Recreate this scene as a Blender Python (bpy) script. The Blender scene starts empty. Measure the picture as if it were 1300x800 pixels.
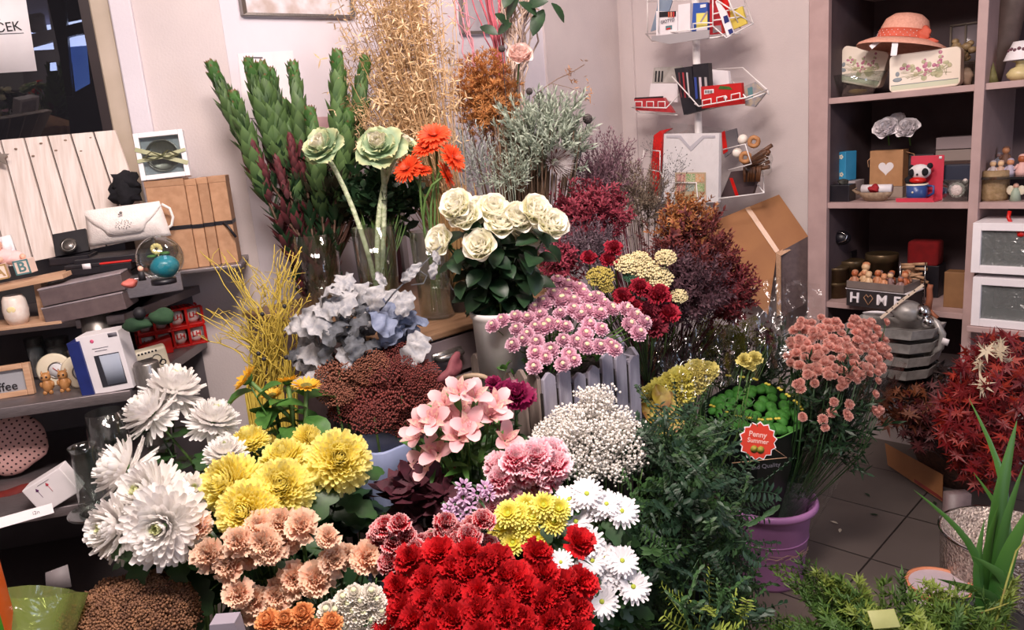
import bpy, math, random
import numpy as np
from mathutils import Matrix, Vector
rnd = random.Random(7)
sc = bpy.context.scene
col = sc.collection
# ---------------- camera, light, exposure ----------------
FPX = 975.0; PITCH = math.radians(12.8); ROLL = math.radians(4.7); CAMZ = 1.5
s2 = 2 ** -.5
Fh = np.array([s2, s2, 0]); Rh = np.array([s2, -s2, 0]); UZ = np.array([0, 0, 1.0])
fwd = Fh * math.cos(PITCH) - UZ * math.sin(PITCH); up0 = Fh * math.sin(PITCH) + UZ * math.cos(PITCH)
CR = math.cos(ROLL) * Rh - math.sin(ROLL) * up0
CD = -math.cos(ROLL) * up0 - math.sin(ROLL) * Rh
CC = np.array([0, 0, CAMZ])
cam = bpy.data.cameras.new('camera'); cam.sensor_width = 36; cam.lens = FPX / 1300 * 36
cam.clip_start = .05
camo = bpy.data.objects.new('camera', cam); col.objects.link(camo)
m = Matrix.Identity(4)
for i in range(3):
    m[i][0] = CR[i]; m[i][1] = -CD[i]; m[i][2] = -fwd[i]; m[i][3] = CC[i]
camo.matrix_world = m; sc.camera = camo
sc.view_settings.view_transform = 'Standard'; sc.view_settings.look = 'None'
sc.view_settings.gamma = 1; sc.view_settings.use_curve_mapping = False
sc.view_settings.exposure = 0.38
w = bpy.data.worlds.new('world'); sc.world = w; w.use_nodes = True
w.node_tree.nodes['Background'].inputs[0].default_value = (1.0, .80, .78, 1)
w.node_tree.nodes['Background'].inputs[1].default_value = .26
def area(name, loc, tgt, sx, sy, power, colr):
    l = bpy.data.lights.new(name, 'AREA'); l.shape = 'RECTANGLE'; l.size = sx; l.size_y = sy
    l.energy = power; l.color = colr
    o = bpy.data.objects.new(name, l); col.objects.link(o)
    o.location = loc; o.rotation_euler = (Vector(tgt) - Vector(loc)).to_track_quat('-Z', 'Y').to_euler()
area('ceiling_light', (.42, .50, 2.78), (.9, 1.1, .6), .8, .6, 92, (1, .86, .81))
area('ceiling_light_near_window', (-.15, 1.0, 2.78), (.6, 1.2, .8), .5, .5, 12, (1, .84, .78))
area('ceiling_light_over_shop', (1.6, 1.2, 2.78), (2.7, 1.7, 1.0), .5, .5, 27, (1, .84, .79))  # area light added to brighten the rack wall
area('daylight_from_shop_door', (1.2, -2.6, 1.9), (1.4, 1.4, .8), 1.2, 1.6, 22, (.62, .74, 1))

# ---------------- pixel rays (the place was measured from the photograph) ----------------
def ray(x, y): return fwd + (x - 650) / FPX * CR + (y - 400) / FPX * CD
def at(x, y, d): return CC + d * ray(x, y)
def hz(x, y, z):
    q = ray(x, y); return CC + (z - CAMZ) / q[2] * q
def hp(x, y, P, n):
    q = ray(x, y); n = np.array(n, float)
    return CC + np.dot(np.array(P, float) - CC, n) / np.dot(q, n) * q
P0 = np.array([1.191, 2.33, 0]); a13 = math.radians(13)
LN = -math.cos(a13) * Fh + math.sin(a13) * Rh; LE = math.cos(a13) * Rh + math.sin(a13) * Fh
LROT = math.atan2(LE[1], LE[0]); RROT = -math.pi / 2; CROT = -math.pi / 4
def L3(s, n, z): return P0 + LE * s + LN * n + UZ * z
def Lhit(x, y, n): return hp(x, y, P0 + LN * n, LN)
def Rhit(x, y, X): return hp(x, y, (X, 0, 0), (1, 0, 0))
def Bhit(x, y, Y): return hp(x, y, (0, Y, 0), (0, 1, 0))

# ---------------- materials ----------------
def lin(c):
    if isinstance(c, str): c = [int(c[i:i + 2], 16) / 255 for i in (0, 2, 4)]
    return tuple(((v + .055) / 1.055) ** 2.4 if v > .04045 else v / 12.92 for v in c) + (1,)
def mat(name, c1, c2=None, scale=30, rough=.6, metal=0, bump=0, transl=0, tip=None, tpos=(.3, 1), vary=.12, emit=0, coat=0, stretch=None, bscale=None, spec=.5):
    m = bpy.data.materials.new(name); m.use_nodes = True; nt = m.node_tree; N = nt.nodes; L = nt.links
    b = N['Principled BSDF']; out = N['Material Output']
    b.inputs['Roughness'].default_value = rough; b.inputs['Metallic'].default_value = metal
    b.inputs['Coat Weight'].default_value = coat; b.inputs['Specular IOR Level'].default_value = spec
    tc = N.new('ShaderNodeTexCoord'); mp = N.new('ShaderNodeMapping')
    L.new(tc.outputs['Object'], mp.inputs[0])
    if stretch: mp.inputs['Scale'].default_value = stretch
    nz = N.new('ShaderNodeTexNoise'); nz.inputs['Scale'].default_value = scale; nz.inputs['Detail'].default_value = 5
    L.new(mp.outputs[0], nz.inputs['Vector'])
    cr = N.new('ShaderNodeValToRGB'); cr.color_ramp.elements[0].position = .35; cr.color_ramp.elements[1].position = .65
    cr.color_ramp.elements[0].color = lin(c1); cr.color_ramp.elements[1].color = lin(c2 or c1)
    L.new(nz.outputs['Fac'], cr.inputs[0]); c = cr.outputs[0]
    if tip:
        at_ = N.new('ShaderNodeAttribute'); at_.attribute_name = 't'
        mr = N.new('ShaderNodeMapRange'); mr.inputs[1].default_value = tpos[0]; mr.inputs[2].default_value = tpos[1]
        L.new(at_.outputs['Fac'], mr.inputs[0])
        mx = N.new('ShaderNodeMix'); mx.data_type = 'RGBA'; L.new(mr.outputs[0], mx.inputs[0]); L.new(c, mx.inputs[6])
        mx.inputs[7].default_value = lin(tip); c = mx.outputs[2]
    if vary:
        oi = N.new('ShaderNodeObjectInfo'); hs = N.new('ShaderNodeHueSaturation')
        mr2 = N.new('ShaderNodeMapRange'); mr2.inputs[3].default_value = 1 - vary; mr2.inputs[4].default_value = 1 + vary
        L.new(oi.outputs['Random'], mr2.inputs[0]); L.new(mr2.outputs[0], hs.inputs['Value']); L.new(c, hs.inputs['Color']); c = hs.outputs[0]
    L.new(c, b.inputs['Base Color'])
    if emit:
        L.new(c, b.inputs['Emission Color']); b.inputs['Emission Strength'].default_value = emit
    if bump:
        n2 = nz
        if bscale:
            n2 = N.new('ShaderNodeTexNoise'); n2.inputs['Scale'].default_value = bscale; n2.inputs['Detail'].default_value = 4; L.new(mp.outputs[0], n2.inputs['Vector'])
        bp = N.new('ShaderNodeBump'); bp.inputs['Strength'].default_value = bump; bp.inputs['Distance'].default_value = .01
        L.new(n2.outputs['Fac'], bp.inputs['Height']); L.new(bp.outputs[0], b.inputs['Normal'])
    if transl:
        tr = N.new('ShaderNodeBsdfTranslucent'); L.new(c, tr.inputs[0])
        ms = N.new('ShaderNodeMixShader'); ms.inputs[0].default_value = transl
        L.new(b.outputs[0], ms.inputs[1]); L.new(tr.outputs[0], ms.inputs[2]); L.new(ms.outputs[0], out.inputs[0])
    return m
def glassy(name, tint='ffffff', gl=.12, rough=.08, bump=0, scale=20, fres=True, body=0.0, fk=.55):
    """thin clear sheet or glass: see-through with a glossy skin"""
    m = bpy.data.materials.new(name); m.use_nodes = True; nt = m.node_tree; N = nt.nodes; L = nt.links
    N.remove(N['Principled BSDF']); out = N['Material Output']
    t = N.new('ShaderNodeBsdfTransparent'); t.inputs[0].default_value = lin(tint)
    g = N.new('ShaderNodeBsdfGlossy'); g.inputs['Roughness'].default_value = rough
    ms = N.new('ShaderNodeMixShader'); L.new(t.outputs[0], ms.inputs[1]); L.new(g.outputs[0], ms.inputs[2])
    if fres:
        lw = N.new('ShaderNodeLayerWeight'); lw.inputs[0].default_value = .35
        mt = N.new('ShaderNodeMath'); mt.operation = 'MULTIPLY_ADD'; mt.inputs[1].default_value = fk; mt.inputs[2].default_value = gl * .5
        L.new(lw.outputs['Facing'], mt.inputs[0]); L.new(mt.outputs[0], ms.inputs[0])
    else: ms.inputs[0].default_value = gl
    if bump:
        tc = N.new('ShaderNodeTexCoord'); nz = N.new('ShaderNodeTexNoise'); nz.inputs['Scale'].default_value = scale
        L.new(tc.outputs['Object'], nz.inputs['Vector']); nz.inputs['Distortion'].default_value = 1.5
        bp = N.new('ShaderNodeBump'); bp.inputs['Strength'].default_value = bump; bp.inputs['Distance'].default_value = .02
        L.new(nz.outputs['Fac'], bp.inputs['Height']); L.new(bp.outputs[0], g.inputs['Normal'])
    if body:
        df = N.new('ShaderNodeBsdfDiffuse'); df.inputs[0].default_value = lin(tint)
        m2 = N.new('ShaderNodeMixShader'); m2.inputs[0].default_value = body
        L.new(ms.outputs[0], m2.inputs[1]); L.new(df.outputs[0], m2.inputs[2]); L.new(m2.outputs[0], out.inputs[0])
    else: L.new(ms.outputs[0], out.inputs[0])
    return m

# ---------------- mesh builder ----------------
class B:
    def __init__(s): s.v = []; s.f = []; s.t = []; s.mi = []; s.n = 0
    def add(s, V, F, t=0, M=None, mi=0):
        V = np.asarray(V, float)
        if M is not None: M = np.asarray(M); V = V @ M[:3, :3].T + M[:3, 3]
        s.v.append(V); o = s.n
        s.f.extend([tuple(i + o for i in q) for q in F])
        s.t.append(np.full(len(V), t, float) if np.isscalar(t) else np.asarray(t, float))
        s.mi.extend([mi] * len(F)); s.n += len(V); return s
    def put(s, o, M=None):
        V, F, t, mi = o.arr()
        if M is not None: M = np.asarray(M); V = V @ M[:3, :3].T + M[:3, 3]
        k = s.n; s.v.append(V); s.f.extend([tuple(i + k for i in q) for q in F]); s.t.append(t); s.mi.extend(mi); s.n += len(V); return s
    def arr(s):
        if len(s.v) != 1: s.v = [np.concatenate(s.v)]; s.t = [np.concatenate(s.t)]
        return s.v[0], s.f, s.t[0], s.mi
    def box(s, c, d, M=None, mi=0):
        x, y, z = c; a, b, h = d[0] / 2, d[1] / 2, d[2] / 2
        V = [(x + i * a, y + j * b, z + k * h) for i in (-1, 1) for j in (-1, 1) for k in (-1, 1)]
        return s.add(V, [(0, 1, 3, 2), (4, 6, 7, 5), (0, 4, 5, 1), (2, 3, 7, 6), (0, 2, 6, 4), (1, 5, 7, 3)], 0, M, mi)
    def lathe(s, prof, seg=20, M=None, mi=0, ex=1, ey=1, wav=0, nw=8):
        V = []; F = []; n = len(prof)
        for i in range(seg):
            a = 2 * math.pi * i / seg
            for r, z in prof:
                q = r * (1 + wav * math.sin(nw * a)); V.append((q * math.cos(a) * ex, q * math.sin(a) * ey, z))
        for i in range(seg):
            j = (i + 1) % seg
            for k in range(n - 1): F.append((i * n + k, j * n + k, j * n + k + 1, i * n + k + 1))
        return s.add(V, F, 0, M, mi)
    def cyl(s, r, z0, z1, seg=16, M=None, mi=0, r1=None):
        r1 = r if r1 is None else r1
        return s.lathe([(0.0001, z0), (r, z0), (r1, z1), (0.0001, z1)], seg, M, mi)
    def ball(s, c, r, M=None, mi=0, seg=10, ex=1, ey=1, ez=1, t=0):
        n = max(4, seg // 2 + 1)
        b = B(); b.lathe([(max(.0001, r * math.sin(math.pi * k / n)), -r * math.cos(math.pi * k / n) * ez) for k in range(n + 1)], seg, None, mi, ex, ey)
        V, F, _, _2 = b.arr(); V = V + np.array(c)
        return s.add(V, F, t, M, mi)
    def tube(s, pts, r, seg=6, M=None, mi=0, r1=None, closed=False, t=0):
        P = [np.array(p, float) for p in pts]; n = len(P); V = []; F = []
        u = None
        for i in range(n):
            if closed: d = P[(i + 1) % n] - P[i - 1]
            else: d = P[min(i + 1, n - 1)] - P[max(i - 1, 0)]
            d = d / (np.linalg.norm(d) + 1e-9)
            if u is None: u = np.cross(d, (0.13, .21, 1) if abs(d[2]) < .9 else (1, .1, 0))
            u = u - d * np.dot(u, d); u = u / (np.linalg.norm(u) + 1e-9); w_ = np.cross(d, u)
            q = r if r1 is None else r + (r1 - r) * i / (n - 1)
            for k in range(seg):
                a = 2 * math.pi * k / seg; V.append(P[i] + q * (math.cos(a) * u + math.sin(a) * w_))
        for i in range(n if closed else n - 1):
            j = (i + 1) % n
            for k in range(seg): l = (k + 1) % seg; F.append((i * seg + k, i * seg + l, j * seg + l, j * seg + k))
        if not closed: F.append(tuple(range(seg))[::-1]); F.append(tuple((n - 1) * seg + k for k in range(seg)))
        return s.add(V, F, t, M, mi)
    def prism(s, poly, th, M=None, mi=0):
        """polygon in XZ, thickness along Y (front at -th/2)"""
        n = len(poly); V = [(x, -th / 2, z) for x, z in poly] + [(x, th / 2, z) for x, z in poly]
        F = [tuple(range(n)), tuple(range(2 * n - 1, n - 1, -1))] + [(i, i + n, (i + 1) % n + n, (i + 1) % n) for i in range(n)]
        return s.add(V, F, 0, M, mi)
    def mesh(s, name, smooth=True):
        V, F, t, mi = s.arr()
        me = bpy.data.meshes.new(name); me.from_pydata(V.tolist(), [], F); 
        a = me.attributes.new('t', 'FLOAT', 'POINT'); a.data.foreach_set('value', t.astype(np.float32))
        if any(mi): me.polygons.foreach_set('material_index', mi)
        me.polygons.foreach_set('use_smooth', [smooth] * len(F)); me.update(); return me
def mk(x=0, y=0, z=0, rz=0, rx=0, ry=0, s=1):
    return Matrix.Translation((x, y, z)) @ Matrix.Rotation(rz, 4, 'Z') @ Matrix.Rotation(ry, 4, 'Y') @ Matrix.Rotation(rx, 4, 'X') @ Matrix.Scale(s, 4)
def mp(P, rz=0, rx=0, ry=0, s=1): return mk(P[0], P[1], P[2], rz, rx, ry, s)
def nrm(v): v = np.asarray(v, float); return v / (np.linalg.norm(v) + 1e-9)
def orient(P, Zd, spin=0, s=1):
    z = nrm(Zd); x = np.cross((0.01, 1, 0.02) if abs(z[1]) < .9 else (1, 0, 0), z); x = nrm(x); y = np.cross(z, x)
    c, n_ = math.cos(spin), math.sin(spin); x2 = x * c + y * n_; y2 = np.cross(z, x2)
    M = np.eye(4); M[:3, 0] = x2 * s; M[:3, 1] = y2 * s; M[:3, 2] = z * s; M[:3, 3] = P; return M

# ---------------- scene objects ----------------
WM = {}
def link(name, data, mw, parent=None):
    o = bpy.data.objects.new(name, data); col.objects.link(o); mw = Matrix([list(r) for r in np.asarray(mw)])
    WM[o.name] = mw
    if parent: o.parent = parent; o.matrix_basis = WM[parent.name].inverted() @ mw
    else: o.matrix_basis = mw
    return o
def thing(name, label, cat, Mw=None, group=None):
    o = link(name, None, Mw if Mw is not None else Matrix.Identity(4)); o.empty_display_size = .02
    o['label'] = label; o['category'] = cat
    if group: o['group'] = group
    return o
MC = {}
def part(name, b, mats, parent, Ml=None, bevel=0, smooth=True, label=None, stuff=False, world=False):
    me = b if isinstance(b, bpy.types.Mesh) else b.mesh(name, smooth)
    if not isinstance(mats, (list, tuple)): mats = [mats]
    if not me.materials:
        for q in mats: me.materials.append(q)
    base = Matrix.Identity(4) if world else WM[parent.name]
    if Ml is None: mw = base
    else: mw = base @ Matrix([list(r) for r in np.asarray(Ml)])
    o = link(name, me, mw, parent)
    if bevel: md = o.modifiers.new('bevel', 'BEVEL'); md.width = bevel; md.segments = 2; md.limit_method = 'ANGLE'
    if label: o['label'] = label
    if stuff: o['kind'] = 'stuff'
    return o
def solo(name, b, mats, label, cat, Mw=None, group=None, bevel=0, smooth=True, kind=None):
    me = b if isinstance(b, bpy.types.Mesh) else b.mesh(name, smooth)
    if not isinstance(mats, (list, tuple)): mats = [mats]
    if not me.materials:
        for q in mats: me.materials.append(q)
    o = link(name, me, Mw if Mw is not None else Matrix.Identity(4)); o['label'] = label; o['category'] = cat
    if group: o['group'] = group
    if kind: o['kind'] = kind
    if bevel: md = o.modifiers.new('bevel', 'BEVEL'); md.width = bevel; md.segments = 2; md.limit_method = 'ANGLE'
    return o
def struct(name, b, mats, Mw=None, bevel=0):
    o = link(name, b.mesh(name, False), Mw if Mw is not None else Matrix.Identity(4))
    for q in (mats if isinstance(mats, (list, tuple)) else [mats]): o.data.materials.append(q)
    o['kind'] = 'structure'
    if bevel: md = o.modifiers.new('bevel', 'BEVEL'); md.width = bevel
    return o
def text_mesh(txt, size, depth=.0006, bold=False, align='CENTER'):
    c = bpy.data.curves.new('lettering', 'FONT'); c.body = txt; c.size = size; c.extrude = depth; c.align_x = align; c.align_y = 'CENTER'
    if bold: c.offset = size * .018
    o = bpy.data.objects.new('lettering', c); col.objects.link(o)
    me = bpy.data.meshes.new_from_object(o.evaluated_get(bpy.context.evaluated_depsgraph_get()))
    bpy.data.objects.remove(o); me.name = 'lettering'; me.materials.clear(); return me
TXTM = Matrix.Rotation(math.pi / 2, 4, 'X')   # lettering standing up, read from -Y

# ---------------- palette ----------------
M = {}
M['wall'] = mat('painted_wall', 'd4c8c6', 'cec2c1', 6, .75, vary=0, bump=.12, bscale=140)
M['wall_white'] = mat('white_painted_wall', 'e0d9df', 'dad2d9', 4, .7, vary=0, bump=.08, bscale=120)
M['frame_paint'] = mat('window_frame_paint', 'c3b3a2', 'b5a592', 9, .55, vary=0)
M['ceil'] = mat('ceiling_paint', 'd9cfca', vary=0)
M['metal_shelf'] = mat('brushed_steel', '8f8688', '7c7476', 60, .38, .7, stretch=(1, 12, 12), vary=0)
M['steel'] = mat('satin_steel', '9a9590', '8a8580', 40, .32, .85, stretch=(8, 8, 1), vary=0)
M['galv'] = mat('galvanised_sheet', 'b4b0ac', '908c88', 28, .42, .35, vary=.05)
M['chrome'] = mat('polished_metal', 'c9c9c9', 'c0c0c0', 10, .15, 1, vary=0)
M['white_wire'] = mat('white_coated_wire', 'f0ebe8', 'e6e0dd', 20, .35, vary=0)
M['shelf_paint'] = mat('shelf_mauve_paint', 'b89c98', 'ab908c', 12, .5, vary=0)
M['shelf_dark'] = mat('shelf_interior', '5d4d50', '534448', 12, .7, vary=0)  # shade inside the unit put into a darker copy of the paint
M['kraft'] = mat('kraft_card', 'b78d6c', 'a87e5e', 50, .75, bump=.05)
M['kraft_dark'] = mat('brown_cardboard', 'a06c3f', '96633a', 8, .7, vary=.05)
M['black'] = mat('black_card', '14121a', '1d1a20', 30, .4)
M['blackcloth'] = mat('black_velvet', '0c0b10', '18161c', 40, .95, bump=.5)
M['leather'] = mat('white_leather', 'efe6e0', 'e6dcd6', 60, .42, bump=.25, bscale=260, vary=0)
M['white'] = mat('white_card', 'eee8ea', 'e8e2e4', 20, .5, vary=.04)
M['cream'] = mat('cream_ceramic', 'e9dfc8', 'e0d3b8', 20, .35, vary=.05)
M['ink'] = mat('dark_ink', '1a171c', vary=0)
M['greyink'] = mat('grey_ink', '6c6870', vary=0)
M['red'] = mat('red_plastic', 'd01c14', 'c01410', 20, .35, vary=.04)
M['blue'] = mat('dark_blue_card', '1c2c72', '182563', 20, .45, vary=0)
M['taupe'] = mat('taupe_gift_card', '665656', '5a4b4c', 50, .5, vary=.05)
M['taupelid'] = mat('grey_satin_lid', '9a8f92', '8a7f83', 60, .4, vary=.05)
M['glass'] = glassy('clear_glass', 'eef4f2', .14, .03)
M['cello'] = glassy('crinkled_cellophane', 'fafbfa', .07, .13, bump=.8, scale=9, fk=.22)
M['cellogreen'] = glassy('green_cellophane', '9fae62', .2, .2, bump=.8, scale=18, body=.3)
M['stem'] = mat('green_stem', '4c6b34', '5d7d3e', 40, .55)
M['palestem'] = mat('pale_scaly_stem', 'd2d8b8', 'a9b88c', 120, .6, bump=.6)
M['leaf'] = mat('dark_green_leaf', '24401f', '34562b', 30, .42, transl=.15)
M['leafmid'] = mat('mid_green_leaf', '3e6a2c', '507f38', 30, .42, transl=.2)
M['leafdark'] = mat('deep_green_leaf', '1c3320', '2a472a', 30, .45, transl=.1)
M['bucket'] = mat('black_flower_bucket', '17161a', '1f1e22', 12, .5)
# ================= THE ROOM =================
def tiles():
    m = bpy.data.materials.new('floor_tiles'); m.use_nodes = True; nt = m.node_tree; N = nt.nodes; L = nt.links; b = N['Principled BSDF']
    g = N.new('ShaderNodeNewGeometry'); mp_ = N.new('ShaderNodeMapping'); mp_.inputs['Location'].default_value = (-(2.8635 % .366), -(.855 % .366), 0)
    L.new(g.outputs['Position'], mp_.inputs[0])
    br = N.new('ShaderNodeTexBrick'); br.offset = 0; br.inputs['Scale'].default_value = 1; br.inputs['Brick Width'].default_value = .366; br.inputs['Row Height'].default_value = .366
    br.inputs['Mortar Size'].default_value = .0035; br.inputs['Mortar Smooth'].default_value = .2
    br.inputs['Color1'].default_value = lin('70655f'); br.inputs['Color2'].default_value = lin('695f59'); br.inputs['Mortar'].default_value = lin('2a2421')
    L.new(mp_.outputs[0], br.inputs['Vector'])
    nz = N.new('ShaderNodeTexNoise'); nz.inputs['Scale'].default_value = 5; nz.inputs['Detail'].default_value = 8; L.new(g.outputs['Position'], nz.inputs['Vector'])
    mx = N.new('ShaderNodeMix'); mx.data_type = 'RGBA'; mx.blend_type = 'MULTIPLY'; mx.inputs[0].default_value = .5
    L.new(br.outputs['Color'], mx.inputs[6]); cr = N.new('ShaderNodeValToRGB'); cr.color_ramp.elements[0].color = (.45, .42, .4, 1); L.new(nz.outputs['Fac'], cr.inputs[0]); L.new(cr.outputs[0], mx.inputs[7])
    L.new(mx.outputs[2], b.inputs['Base Color']); b.inputs['Roughness'].default_value = .45
    bp = N.new('ShaderNodeBump'); bp.inputs['Strength'].default_value = .4; bp.inputs['Distance'].default_value = .003; bp.invert = True
    L.new(br.outputs['Fac'], bp.inputs['Height']); L.new(bp.outputs[0], b.inputs['Normal']); return m
M['tiles'] = tiles()
b = B(); b.box((1.0, .2, -.03), (7, 7, .06)); struct('floor', b, M['tiles'])
b = B(); b.box((1.0, .2, 2.83), (7, 7, .06)); struct('ceiling', b, M['ceil'])
BY = 2.33
b = B(); b.box((2.2455, BY + .05, 1.4), (2.109, .1, 2.8)); struct('wall_back', b, M['wall_white'])
b = B(); b.box((3.25, 1.86, 1.4), (.1, .95, 2.8)); struct('wall_right', b, M['wall'])
b = B(); b.box((3.60, -.75, 1.4), (.1, 4.3, 2.8)); struct('wall_right_alcove', b, M['wall'])
b = B(); b.box((2.93, BY - .006, 1.4), (.54, .012, 2.8)); struct('trim_1', b, M['wall'])      # boxed-in panel beside the corner
b = B(); b.box((3.194, 2.26, 1.4), (.012, .06, 2.8)); struct('trim_2', b, M['wall'])
# left wall with the window: s<0 along LE
WI = Lhit(150, 166, 0)
def sof(P): return float(np.dot(P - P0, LE))
s_win = (sof(Lhit(106, 0, 0)) + sof(Lhit(150, 168, 0))) / 2      # window's right edge
LM = mp(P0, LROT)          # local: x along the wall, -y into the room
def Lbox(b, s0, s1, n0, n1, z0, z1, mi=0): b.box(((s0 + s1) / 2, -(n0 + n1) / 2, (z0 + z1) / 2), (s1 - s0, n1 - n0, z1 - z0), None, mi)
b = B(); Lbox(b, s_win + .11, -.001, -.12, 0, 0, 2.8); Lbox(b, s_win + .0, s_win + .11, -.12, -.02, 0, 2.8); Lbox(b, -2.2, s_win, -.12, 0, 0, 1.12)
struct('wall_left', b, M['wall'], LM)
wf = B(); Lbox(wf, s_win, s_win + .055, -.06, .005, 1.1, 2.8); Lbox(wf, s_win + .055, s_win + .115, -.06, .02, 1.1, 2.8, 1)
struct('trim_3', wf, [M['frame_paint'], M['wall_white']], LM, .004)
# window: dark glass; glowing panels behind it imitate reflections in the pane
M['darkpane'] = glassy('dark_window_glass', 'b4b6be', .12, .02)
M['beam'] = mat('dark_mullion', '241a1c', '2c2022', 12, .4, vary=0)
M['nightwall'] = mat('hall_beyond', '221d22', '3a3136', 3, .8, vary=0)
M['sky'] = mat('overcast_glow', 'b9c6ea', 'dfe6fa', 2, .8, vary=0, emit=5)
M['skyblue'] = mat('blue_glass_glow', '3c5fb0', '6f93d8', 2, .8, vary=0, emit=1.5)
wb = B(); Lbox(wb, s_win - .028, s_win, -.06, .0, 1.12, 2.8)
win = struct('window_1', wb, M['beam'], LM)
part('pane', (lambda q: (Lbox(q, -2.2, s_win - .02, -.04, -.034, 1.12, 2.8), q)[1])(B()), M['darkpane'], win)
# unseen dark box added behind the pane to keep the glass dark
b = B(); Lbox(b, -3.6, -.1, -2.6, -2.5, 0, 3.2); Lbox(b, -.1, -.06, -2.6, -.13, 0, 3.2); Lbox(b, -3.6, -.1, -2.6, -.13, 3.1, 3.2); Lbox(b, -3.7, -3.6, -2.6, -.13, 0, 3.2); Lbox(b, -3.6, -.1, -2.6, -.13, -.02, 0)
struct('wall_hall_beyond', b, M['nightwall'], LM)
def LQ(pts, n, th=.04):
    "prism on the plane n behind the wall from pixel corners"
    q = []
    for x, y in pts:
        P = Lhit(x, y, n); q.append((sof(P), P[2]))
    b = B(); b.prism(q, th, Matrix.Translation((0, -n, 0))); return b
fr = thing('hall_skylight_frame', 'dark beams crossing bright overcast panes seen through the window', 'window frame', LM)
for pts in ([(62, 0), (82, 0), (92, 122), (80, 122)], [(36, 46), (110, 28), (112, 40), (38, 60)]):
    part('beam', LQ(pts, -1.5, .06), M['beam'], fr)
for pts in ([(36, 34), (80, 30), (110, 24), (110, 38), (36, 48)], [(40, 54), (110, 44), (112, 60), (40, 64)], [(64, 80), (84, 78), (84, 88), (64, 90)]):
    part('bright_pane', LQ(pts, -1.62, .01), M['sky'], fr)
for pts in ([(84, 60), (110, 58), (114, 106), (96, 116), (92, 80)], ): part('blue_pane', LQ(pts, -1.6, .01), M['skyblue'], fr)
part('grey_panel', LQ([(20, 0), (60, 0), (68, 34), (30, 36)], -1.66, .01), mat('grey_ceiling_beyond', '8f8aa0', '77728a', 3, .8, vary=0, emit=.25), fr)
part('exit_box', LQ([(36, 20), (54, 17), (58, 38), (40, 41)], -1.45, .05), mat('green_grey_box', '3c453c', vary=0), fr)
# notice hanging in the window
nt_ = thing('paper_notice', 'white printed notice taped to the dark window, top left', 'notice', LM)
pl = [(sof(q), q[2]) for q in (Lhit(x, y, .012) for x, y in ((-90, 98), (47, 90), (29, -25), (-120, -20)))]
b = B(); b.prism(pl, .0008, Matrix.Translation((0, -.012, 0))); part('sheet', b, M['white'], nt_)
q = Lhit(27, 33, .014); dd = np.linalg.norm(q - CC); tm = text_mesh('ČEK', .036, .0003, align='RIGHT')
part('lettering', tm, M['ink'], nt_, Matrix.Translation((sof(q), -.0142, q[2])) @ Matrix.Rotation(-.06, 4, 'Y') @ TXTM)
b = B(); b.box((sof(q) - .06, -.0135, q[2] - .019), (.125, .0008, .0016)); part('underline', b, M['ink'], nt_)

# ================= THE LEFT SHELVES =================
shu = thing('tiered_metal_shelving', 'tiered grey metal shelving under the window on the left', 'shelving', LM)
b = B(); Lbox(b, -2.0, -.30, 0.0, .36, 1.105, 1.13); part('shelf', b, M['metal_shelf'], shu, bevel=.002)
b = B(); b.prism([(-2, .0), (-.20, .0), (-.32, .52), (-2, .52)], .028, Matrix.Translation((0, 0, .936)) @ Matrix.Rotation(math.pi / 2, 4, 'X')); 
part('shelf', b, M['metal_shelf'], shu, bevel=.002)
b = B(); Lbox(b, -2.0, -.34, 0, .66, .695, .72); part('shelf', b, M['metal_shelf'], shu, bevel=.002)
b = B(); Lbox(b, -2.0, -.45, 0, .62, .33, .35); part('shelf', b, M['metal_shelf'], shu, bevel=.002)
M['shelfback'] = mat('grey_back_panel', '777073', '6c6568', 9, .5, .3, vary=0)
b = B(); Lbox(b, -2.0, -.22, 0.002, .012, .35, 1.105); part('back_panel', b, M['shelfback'], shu)
def post(s, n, z0, z1, r=.028, px=None):
    b = B(); b.lathe([(.0001, z0), (r, z0), (r, z1 - .004), (r - .003, z1), (.0001, z1)], 28); part('post', b, M['steel'], shu, Matrix.Translation((s, -n, 0)))
# top shelf side and the small upper glass shelf
post(-.275, .50, .72, 1.015, .031)
GZ = Lhit(262, 333, .10)[2]
b = B(); Lbox(b, -.36, -.03, 0.0, .24, GZ - .012, GZ); part('glass_shelf', b, M['metal_shelf'], shu, bevel=.002)
b = B(); b.prism([(-.45, .02), (-.19, .02), (-.33, .40), (-.45, .40)], .025, Matrix.Translation((0, 0, 1.1175)) @ Matrix.Rotation(math.pi / 2, 4, 'X')); part('shelf_end', b, M['metal_shelf'], shu, bevel=.002)

# whitewashed plank board leaning on the window
M['whitewood'] = mat('whitewashed_wood', 'eaddd6', 'd9c8be', 7, .7, stretch=(14, 2, 1.2), bump=.15, vary=.04)
M['knot'] = mat('wood_knot', '9b8472', '866f5e', 40, .8, vary=0)
pb = thing('plank_board', 'whitewashed wooden plank board leaning under the window', 'wooden board', LM)
def LP(x, y, n): q = Lhit(x, y, n); return (sof(q), q[2])
tl, tr_, bl, br_ = LP(-60, 183, .06), LP(148, 165, .06), LP(-20, 345, .16), LP(196, 300, .16)
NP = 7
for k in range(NP):
    a0, a1 = k / NP, (k + 1) / NP - .012
    f = lambda A, Bq, t: A + (Bq - A) * t
    V = []
    for (nn, (L0, R0)) in ((.06, (tl, tr_)), (.16, (bl, br_))):
        for t in (a0, a1):
            for dn in (0, .014): V.append((f(L0[0], R0[0], t), -(nn - dn), f(L0[1], R0[1], t)))
    # order: top a0 f,b ; top a1 f,b ; bot a0 f,b ; bot a1 f,b
    b = B(); b.add(V, [(0, 4, 6, 2), (1, 3, 7, 5), (0, 1, 5, 4), (2, 6, 7, 3), (0, 2, 3, 1), (4, 5, 7, 6)])
    part('plank', b, M['whitewood'], pb, smooth=False, bevel=.001)
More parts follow.
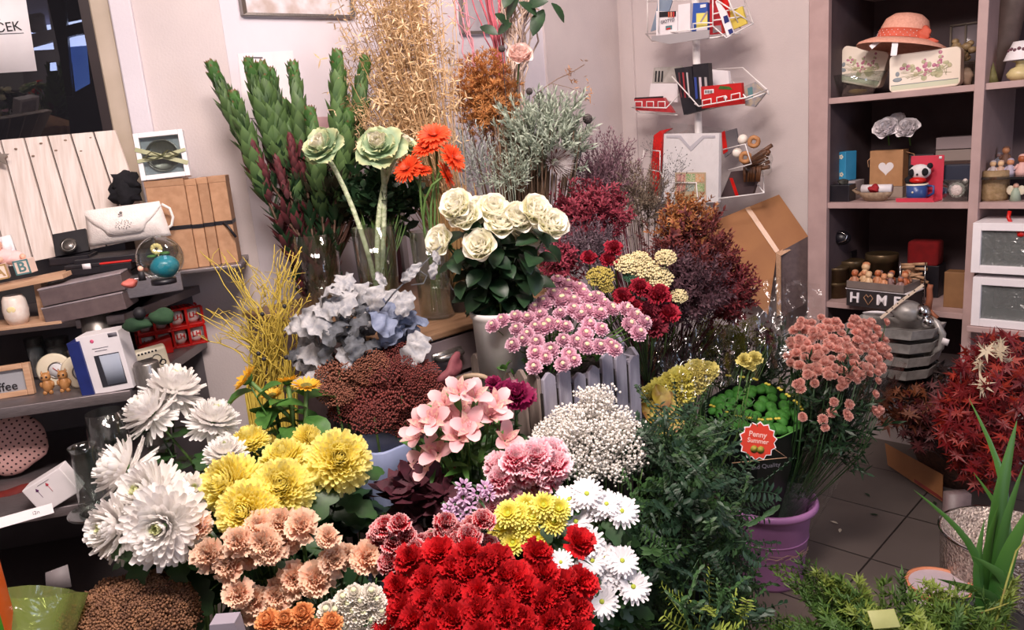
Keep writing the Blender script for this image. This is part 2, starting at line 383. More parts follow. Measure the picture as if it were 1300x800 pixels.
for x, y in ((20, 189), (52, 182), (83, 178), (115, 175), (8, 199), (42, 198), (71, 191), (103, 192), (131, 188), (112, 255)):
    t = (y - 175) / 150; n = .064 + .10 * max(0, t); q = Lhit(x, y, n); b = B(); b.ball((sof(q), -n + .0, q[2]), .0045, seg=8, ey=.4, ez=.6); part('knot', b, M['knot'], pb)
b = B(); q = Lhit(1, 200, .1); pts = []
for k in range(10): rr = .028 if k % 2 == 0 else .012; pts.append((rr * math.sin(k * math.pi / 5), rr * math.cos(k * math.pi / 5)))
b.prism(pts, .006); solo('star_ornament', b, mat('grey_wood', '8d8078', '7b6f66', vary=0), 'small grey star ornament on the plank board, cut by the photo edge', 'ornament', mp(q + LN * .01, LROT), bevel=.001)

def boxthing(name, label, cat, P, rz, w, d, h, m, lid=None, lidh=0, tilt=0, group=None, bevel=.002, ry=0):
    t = thing(name, label, cat, mp(P, rz, tilt, ry), group)
    b = B(); b.box((0, 0, (h - lidh) / 2), (w, d, h - lidh)); part('body', b, m, t, bevel=bevel, smooth=False)
    if lid: b = B(); b.box((0, 0, h - lidh / 2), (w + .004, d + .004, lidh)); part('lid', b, lid, t, bevel=bevel, smooth=False)
    return t

# kraft gift boxes with black ribbon
wid = .058
for i, (xa, xb, yt, yb, nn) in enumerate(((186, 236, 228, 330, .20), (236, 251, 227, 328, .19), (251, 265, 225, 326, .18), (265, 288, 223, 324, .17))):
    A = Lhit((xa + xb) / 2 + 7, (yt + yb) / 2, nn); x0 = Lhit(xa + 7, (yt + yb) / 2, nn); x1 = Lhit(xb + 7, (yt + yb) / 2, nn); w_ = np.linalg.norm(x1 - x0) - .002
    zt = Lhit((xa + xb) / 2, yt, nn)[2]; h = zt - GZ
    lab = ['brown kraft gift box, widest and leftmost of the upright row by the wall', 'brown kraft gift box, second from the left in the upright row', 'brown kraft gift box, third from the left in the upright row', 'brown kraft gift box nearest the wall, with a loose black ribbon tail'][i]
    P = np.array([A[0], A[1], GZ]) - LN * .03
    t = thing('kraft_gift_box', lab, 'gift box', mp(P, LROT), 'kraft gift boxes standing in a row')
    b = B(); b.box((0, 0, h / 2), (w_, .10, h)); part('body', b, M['kraft'], t, bevel=.002, smooth=False)
    b = B(); b.box((0, 0, h - .0095), (w_ + .001, .102, .018)); part('lid', b, M['kraft'], t, bevel=.001, smooth=False)
    b = B(); b.box((0, -.0007, h * .47), (w_ + .0005, .1025, .011)); part('ribbon', b, M['black'], t, smooth=False)
    if i == 3: b = B(); b.tube([(0, -.053, h * .47), (.012, -.058, h * .42), (.03, -.07, h * .30)], .004, 5); part('ribbon_tail', b, M['black'], t)
# framed gift with ribbon on top of the kraft boxes
P = Lhit(212, 227, .21)
t = thing('boxed_silver_gift', 'white framed gift box with clear lid and pale green ribbon, on the kraft boxes', 'gift box', mp(P, LROT, -.12, -.03))
b = B(); S = .066
for s_ in (-1, 1): b.box((s_ * (S - .007), 0, S), (.014, .03, 2 * S)); b.box((0, 0, S + s_ * (S - .007)), (2 * S - .028, .03, .014))
part('frame', b, M['white'], t, bevel=.002, smooth=False)
b = B(); b.box((0, .008, S), (2 * S - .02, .006, 2 * S - .02)); part('backing', b, mat('silver_grey_satin', 'aeb0bc', 'c4c6d0', 30, .3, .3, vary=0), t, smooth=False)
b = B(); b.tube([(.044 * math.cos(k * .3141), -.002, S + .044 * math.sin(k * .3141)) for k in range(20)], .0022, 6, closed=True)
for k in range(6): b.tube([(-.02 + k * .006, -.002, S - .01), (-.005 + k * .007, -.004, S + .012)], .0018, 5)
b.lathe([(.0001, 0), (.036, 0), (.041, .004)], 24, mk(0, .004, S, rx=math.pi / 2)); part('silver_plate', b, M['steel'], t)
b = B(); b.box((0, -.0135, S), (2 * S - .025, .001, 2 * S - .025)); part('clear_lid', b, M['glass'], t, smooth=False)
M['ribbon'] = mat('pale_green_ribbon', 'b4b592', 'a3a57f', 30, .35, vary=0)
b = B()
def band(b, pts, w_, nrml=(0, 1, 0)):
    V = []; n = len(pts)
    for i in range(n):
        d = nrm(np.array(pts[min(i + 1, n - 1)]) - np.array(pts[max(i - 1, 0)])); sd = nrm(np.cross(d, nrml)) * w_ / 2
        V += [np.array(pts[i]) - sd, np.array(pts[i]) + sd]
    F = [(2 * i, 2 * i + 1, 2 * i + 3, 2 * i + 2) for i in range(n - 1)]; V2 = [v + np.array(nrml) * .0012 for v in V]; m_ = len(V)
    b.add(V + V2, F + [tuple(q + m_ for q in f)[::-1] for f in F])
band(b, [(-S, -.017, S + .022), (0, -.017, S - .004), (S, -.017, S - .03)], .012)
band(b, [(-S, -.018, S - .012), (0, -.019, S - .006), (S, -.018, S + .008)], .010)
for sx in (-1, 1): band(b, [(0, -.02, S - .005), (sx * .022, -.035, S + .008), (sx * .045, -.028, S - .006), (sx * .02, -.022, S - .012), (0, -.02, S - .005)], .010, (0, 0, 1))
part('ribbon_bow', b, M['ribbon'], t)
# black velvet pouch
def blob(b, c, r, seed, amp=.25, seg=18, ex=1, ey=1, ez=1, Mx=None, freq=3):
    q = B(); q.ball((0, 0, 0), r, seg=seg, ex=ex, ey=ey, ez=ez); V, F, _, _2 = q.arr(); R_ = random.Random(seed); ph = [R_.uniform(0, 6) for _ in range(6)]
    u = V / r; k = 1 + amp * (np.sin(freq * u[:, 0] + ph[0]) * np.sin(freq * u[:, 1] + ph[1]) + .6 * np.sin(2 * freq * u[:, 2] + ph[2] + freq * u[:, 0]))
    b.add(V * k[:, None] + np.array(c), F, 0, Mx)
P = Lhit(160, 257, .19); P[2] -= .0
zs = P[2]
b = B(); blob(b, (0, 0, .028), .044, 3, .28, ex=.95, ey=.5, ez=.8, freq=5); blob(b, (.010, .0, .058), .036, 8, .35, ex=.85, ey=.5, ez=.75, freq=5)
solo('velvet_pouch', b, M['blackcloth'], 'crumpled black velvet pouch behind the white clutch', 'pouch', mp(P, LROT))
# support riser under pouch + clutch: dark display box
clz = Lhit(165, 308, .26)[2]
# white clutch bag
P = Lhit(166, 306, .26); ww = .215
t = thing('clutch_bag', 'white leather envelope clutch with curved flap and studded motif', 'handbag', mp(P, LROT, 0, -.04))
b = B(); V = []; F = []; nx, nz_ = 16, 8
for i in range(nx + 1):
    for k in range(nz_ + 1):
        u, v = i / nx * 2 - 1, k / nz_
        bul = .028 * math.sqrt(max(0, 1 - abs(u) ** 3)) * (math.sin(math.pi * (v * .85 + .12))) + .004
        V.append((u * ww / 2 * (1 - .10 * v), -bul, v * .098))
n1 = len(V); V += [(x, -y * .8, z) for x, y, z in V]
for i in range(nx):
    for k in range(nz_): a = i * (nz_ + 1) + k; F.append((a, a + nz_ + 1, a + nz_ + 2, a + 1)); F.append((a + n1, a + n1 + 1, a + n1 + nz_ + 2, a + n1 + nz_ + 1))
for k in range(nz_): F.append((k, k + 1, k + 1 + n1, k + n1)); a = nx * (nz_ + 1) + k; F.append((a, a + n1, a + n1 + 1, a + 1))
for i in range(nx): a = i * (nz_ + 1); F.append((a, a + n1, a + n1 + nz_ + 1, a + nz_ + 1)); a += nz_; F.append((a, a + nz_ + 1, a + n1 + nz_ + 1, a + n1))
b.add(V, F); part('body', b, M['leather'], t)
b = B(); V = []; F = []; nu = 18
for i in range(nu + 1):
    u = i / nu * 2 - 1; low = .05 - .028 * (1 if abs(u) < .42 else max(0, 1 - (abs(u) - .42) / .16)) + .035 * max(0, (abs(u) - .6) / .4) ** 1.3
    for k in range(4):
        z = .099 - (.099 - low) * k / 3; v = z / .098; bul = .028 * math.sqrt(max(0, 1 - abs(u) ** 3)) * math.sin(math.pi * (v * .85 + .12)) + .0075
        V.append((u * ww / 2 * (1 - .10 * v), -bul, z))
m_ = len(V); V += [(x, y + .003, z) for x, y, z in V]
for i in range(nu):
    for k in range(3): a = i * 4 + k; F.append((a, a + 1, a + 5, a + 4)); F.append((a + m_, a + m_ + 4, a + m_ + 5, a + m_ + 1))
for i in range(nu): F.append((i * 4 + 3, i * 4 + 3 + m_, i * 4 + 7 + m_, i * 4 + 7))
b.add(V, F); part('flap', b, M['leather'], t)
b = B()
for k in range(26):
    a = k * 2.4; r_ = .004 + .0035 * math.sqrt(k); b.ball((r_ * math.cos(a), -.0365, .05 + r_ * .6 * math.sin(a)), .0013, seg=6)
b.ball((0, -.036, .082), .004, seg=8); b.ball((-.006, -.035, .078), .0025, seg=8)
part('studs', b, M['steel'], t)
b = B(); b.tube([(.10, .0, .09), (.118, .004, .075), (.122, .004, .05), (.114, .004, .028), (.10, 0, .02)], .004, 8); part('wrist_strap', b, M['leather'], t)
# black display boxes beneath the clutch
boxthing('black_display_box', 'flat black glossy box under the white clutch', 'box', Lhit(165, 330, .27), LROT, .24, .15, .022, M['black'], tilt=0)
def openbox(name, label, P, rz, w_, d, h, m_, inner, tilt=0):
    t = thing(name, label, 'box', mp(P, rz, tilt))
    b = B(); b.box((0, 0, .002), (w_, d, .004))
    for s_ in (-1, 1): b.box((s_ * (w_ / 2 - .002), 0, h / 2), (.004, d, h)); b.box((0, s_ * (d / 2 - .002), h / 2), (w_, .004, h))
    part('tray', b, m_, t, smooth=False, bevel=.001); b = B(); b.box((0, 0, .006), (w_ - .01, d - .01, .004)); part('lining', b, inner, t, smooth=False); return t
t = openbox('open_black_gift_box', 'small open black box with a round seal in its tilted lid, beside the clutch', Lhit(95, 333, .27), LROT, .10, .09, .02, M['black'], M['blackcloth'])
b = B(); b.box((0, 0, .035), (.088, .012, .07)); part('raised_lid', b, M['black'], t, Matrix.Translation((-.012, .04, .018)) @ Matrix.Rotation(-.5, 4, 'X') @ Matrix.Rotation(-.1, 4, 'Y'), bevel=.002, smooth=False)
b = B(); b.lathe([(.0001, 0), (.021, 0), (.022, .001), (.0001, .0014)], 22); b.lathe([(.016, .0014), (.017, .0022), (.018, .0014)], 22)
part('seal', b, M['steel'], t, Matrix.Translation((-.012, .018, .047)) @ Matrix.Rotation(-.5 + math.pi / 2, 4, 'X'))
boxthing('black_jewellery_box', 'low black box right in front of the open seal box', 'box', Lhit(110, 347, .33), LROT, .085, .05, .028, M['black'], M['black'], .01)
boxthing('black_jewellery_box', 'low black box with thin red ribbon edge below the clutch', 'box', Lhit(145, 343, .33), LROT, .10, .05, .026, M['black'], M['red'], .005)
# baby figurine with alphabet blocks
zt = 1.13
M['skin'] = mat('doll_skin', 'e8b7a0', 'e0a890', 20, .5, vary=0); M['pinkcloth'] = mat('pale_pink_cloth', 'ecc9c6', 'e2b8b6', 30, .7, vary=0)
PW = Lhit(10, 352, .34)
t = thing('baby_figurine', 'pink baby doll figurine lying above letter blocks A and B', 'figurine', mp(PW, LROT, 0, -.12))
b = B(); blob(b, (.0, .0, .055), .028, 2, .06, ex=1.3, ey=.8, ez=.8); blob(b, (.03, 0, .045), .022, 4, .1, ex=1.2, ey=.8, ez=.8); b.tube([(-.02, -.01, .05), (-.01, -.03, .045), (.008, -.032, .05)], .009, 8, r1=.006); part('body', b, M['pinkcloth'], t)
b = B(); b.ball((-.005, -.01, .088), .022, seg=16); b.ball((-.012, -.031, .086), .003, seg=6); b.ball((.013, -.012, .088), .005, seg=6); part('head', b, M['skin'], t)
for q in ((.01, -.034, .05), (.055, -.012, .045)): b = B(); b.ball(q, .008, seg=8); part('hand', b, M['skin'], t)
b = B()
for q in ((-.012, -.0305, .092), (.001, -.031, .092)): b.ball(q, .002, seg=6)
part('eyes', b, M['ink'], t)
b = B(); b.ball((-.004, -.002, .097), .021, seg=14, ez=.75); b.ball((.02, .01, .078), .016, seg=10, ex=.8); b.box((.02, .015, .075), (.03, .012, .06)); part('bonnet', b, M['white'], t)
def block(P, let, c, lab, rz):
    t = thing('alphabet_block', lab, 'toy block', mp(P, rz, 0, -.10), 'alphabet blocks'); S = .038
    b = B(); b.box((0, 0, S / 2), (S, S, S)); part('cube', b, mat('block_pink', 'ecd2c4', vary=0), t, bevel=.0015, smooth=False)
    b = B()
    for s_ in (-1, 1): b.box((s_ * (S / 2 - .002), -S / 2, S / 2), (.004, .0012, S)); b.box((0, -S / 2, S / 2 + s_ * (S / 2 - .002)), (S, .0012, .004))
    part('border', b, c, t, smooth=False)
    part('lettering', text_mesh(let, .036, .0006, True), c, t, Matrix.Translation((0, -S / 2 - .0004, S / 2)) @ TXTM)
M['teal'] = mat('dull_teal', '5f8a8e', '4f7a7e', 20, .6, vary=0); M['ochre'] = mat('dull_ochre', 'a98a58', vary=0)
block(Lhit(35, 347, .37), 'B', M['teal'], 'pink alphabet block with teal letter B', LROT - .1)
block(Lhit(3, 354, .37), 'A', M['ochre'], 'ochre edged alphabet block with letter A', LROT + .25)
# wooden riser
PR = Lhit(50, 352, .37); RZ = PR[2]
t = thing('wooden_riser', 'low wooden board on a post holding the letter blocks', 'display riser', mp((PR[0], PR[1], 1.13), LROT))
M['palewood'] = mat('pale_wood', 'c9a384', 'b88f70', 10, .6, stretch=(1.5, 14, 14), vary=.04)
h = RZ - 1.13
b = B(); b.box((-.05, 0, h - .006), (.27, .12, .012)); part('board', b, M['palewood'], t, Matrix.Rotation(-.10, 4, 'Y'), bevel=.001, smooth=False)
b = B(); b.box((-.008, .01, h / 2 - .008), (.018, .05, h - .012)); part('support', b, M['palewood'], t, Matrix.Rotation(.04, 4, 'Y'), bevel=.001, smooth=False)
b = B(); b.box((-.06, 0, .004), (.22, .13, .008)); part('base', b, M['palewood'], t, bevel=.001, smooth=False)
vp = mat('speckled_cream_ceramic', 'efe3d8', 'e3cfc2', 60, .4, vary=.03)
def vase(P, r, h, lab, name='ceramic_vase'):
    t = thing(name, lab, 'vase', mp(P, LROT)); b = B()
    b.lathe([(.0001, .0), (r * .7, 0), (r * .95, h * .25), (r, h * .5), (r * .9, h * .85), (r * .72, h), (r * .6, h), (r * .8, h * .8), (.0001, h * .1)], 24); part('body', b, vp, t)
    b = B(); b.ball((0, -r * .96, h * .55), r * .35, seg=12, ey=.12, ez=.8); part('flower_motif', b, mat('faint_yellow_motif', 'ead7a0', vary=0), t)
vase(np.array([*Lhit(21, 398, .40)[:2], 1.138]), .030, .075, 'pale speckled ceramic jar with yellow flower motif under the wooden riser')
vase(np.array([*Lhit(72, 385, .36)[:2], 1.138]), .028, .075, 'pale speckled ceramic jar right of the riser support')
b = B(); b.box((0, 0, .012), (.02, .001, .014)); solo('price_tag', b, M['white'], 'tiny white price tag on the end of the wooden riser', 'tag', mp(Lhit(111, 344, .40), LROT))
# dark wrist-watch box between riser and grey boxes
t = boxthing('watch_gift_box', 'small taupe box with curved handle mark behind the stacked grey boxes', 'box', np.array([*Lhit(102, 372, .36)[:2], 1.13]), LROT, .05, .05, .07, M['taupe'])
b = B(); b.tube([(-.015, -.027, .035), (0, -.028, .045), (.015, -.027, .035)], .0015, 6); part('curved_mark', b, M['taupelid'], t)
# two stacked grey boxes on the round post
zb = 1.158
b1 = at(120, 397, 2.06)
t = thing('round_display_stand', 'short round steel display stand under the stacked grey boxes', 'display stand', mp((b1[0], b1[1], 0), LROT)); Pz = b1[2]
b = B(); b.lathe([(.0001, .951), (.039, .951), (.039, Pz), (.0001, Pz)], 28); part('drum', b, M['steel'], t)
for i, lab in enumerate(('dark taupe satin gift box, lower of the stacked pair on the round stand', 'dark taupe satin gift box with pale lid, upper of the stacked pair')):
    t = thing('satin_gift_box', lab, 'gift box', mp((b1[0], b1[1], Pz + i * .05), LROT - .05 + i * .06, 0, -.10), 'stacked satin gift boxes')
    b = B(); b.box((0, 0, .021), (.20, .12, .042)); part('body', b, M['taupe'], t, bevel=.002, smooth=False)
    b = B(); b.box((0, 0, .0445), (.202, .122, .005)); part('lid', b, M['taupelid'], t, bevel=.002, smooth=False)
# snow globe
P = at(208, 356, 1.92)
t = thing('flower_globe', 'clear glass globe with artificial yellow flower over a teal base', 'glass globe', mp(P, LROT)); r_ = .056
b = B(); b.ball((0, 0, r_), r_, seg=28); part('globe', b, M['glass'], t)
b = B(); blob(b, (.008, 0, r_ * .62), r_ * .62, 5, .05, ez=.8); part('teal_filling', b, mat('teal_gel', '1f7f93', '2a90a4', 20, .3, vary=0), t)
b = B(); b.tube([(0, 0, r_ * 1.0), (-.004, 0, r_ * 1.3)], .0012, 5)
for k in range(10): a = k * .628; b.ball((-.004 + .009 * math.cos(a), .0, r_ * 1.42 + .009 * math.sin(a)), .006, seg=6, ey=.5)
part('yellow_flower', b, mat('cream_yellow', 'e6cf8a', vary=0), t)
b = B(); b.ball((-.018, 0, r_ * 1.12), .012, seg=8, ez=.35); b.ball((.014, 0, r_ * 1.2), .012, seg=8, ez=.4); part('leaf', b, M['leafmid'], t)
b = B(); b.cyl(.03, -.008, .004, 20); part('foot', b, M['black'], t)
# supports under the globe: grey tray
boxthing('grey_tray', 'flat grey box under the glass globe', 'box', Lhit(190, 372, .33), LROT + .35, .16, .10, P[2] - Lhit(190, 372, .33)[2] - .008, M['metal_shelf'])
t = thing('small_figurine', 'tiny figurine in dark coat at the foot of the glass globe', 'figurine', mp(at(181, 356, 1.85), LROT))
b = B(); b.lathe([(.0001, 0), (.009, 0), (.007, .02), (.0001, .024)], 10); part('coat', b, M['ink'], t)
b = B(); b.ball((0, 0, .028), .007, seg=8); part('head', b, M['skin'], t)
t = thing('red_trinket', 'small red and pink trinket under the clutch edge', 'trinket', mp(at(166, 366, 1.86), LROT)); b = B(); blob(b, (0, 0, .012), .02, 6, .2, ez=.5); part('body', b, mat('dusty_coral', 'c46a5e', 'b85a50', vary=0), t)

# ---- second shelf (z = .95) ----
def S2(x, y): return hz(x, y, .95)
P = S2(20, 512); P = Lhit(18, 512, .42); P[2] = .95
t = thing('coffee_sign', 'wood framed grey sign with typewritten coffee lettering', 'sign', mp(P, LROT, -.10, -.02))
b = B(); W_, H_ = .17, .085
for s_ in (-1, 1): b.box((s_ * (W_ / 2 - .008) - .03, 0, H_ / 2), (.016, .018, H_)); b.box((-.03, 0, H_ / 2 + s_ * (H_ / 2 - .007)), (W_ - .032, .018, .014))
part('frame', b, M['palewood'], t, bevel=.002, smooth=False)
b = B(); b.box((-.03, .004, H_ / 2), (W_ - .02, .004, H_ - .02)); part('panel', b, mat('grey_blue_panel', 'a5a5aa', '989a9f', 5, .5, vary=0), t, smooth=False)
part('lettering', text_mesh('coffee', .032, .0005), M['ink'], t, Matrix.Translation((-.022, -.0, .028)) @ TXTM)
owlm = mat('golden_brown_owl', 'b98450', 'a06e3c', 60, .5, vary=.05)
for i, (x, lab) in enumerate(((64, 'small brown squirrel-like figurine, left of the pair before the round clocks'), (86, 'small brown squirrel-like figurine, right of the pair before the round clocks'))):
    P = Lhit(x, 505, .44); P[2] = .951
    t = thing('owl_figurine', lab, 'figurine', mp(P, LROT), 'pair of brown figurines')
    b = B(); blob(b, (0, 0, .022), .014, 3, .08, ez=1.3); b.ball((-.007, -.006, .004), .006, seg=8); b.ball((.007, -.006, .004), .006, seg=8); b.ball((-.013, -.002, .025), .005, seg=8, ez=1.6); b.ball((.013, -.002, .025), .005, seg=8, ez=1.6); part('body', b, owlm, t)
    b = B(); b.ball((0, -.002, .045), .0125, seg=12); b.lathe([(.004, 0), (.0001, .009)], 8, mk(-.008, 0, .054)); b.lathe([(.004, 0), (.0001, .009)], 8, mk(.008, 0, .054)); part('head', b, owlm, t)
    b = B(); b.ball((-.005, -.0125, .047), .0028, seg=6); b.ball((.005, -.0125, .047), .0028, seg=6); part('eyes', b, M['ink'], t)
for i, (x, y, lab, nn) in enumerate(((76, 500, 'cream round plate clock, left and half hidden behind the other', .36), (107, 502, 'cream round plate clock with red hands and flower, in front', .42))):
    P = Lhit(x, y, nn); P[2] = .951
    t = thing('plate_clock', lab, 'clock', mp(P, LROT, -.12), 'plate clocks')
    b = B(); Rr = .043; b.lathe([(.0001, 0), (Rr, 0), (Rr + .002, .006), (Rr - .003, .008), (.0001, .007)], 32, mk(0, 0, Rr, rx=math.pi / 2)); part('plate', b, M['cream'], t)
    b = B(); b.lathe([(.019, .008), (.021, .012), (.023, .008)], 28, mk(.006, 0, Rr * .95, rx=math.pi / 2)); part('rim', b, M['steel'], t)
    b = B(); b.cyl(.019, .0085, .0095, 24, mk(.006, 0, Rr * .95, rx=math.pi / 2)); part('dial', b, mat('clock_dial', 'd9d9dc', vary=0), t)
    b = B(); b.tube([(.006, -.0115, Rr * .95), (-.002, -.0115, Rr * 1.15)], .0009, 5); b.tube([(.006, -.0115, Rr * .95), (.014, -.0115, Rr * .80)], .0009, 5); part('hands', b, M['red'], t)
    b = B(); b.ball((.012, -.009, .014), .006, seg=8, ey=.3); part('painted_flower', b, mat('coral_paint', 'd96a50', vary=0), t)
for x, y, r_, hh, lab in ((50, 466, .021, .055, 'clear glass candle cup with white wax, left behind the clocks'), (79, 466, .028, .062, 'clear glass candle cup with white wax, right behind the clocks')):
    P = Lhit(x, y, .25); P[2] = .951; hh = Lhit(x, 428, .25)[2] - .951
    t = thing('candle_glass', lab, 'candle', mp(P, LROT), 'candle glasses')
    b = B(); b.lathe([(.0001, 0), (r_ * .8, 0), (r_, hh * .3), (r_ * 1.15, hh), (r_ * 1.1, hh), (r_ * .9, hh * .3), (.0001, .006)], 20); part('cup', b, M['glass'], t)
    b = B(); b.cyl(r_ * .85, .008, hh * .75, 18, r1=r_ * 1.0); part('wax', b, mat('soft_white_wax', 'e5dfe2', vary=0), t)
# mug carton: white front, blue side
P = S2(150, 492)
t = thing('mug_carton', 'white carton with blue side and a mug pictured on its front', 'box', mp(P, LROT - .12, 0, -.08)); w_, h_ = .105, .155
b = B(); b.box((0, 0, h_ / 2), (w_, .07, h_)); part('carton', b, M['white'], t, bevel=.001, smooth=False)
b = B(); b.box((-w_ / 2 - .006, -.005, h_ / 2 - .004), (.03, .075, h_ - .01)); part('blue_side', b, M['blue'], t, bevel=.001, smooth=False)
b = B(); b.box((.01, -.0355, .058), (.062, .001, .085)); part('window_print', b, mat('dark_print', '2a2a33', vary=0), t, smooth=False)
b = B(); b.lathe([(.0001, 0), (.023, 0), (.025, .078), (.0001, .078)], 20, mk(.016, -.0362, .02), ey=.03); part('mug_print', b, mat('pale_blue_mug_print', 'a8b0be', '98a2b4', 8, vary=0), t)
b = B(); b.box((.038, -.0356, .147), (.022, .001, .010)); b.box((.0, -.0356, .112), (.03, .001, .0012)); b.box((.0, -.0356, .119), (.04, .001, .001)); part('small_print', b, M['greyink'], t)
b = B(); b.ball((-.015, -.0358, .139), .005, seg=8, ey=.1); part('pink_mark', b, mat('pink_mark', 'd85a80', vary=0), t)
# newsprint tin
P = S2(196, 468)
t = thing('newsprint_tin', 'cream tin with black newspaper print and large O', 'tin', mp(P + UZ * .0, LROT + .25, 0, -.10)); b = B(); b.box((0, 0, .031), (.085, .05, .062)); part('body', b, M['cream'], t, bevel=.007, smooth=False)
b = B()
for k in range(6): b.box((-.028 + k * .009, -.0254, .055), (.005, .0008, .005))
b.box((-.018, -.0254, .038), (.04, .0008, .003)); b.tube([(.014 + .012 * math.cos(a * .52), -.0255, .03 + .014 * math.sin(a * .52)) for a in range(12)], .0012, 5, closed=True); part('print', b, M['ink'], t)
part('lettering', text_mesh('O', .024, .0004, True), M['ink'], t, Matrix.Translation((.026, -.0256, .017)) @ TXTM)
# red crates of jars
jarm = mat('white_jar_glaze', 'dccfc8', 'cfc0ba', 20, .35, vary=.03)
def crate(P, n, w_, h_, lab, rz):
    t = thing('red_rack', lab, 'rack', mp(P, rz), 'red racks of lettered mugs'); d = .07
    b = B(); b.box((0, 0, .003), (w_, d, .006))
    for k in range(n + 1): b.box((-w_ / 2 + k * w_ / n, d / 2 - .003, h_ / 2), (.006, .006, h_)); b.box((-w_ / 2 + k * w_ / n, -d / 2 + .003, h_ / 2), (.008, .006, h_))
    part('frame', b, M['red'], t, bevel=.001, smooth=False)
    b = B(); b.tube([(-w_ / 2, -d / 2 + .003, h_), (w_ / 2, -d / 2 + .003, h_)], .004, 8); b.tube([(-w_ / 2, d / 2 - .003, h_), (w_ / 2, d / 2 - .003, h_)], .004, 8)
    for k in range(int(w_ / .012)): b.tube([(-w_ / 2 + k * .012, -d / 2, h_ + .003), (-w_ / 2 + k * .012, d / 2, h_ + .003)], .0022, 5)
    part('top_rail', b, M['red'], t)
    return t
rzc = math.atan2(*(np.array([hz(262, 432, .95)[1] - hz(200, 462, .95)[1], hz(262, 432, .95)[0] - hz(200, 462, .95)[0]])))
PA, PB = hz(205, 455, .95), hz(262, 428, .95); rdir = nrm(PB - PA)
rzc = LROT + .38
cw = .19
Pc = hz(228, 440, .95)
for lev in range(2):
    Pq = Pc + UZ * (lev * .062) + Rh * (-.02 + .0 * lev)
    t = crate(Pq, 4, cw, .058, ('lower' if lev == 0 else 'upper') + ' red rack of white lettered mugs at the shelf end', rzc)
    for k in range(4):
        Mj = mp(Pq, rzc) @ Matrix.Translation((-cw / 2 + (k + .5) * cw / 4, 0, .006))
        tj = thing('lettered_mug', 'white round mug with red capitals in the %s red rack, %s' % (('lower', 'upper')[lev], ('leftmost', 'second from the left', 'second from the right', 'rightmost')[k]), 'mug', Mj, 'lettered mugs in red racks')
        b = B(); b.lathe([(.0001, 0), (.012, 0), (.02, .012), (.0215, .028), (.018, .044), (.016, .046), (.0001, .03)], 18); part('body', b, jarm, tj)
        part('lettering', text_mesh('LH', .022, .0012, True), M['red'], tj, Matrix.Translation((0, -.0212, .026)) @ TXTM)
b = B(); b.prism([(-.02, 0), (.075, 0), (.075, .05), (-.02, .035)], .05); solo('red_gift_bag', b, M['red'], 'plain red box in front of the racks, behind the newsprint tin', 'box', mp(hz(186, 452, .95) + UZ * 0, LROT + .3), bevel=.003)
P = at(190, 410, 1.93)
t = thing('velvet_bow', 'dark green velvet bow on top of the red rack', 'bow', mp(P, LROT - .1)); vg = mat('green_velvet', '203a26', '2d4c30', 20, .9, bump=.3, vary=0)
b = B(); blob(b, (-.03, 0, .0), .03, 2, .15, ex=1.3, ey=.6, ez=.55); blob(b, (.032, 0, .012), .03, 4, .15, ex=1.1, ey=.6, ez=.7); part('loops', b, vg, t)
b = B(); b.ball((-.018, -.004, .028), .016, seg=10); part('knot', b, M['ink'], t)

# ---- third shelf (z=.72) ----
pk = mat('dotted_pink_cloth', 'd3a8a2', 'c89a95', 20, .8, vary=0)
def dots():
    m = bpy.data.materials.new('polka_dot_pink'); m.use_nodes = True; nt = m.node_tree; N = nt.nodes; L = nt.links; b = N['Principled BSDF']
    tc = N.new('ShaderNodeTexCoord'); v = N.new('ShaderNodeTexVoronoi'); v.inputs['Randomness'].default_value = 0; v.inputs['Scale'].default_value = 1
    mp_ = N.new('ShaderNodeMapping'); mp_.inputs['Scale'].default_value = (75, 0, 75); mp_.inputs['Rotation'].default_value = (0, .6, 0); L.new(tc.outputs['Object'], mp_.inputs[0]); L.new(mp_.outputs[0], v.inputs['Vector'])
    cr = N.new('ShaderNodeValToRGB'); cr.color_ramp.interpolation = 'CONSTANT'; cr.color_ramp.elements[0].color = lin('3a2028'); cr.color_ramp.elements[1].position = .2; cr.color_ramp.elements[1].color = lin('cfa39d')
    L.new(v.outputs['Distance'], cr.inputs[0]); L.new(cr.outputs[0], b.inputs['Base Color']); b.inputs['Roughness'].default_value = .8; return m
P = Lhit(22, 622, .40); P[2] = .735
b = B(); blob(b, (0, 0, .08), .085, 9, .07, seg=26, ex=1.05, ey=.38, ez=.95)
solo('polka_dot_cushion', b, dots(), 'pink heart cushion with dark polka dots at the left edge', 'cushion', mp(P, LROT, -.25, .1))
t = thing('red_boot_decoration', 'folded dark red cloth under the polka dot cushion', 'cloth', mp(Lhit(14, 634, .50), LROT, 0, -.2)); b = B(); blob(b, (0, 0, .01), .05, 3, .15, ex=1.3, ey=.6, ez=.4); part('cloth', b, mat('dark_red_cloth', '7c2018', '5c1612', 20, .8, vary=0), t)
# white carton with tulips lying tilted
P = np.array([*hz(84, 640, .72)[:2], .72])
t = thing('tulip_box', 'white box printed with two small tulips, tilted on the lower shelf', 'box', mp(P + UZ * .012, LROT, 0, -.45)); b = B(); b.box((-.0, 0, .04), (.10, .05, .075)); part('carton', b, M['white'], t, bevel=.002, smooth=False)
for x_, c_ in ((-.022, '5a2a5a'), (.004, 'b83a4a')):
    b = B(); b.tube([(x_, -.0258, .038), (x_, -.0258, .055)], .0005, 4); b.lathe([(.0001, 0), (.004, .003), (.0001, .010)], 8, mk(x_, -.0258, .055), ey=.2); part('printed_tulip', b, mat('tulip_' + c_, c_, vary=0), t)
b = B(); b.box((0, -.0255, .068), (.03, .0006, .001)); part('small_print', b, M['greyink'], t)
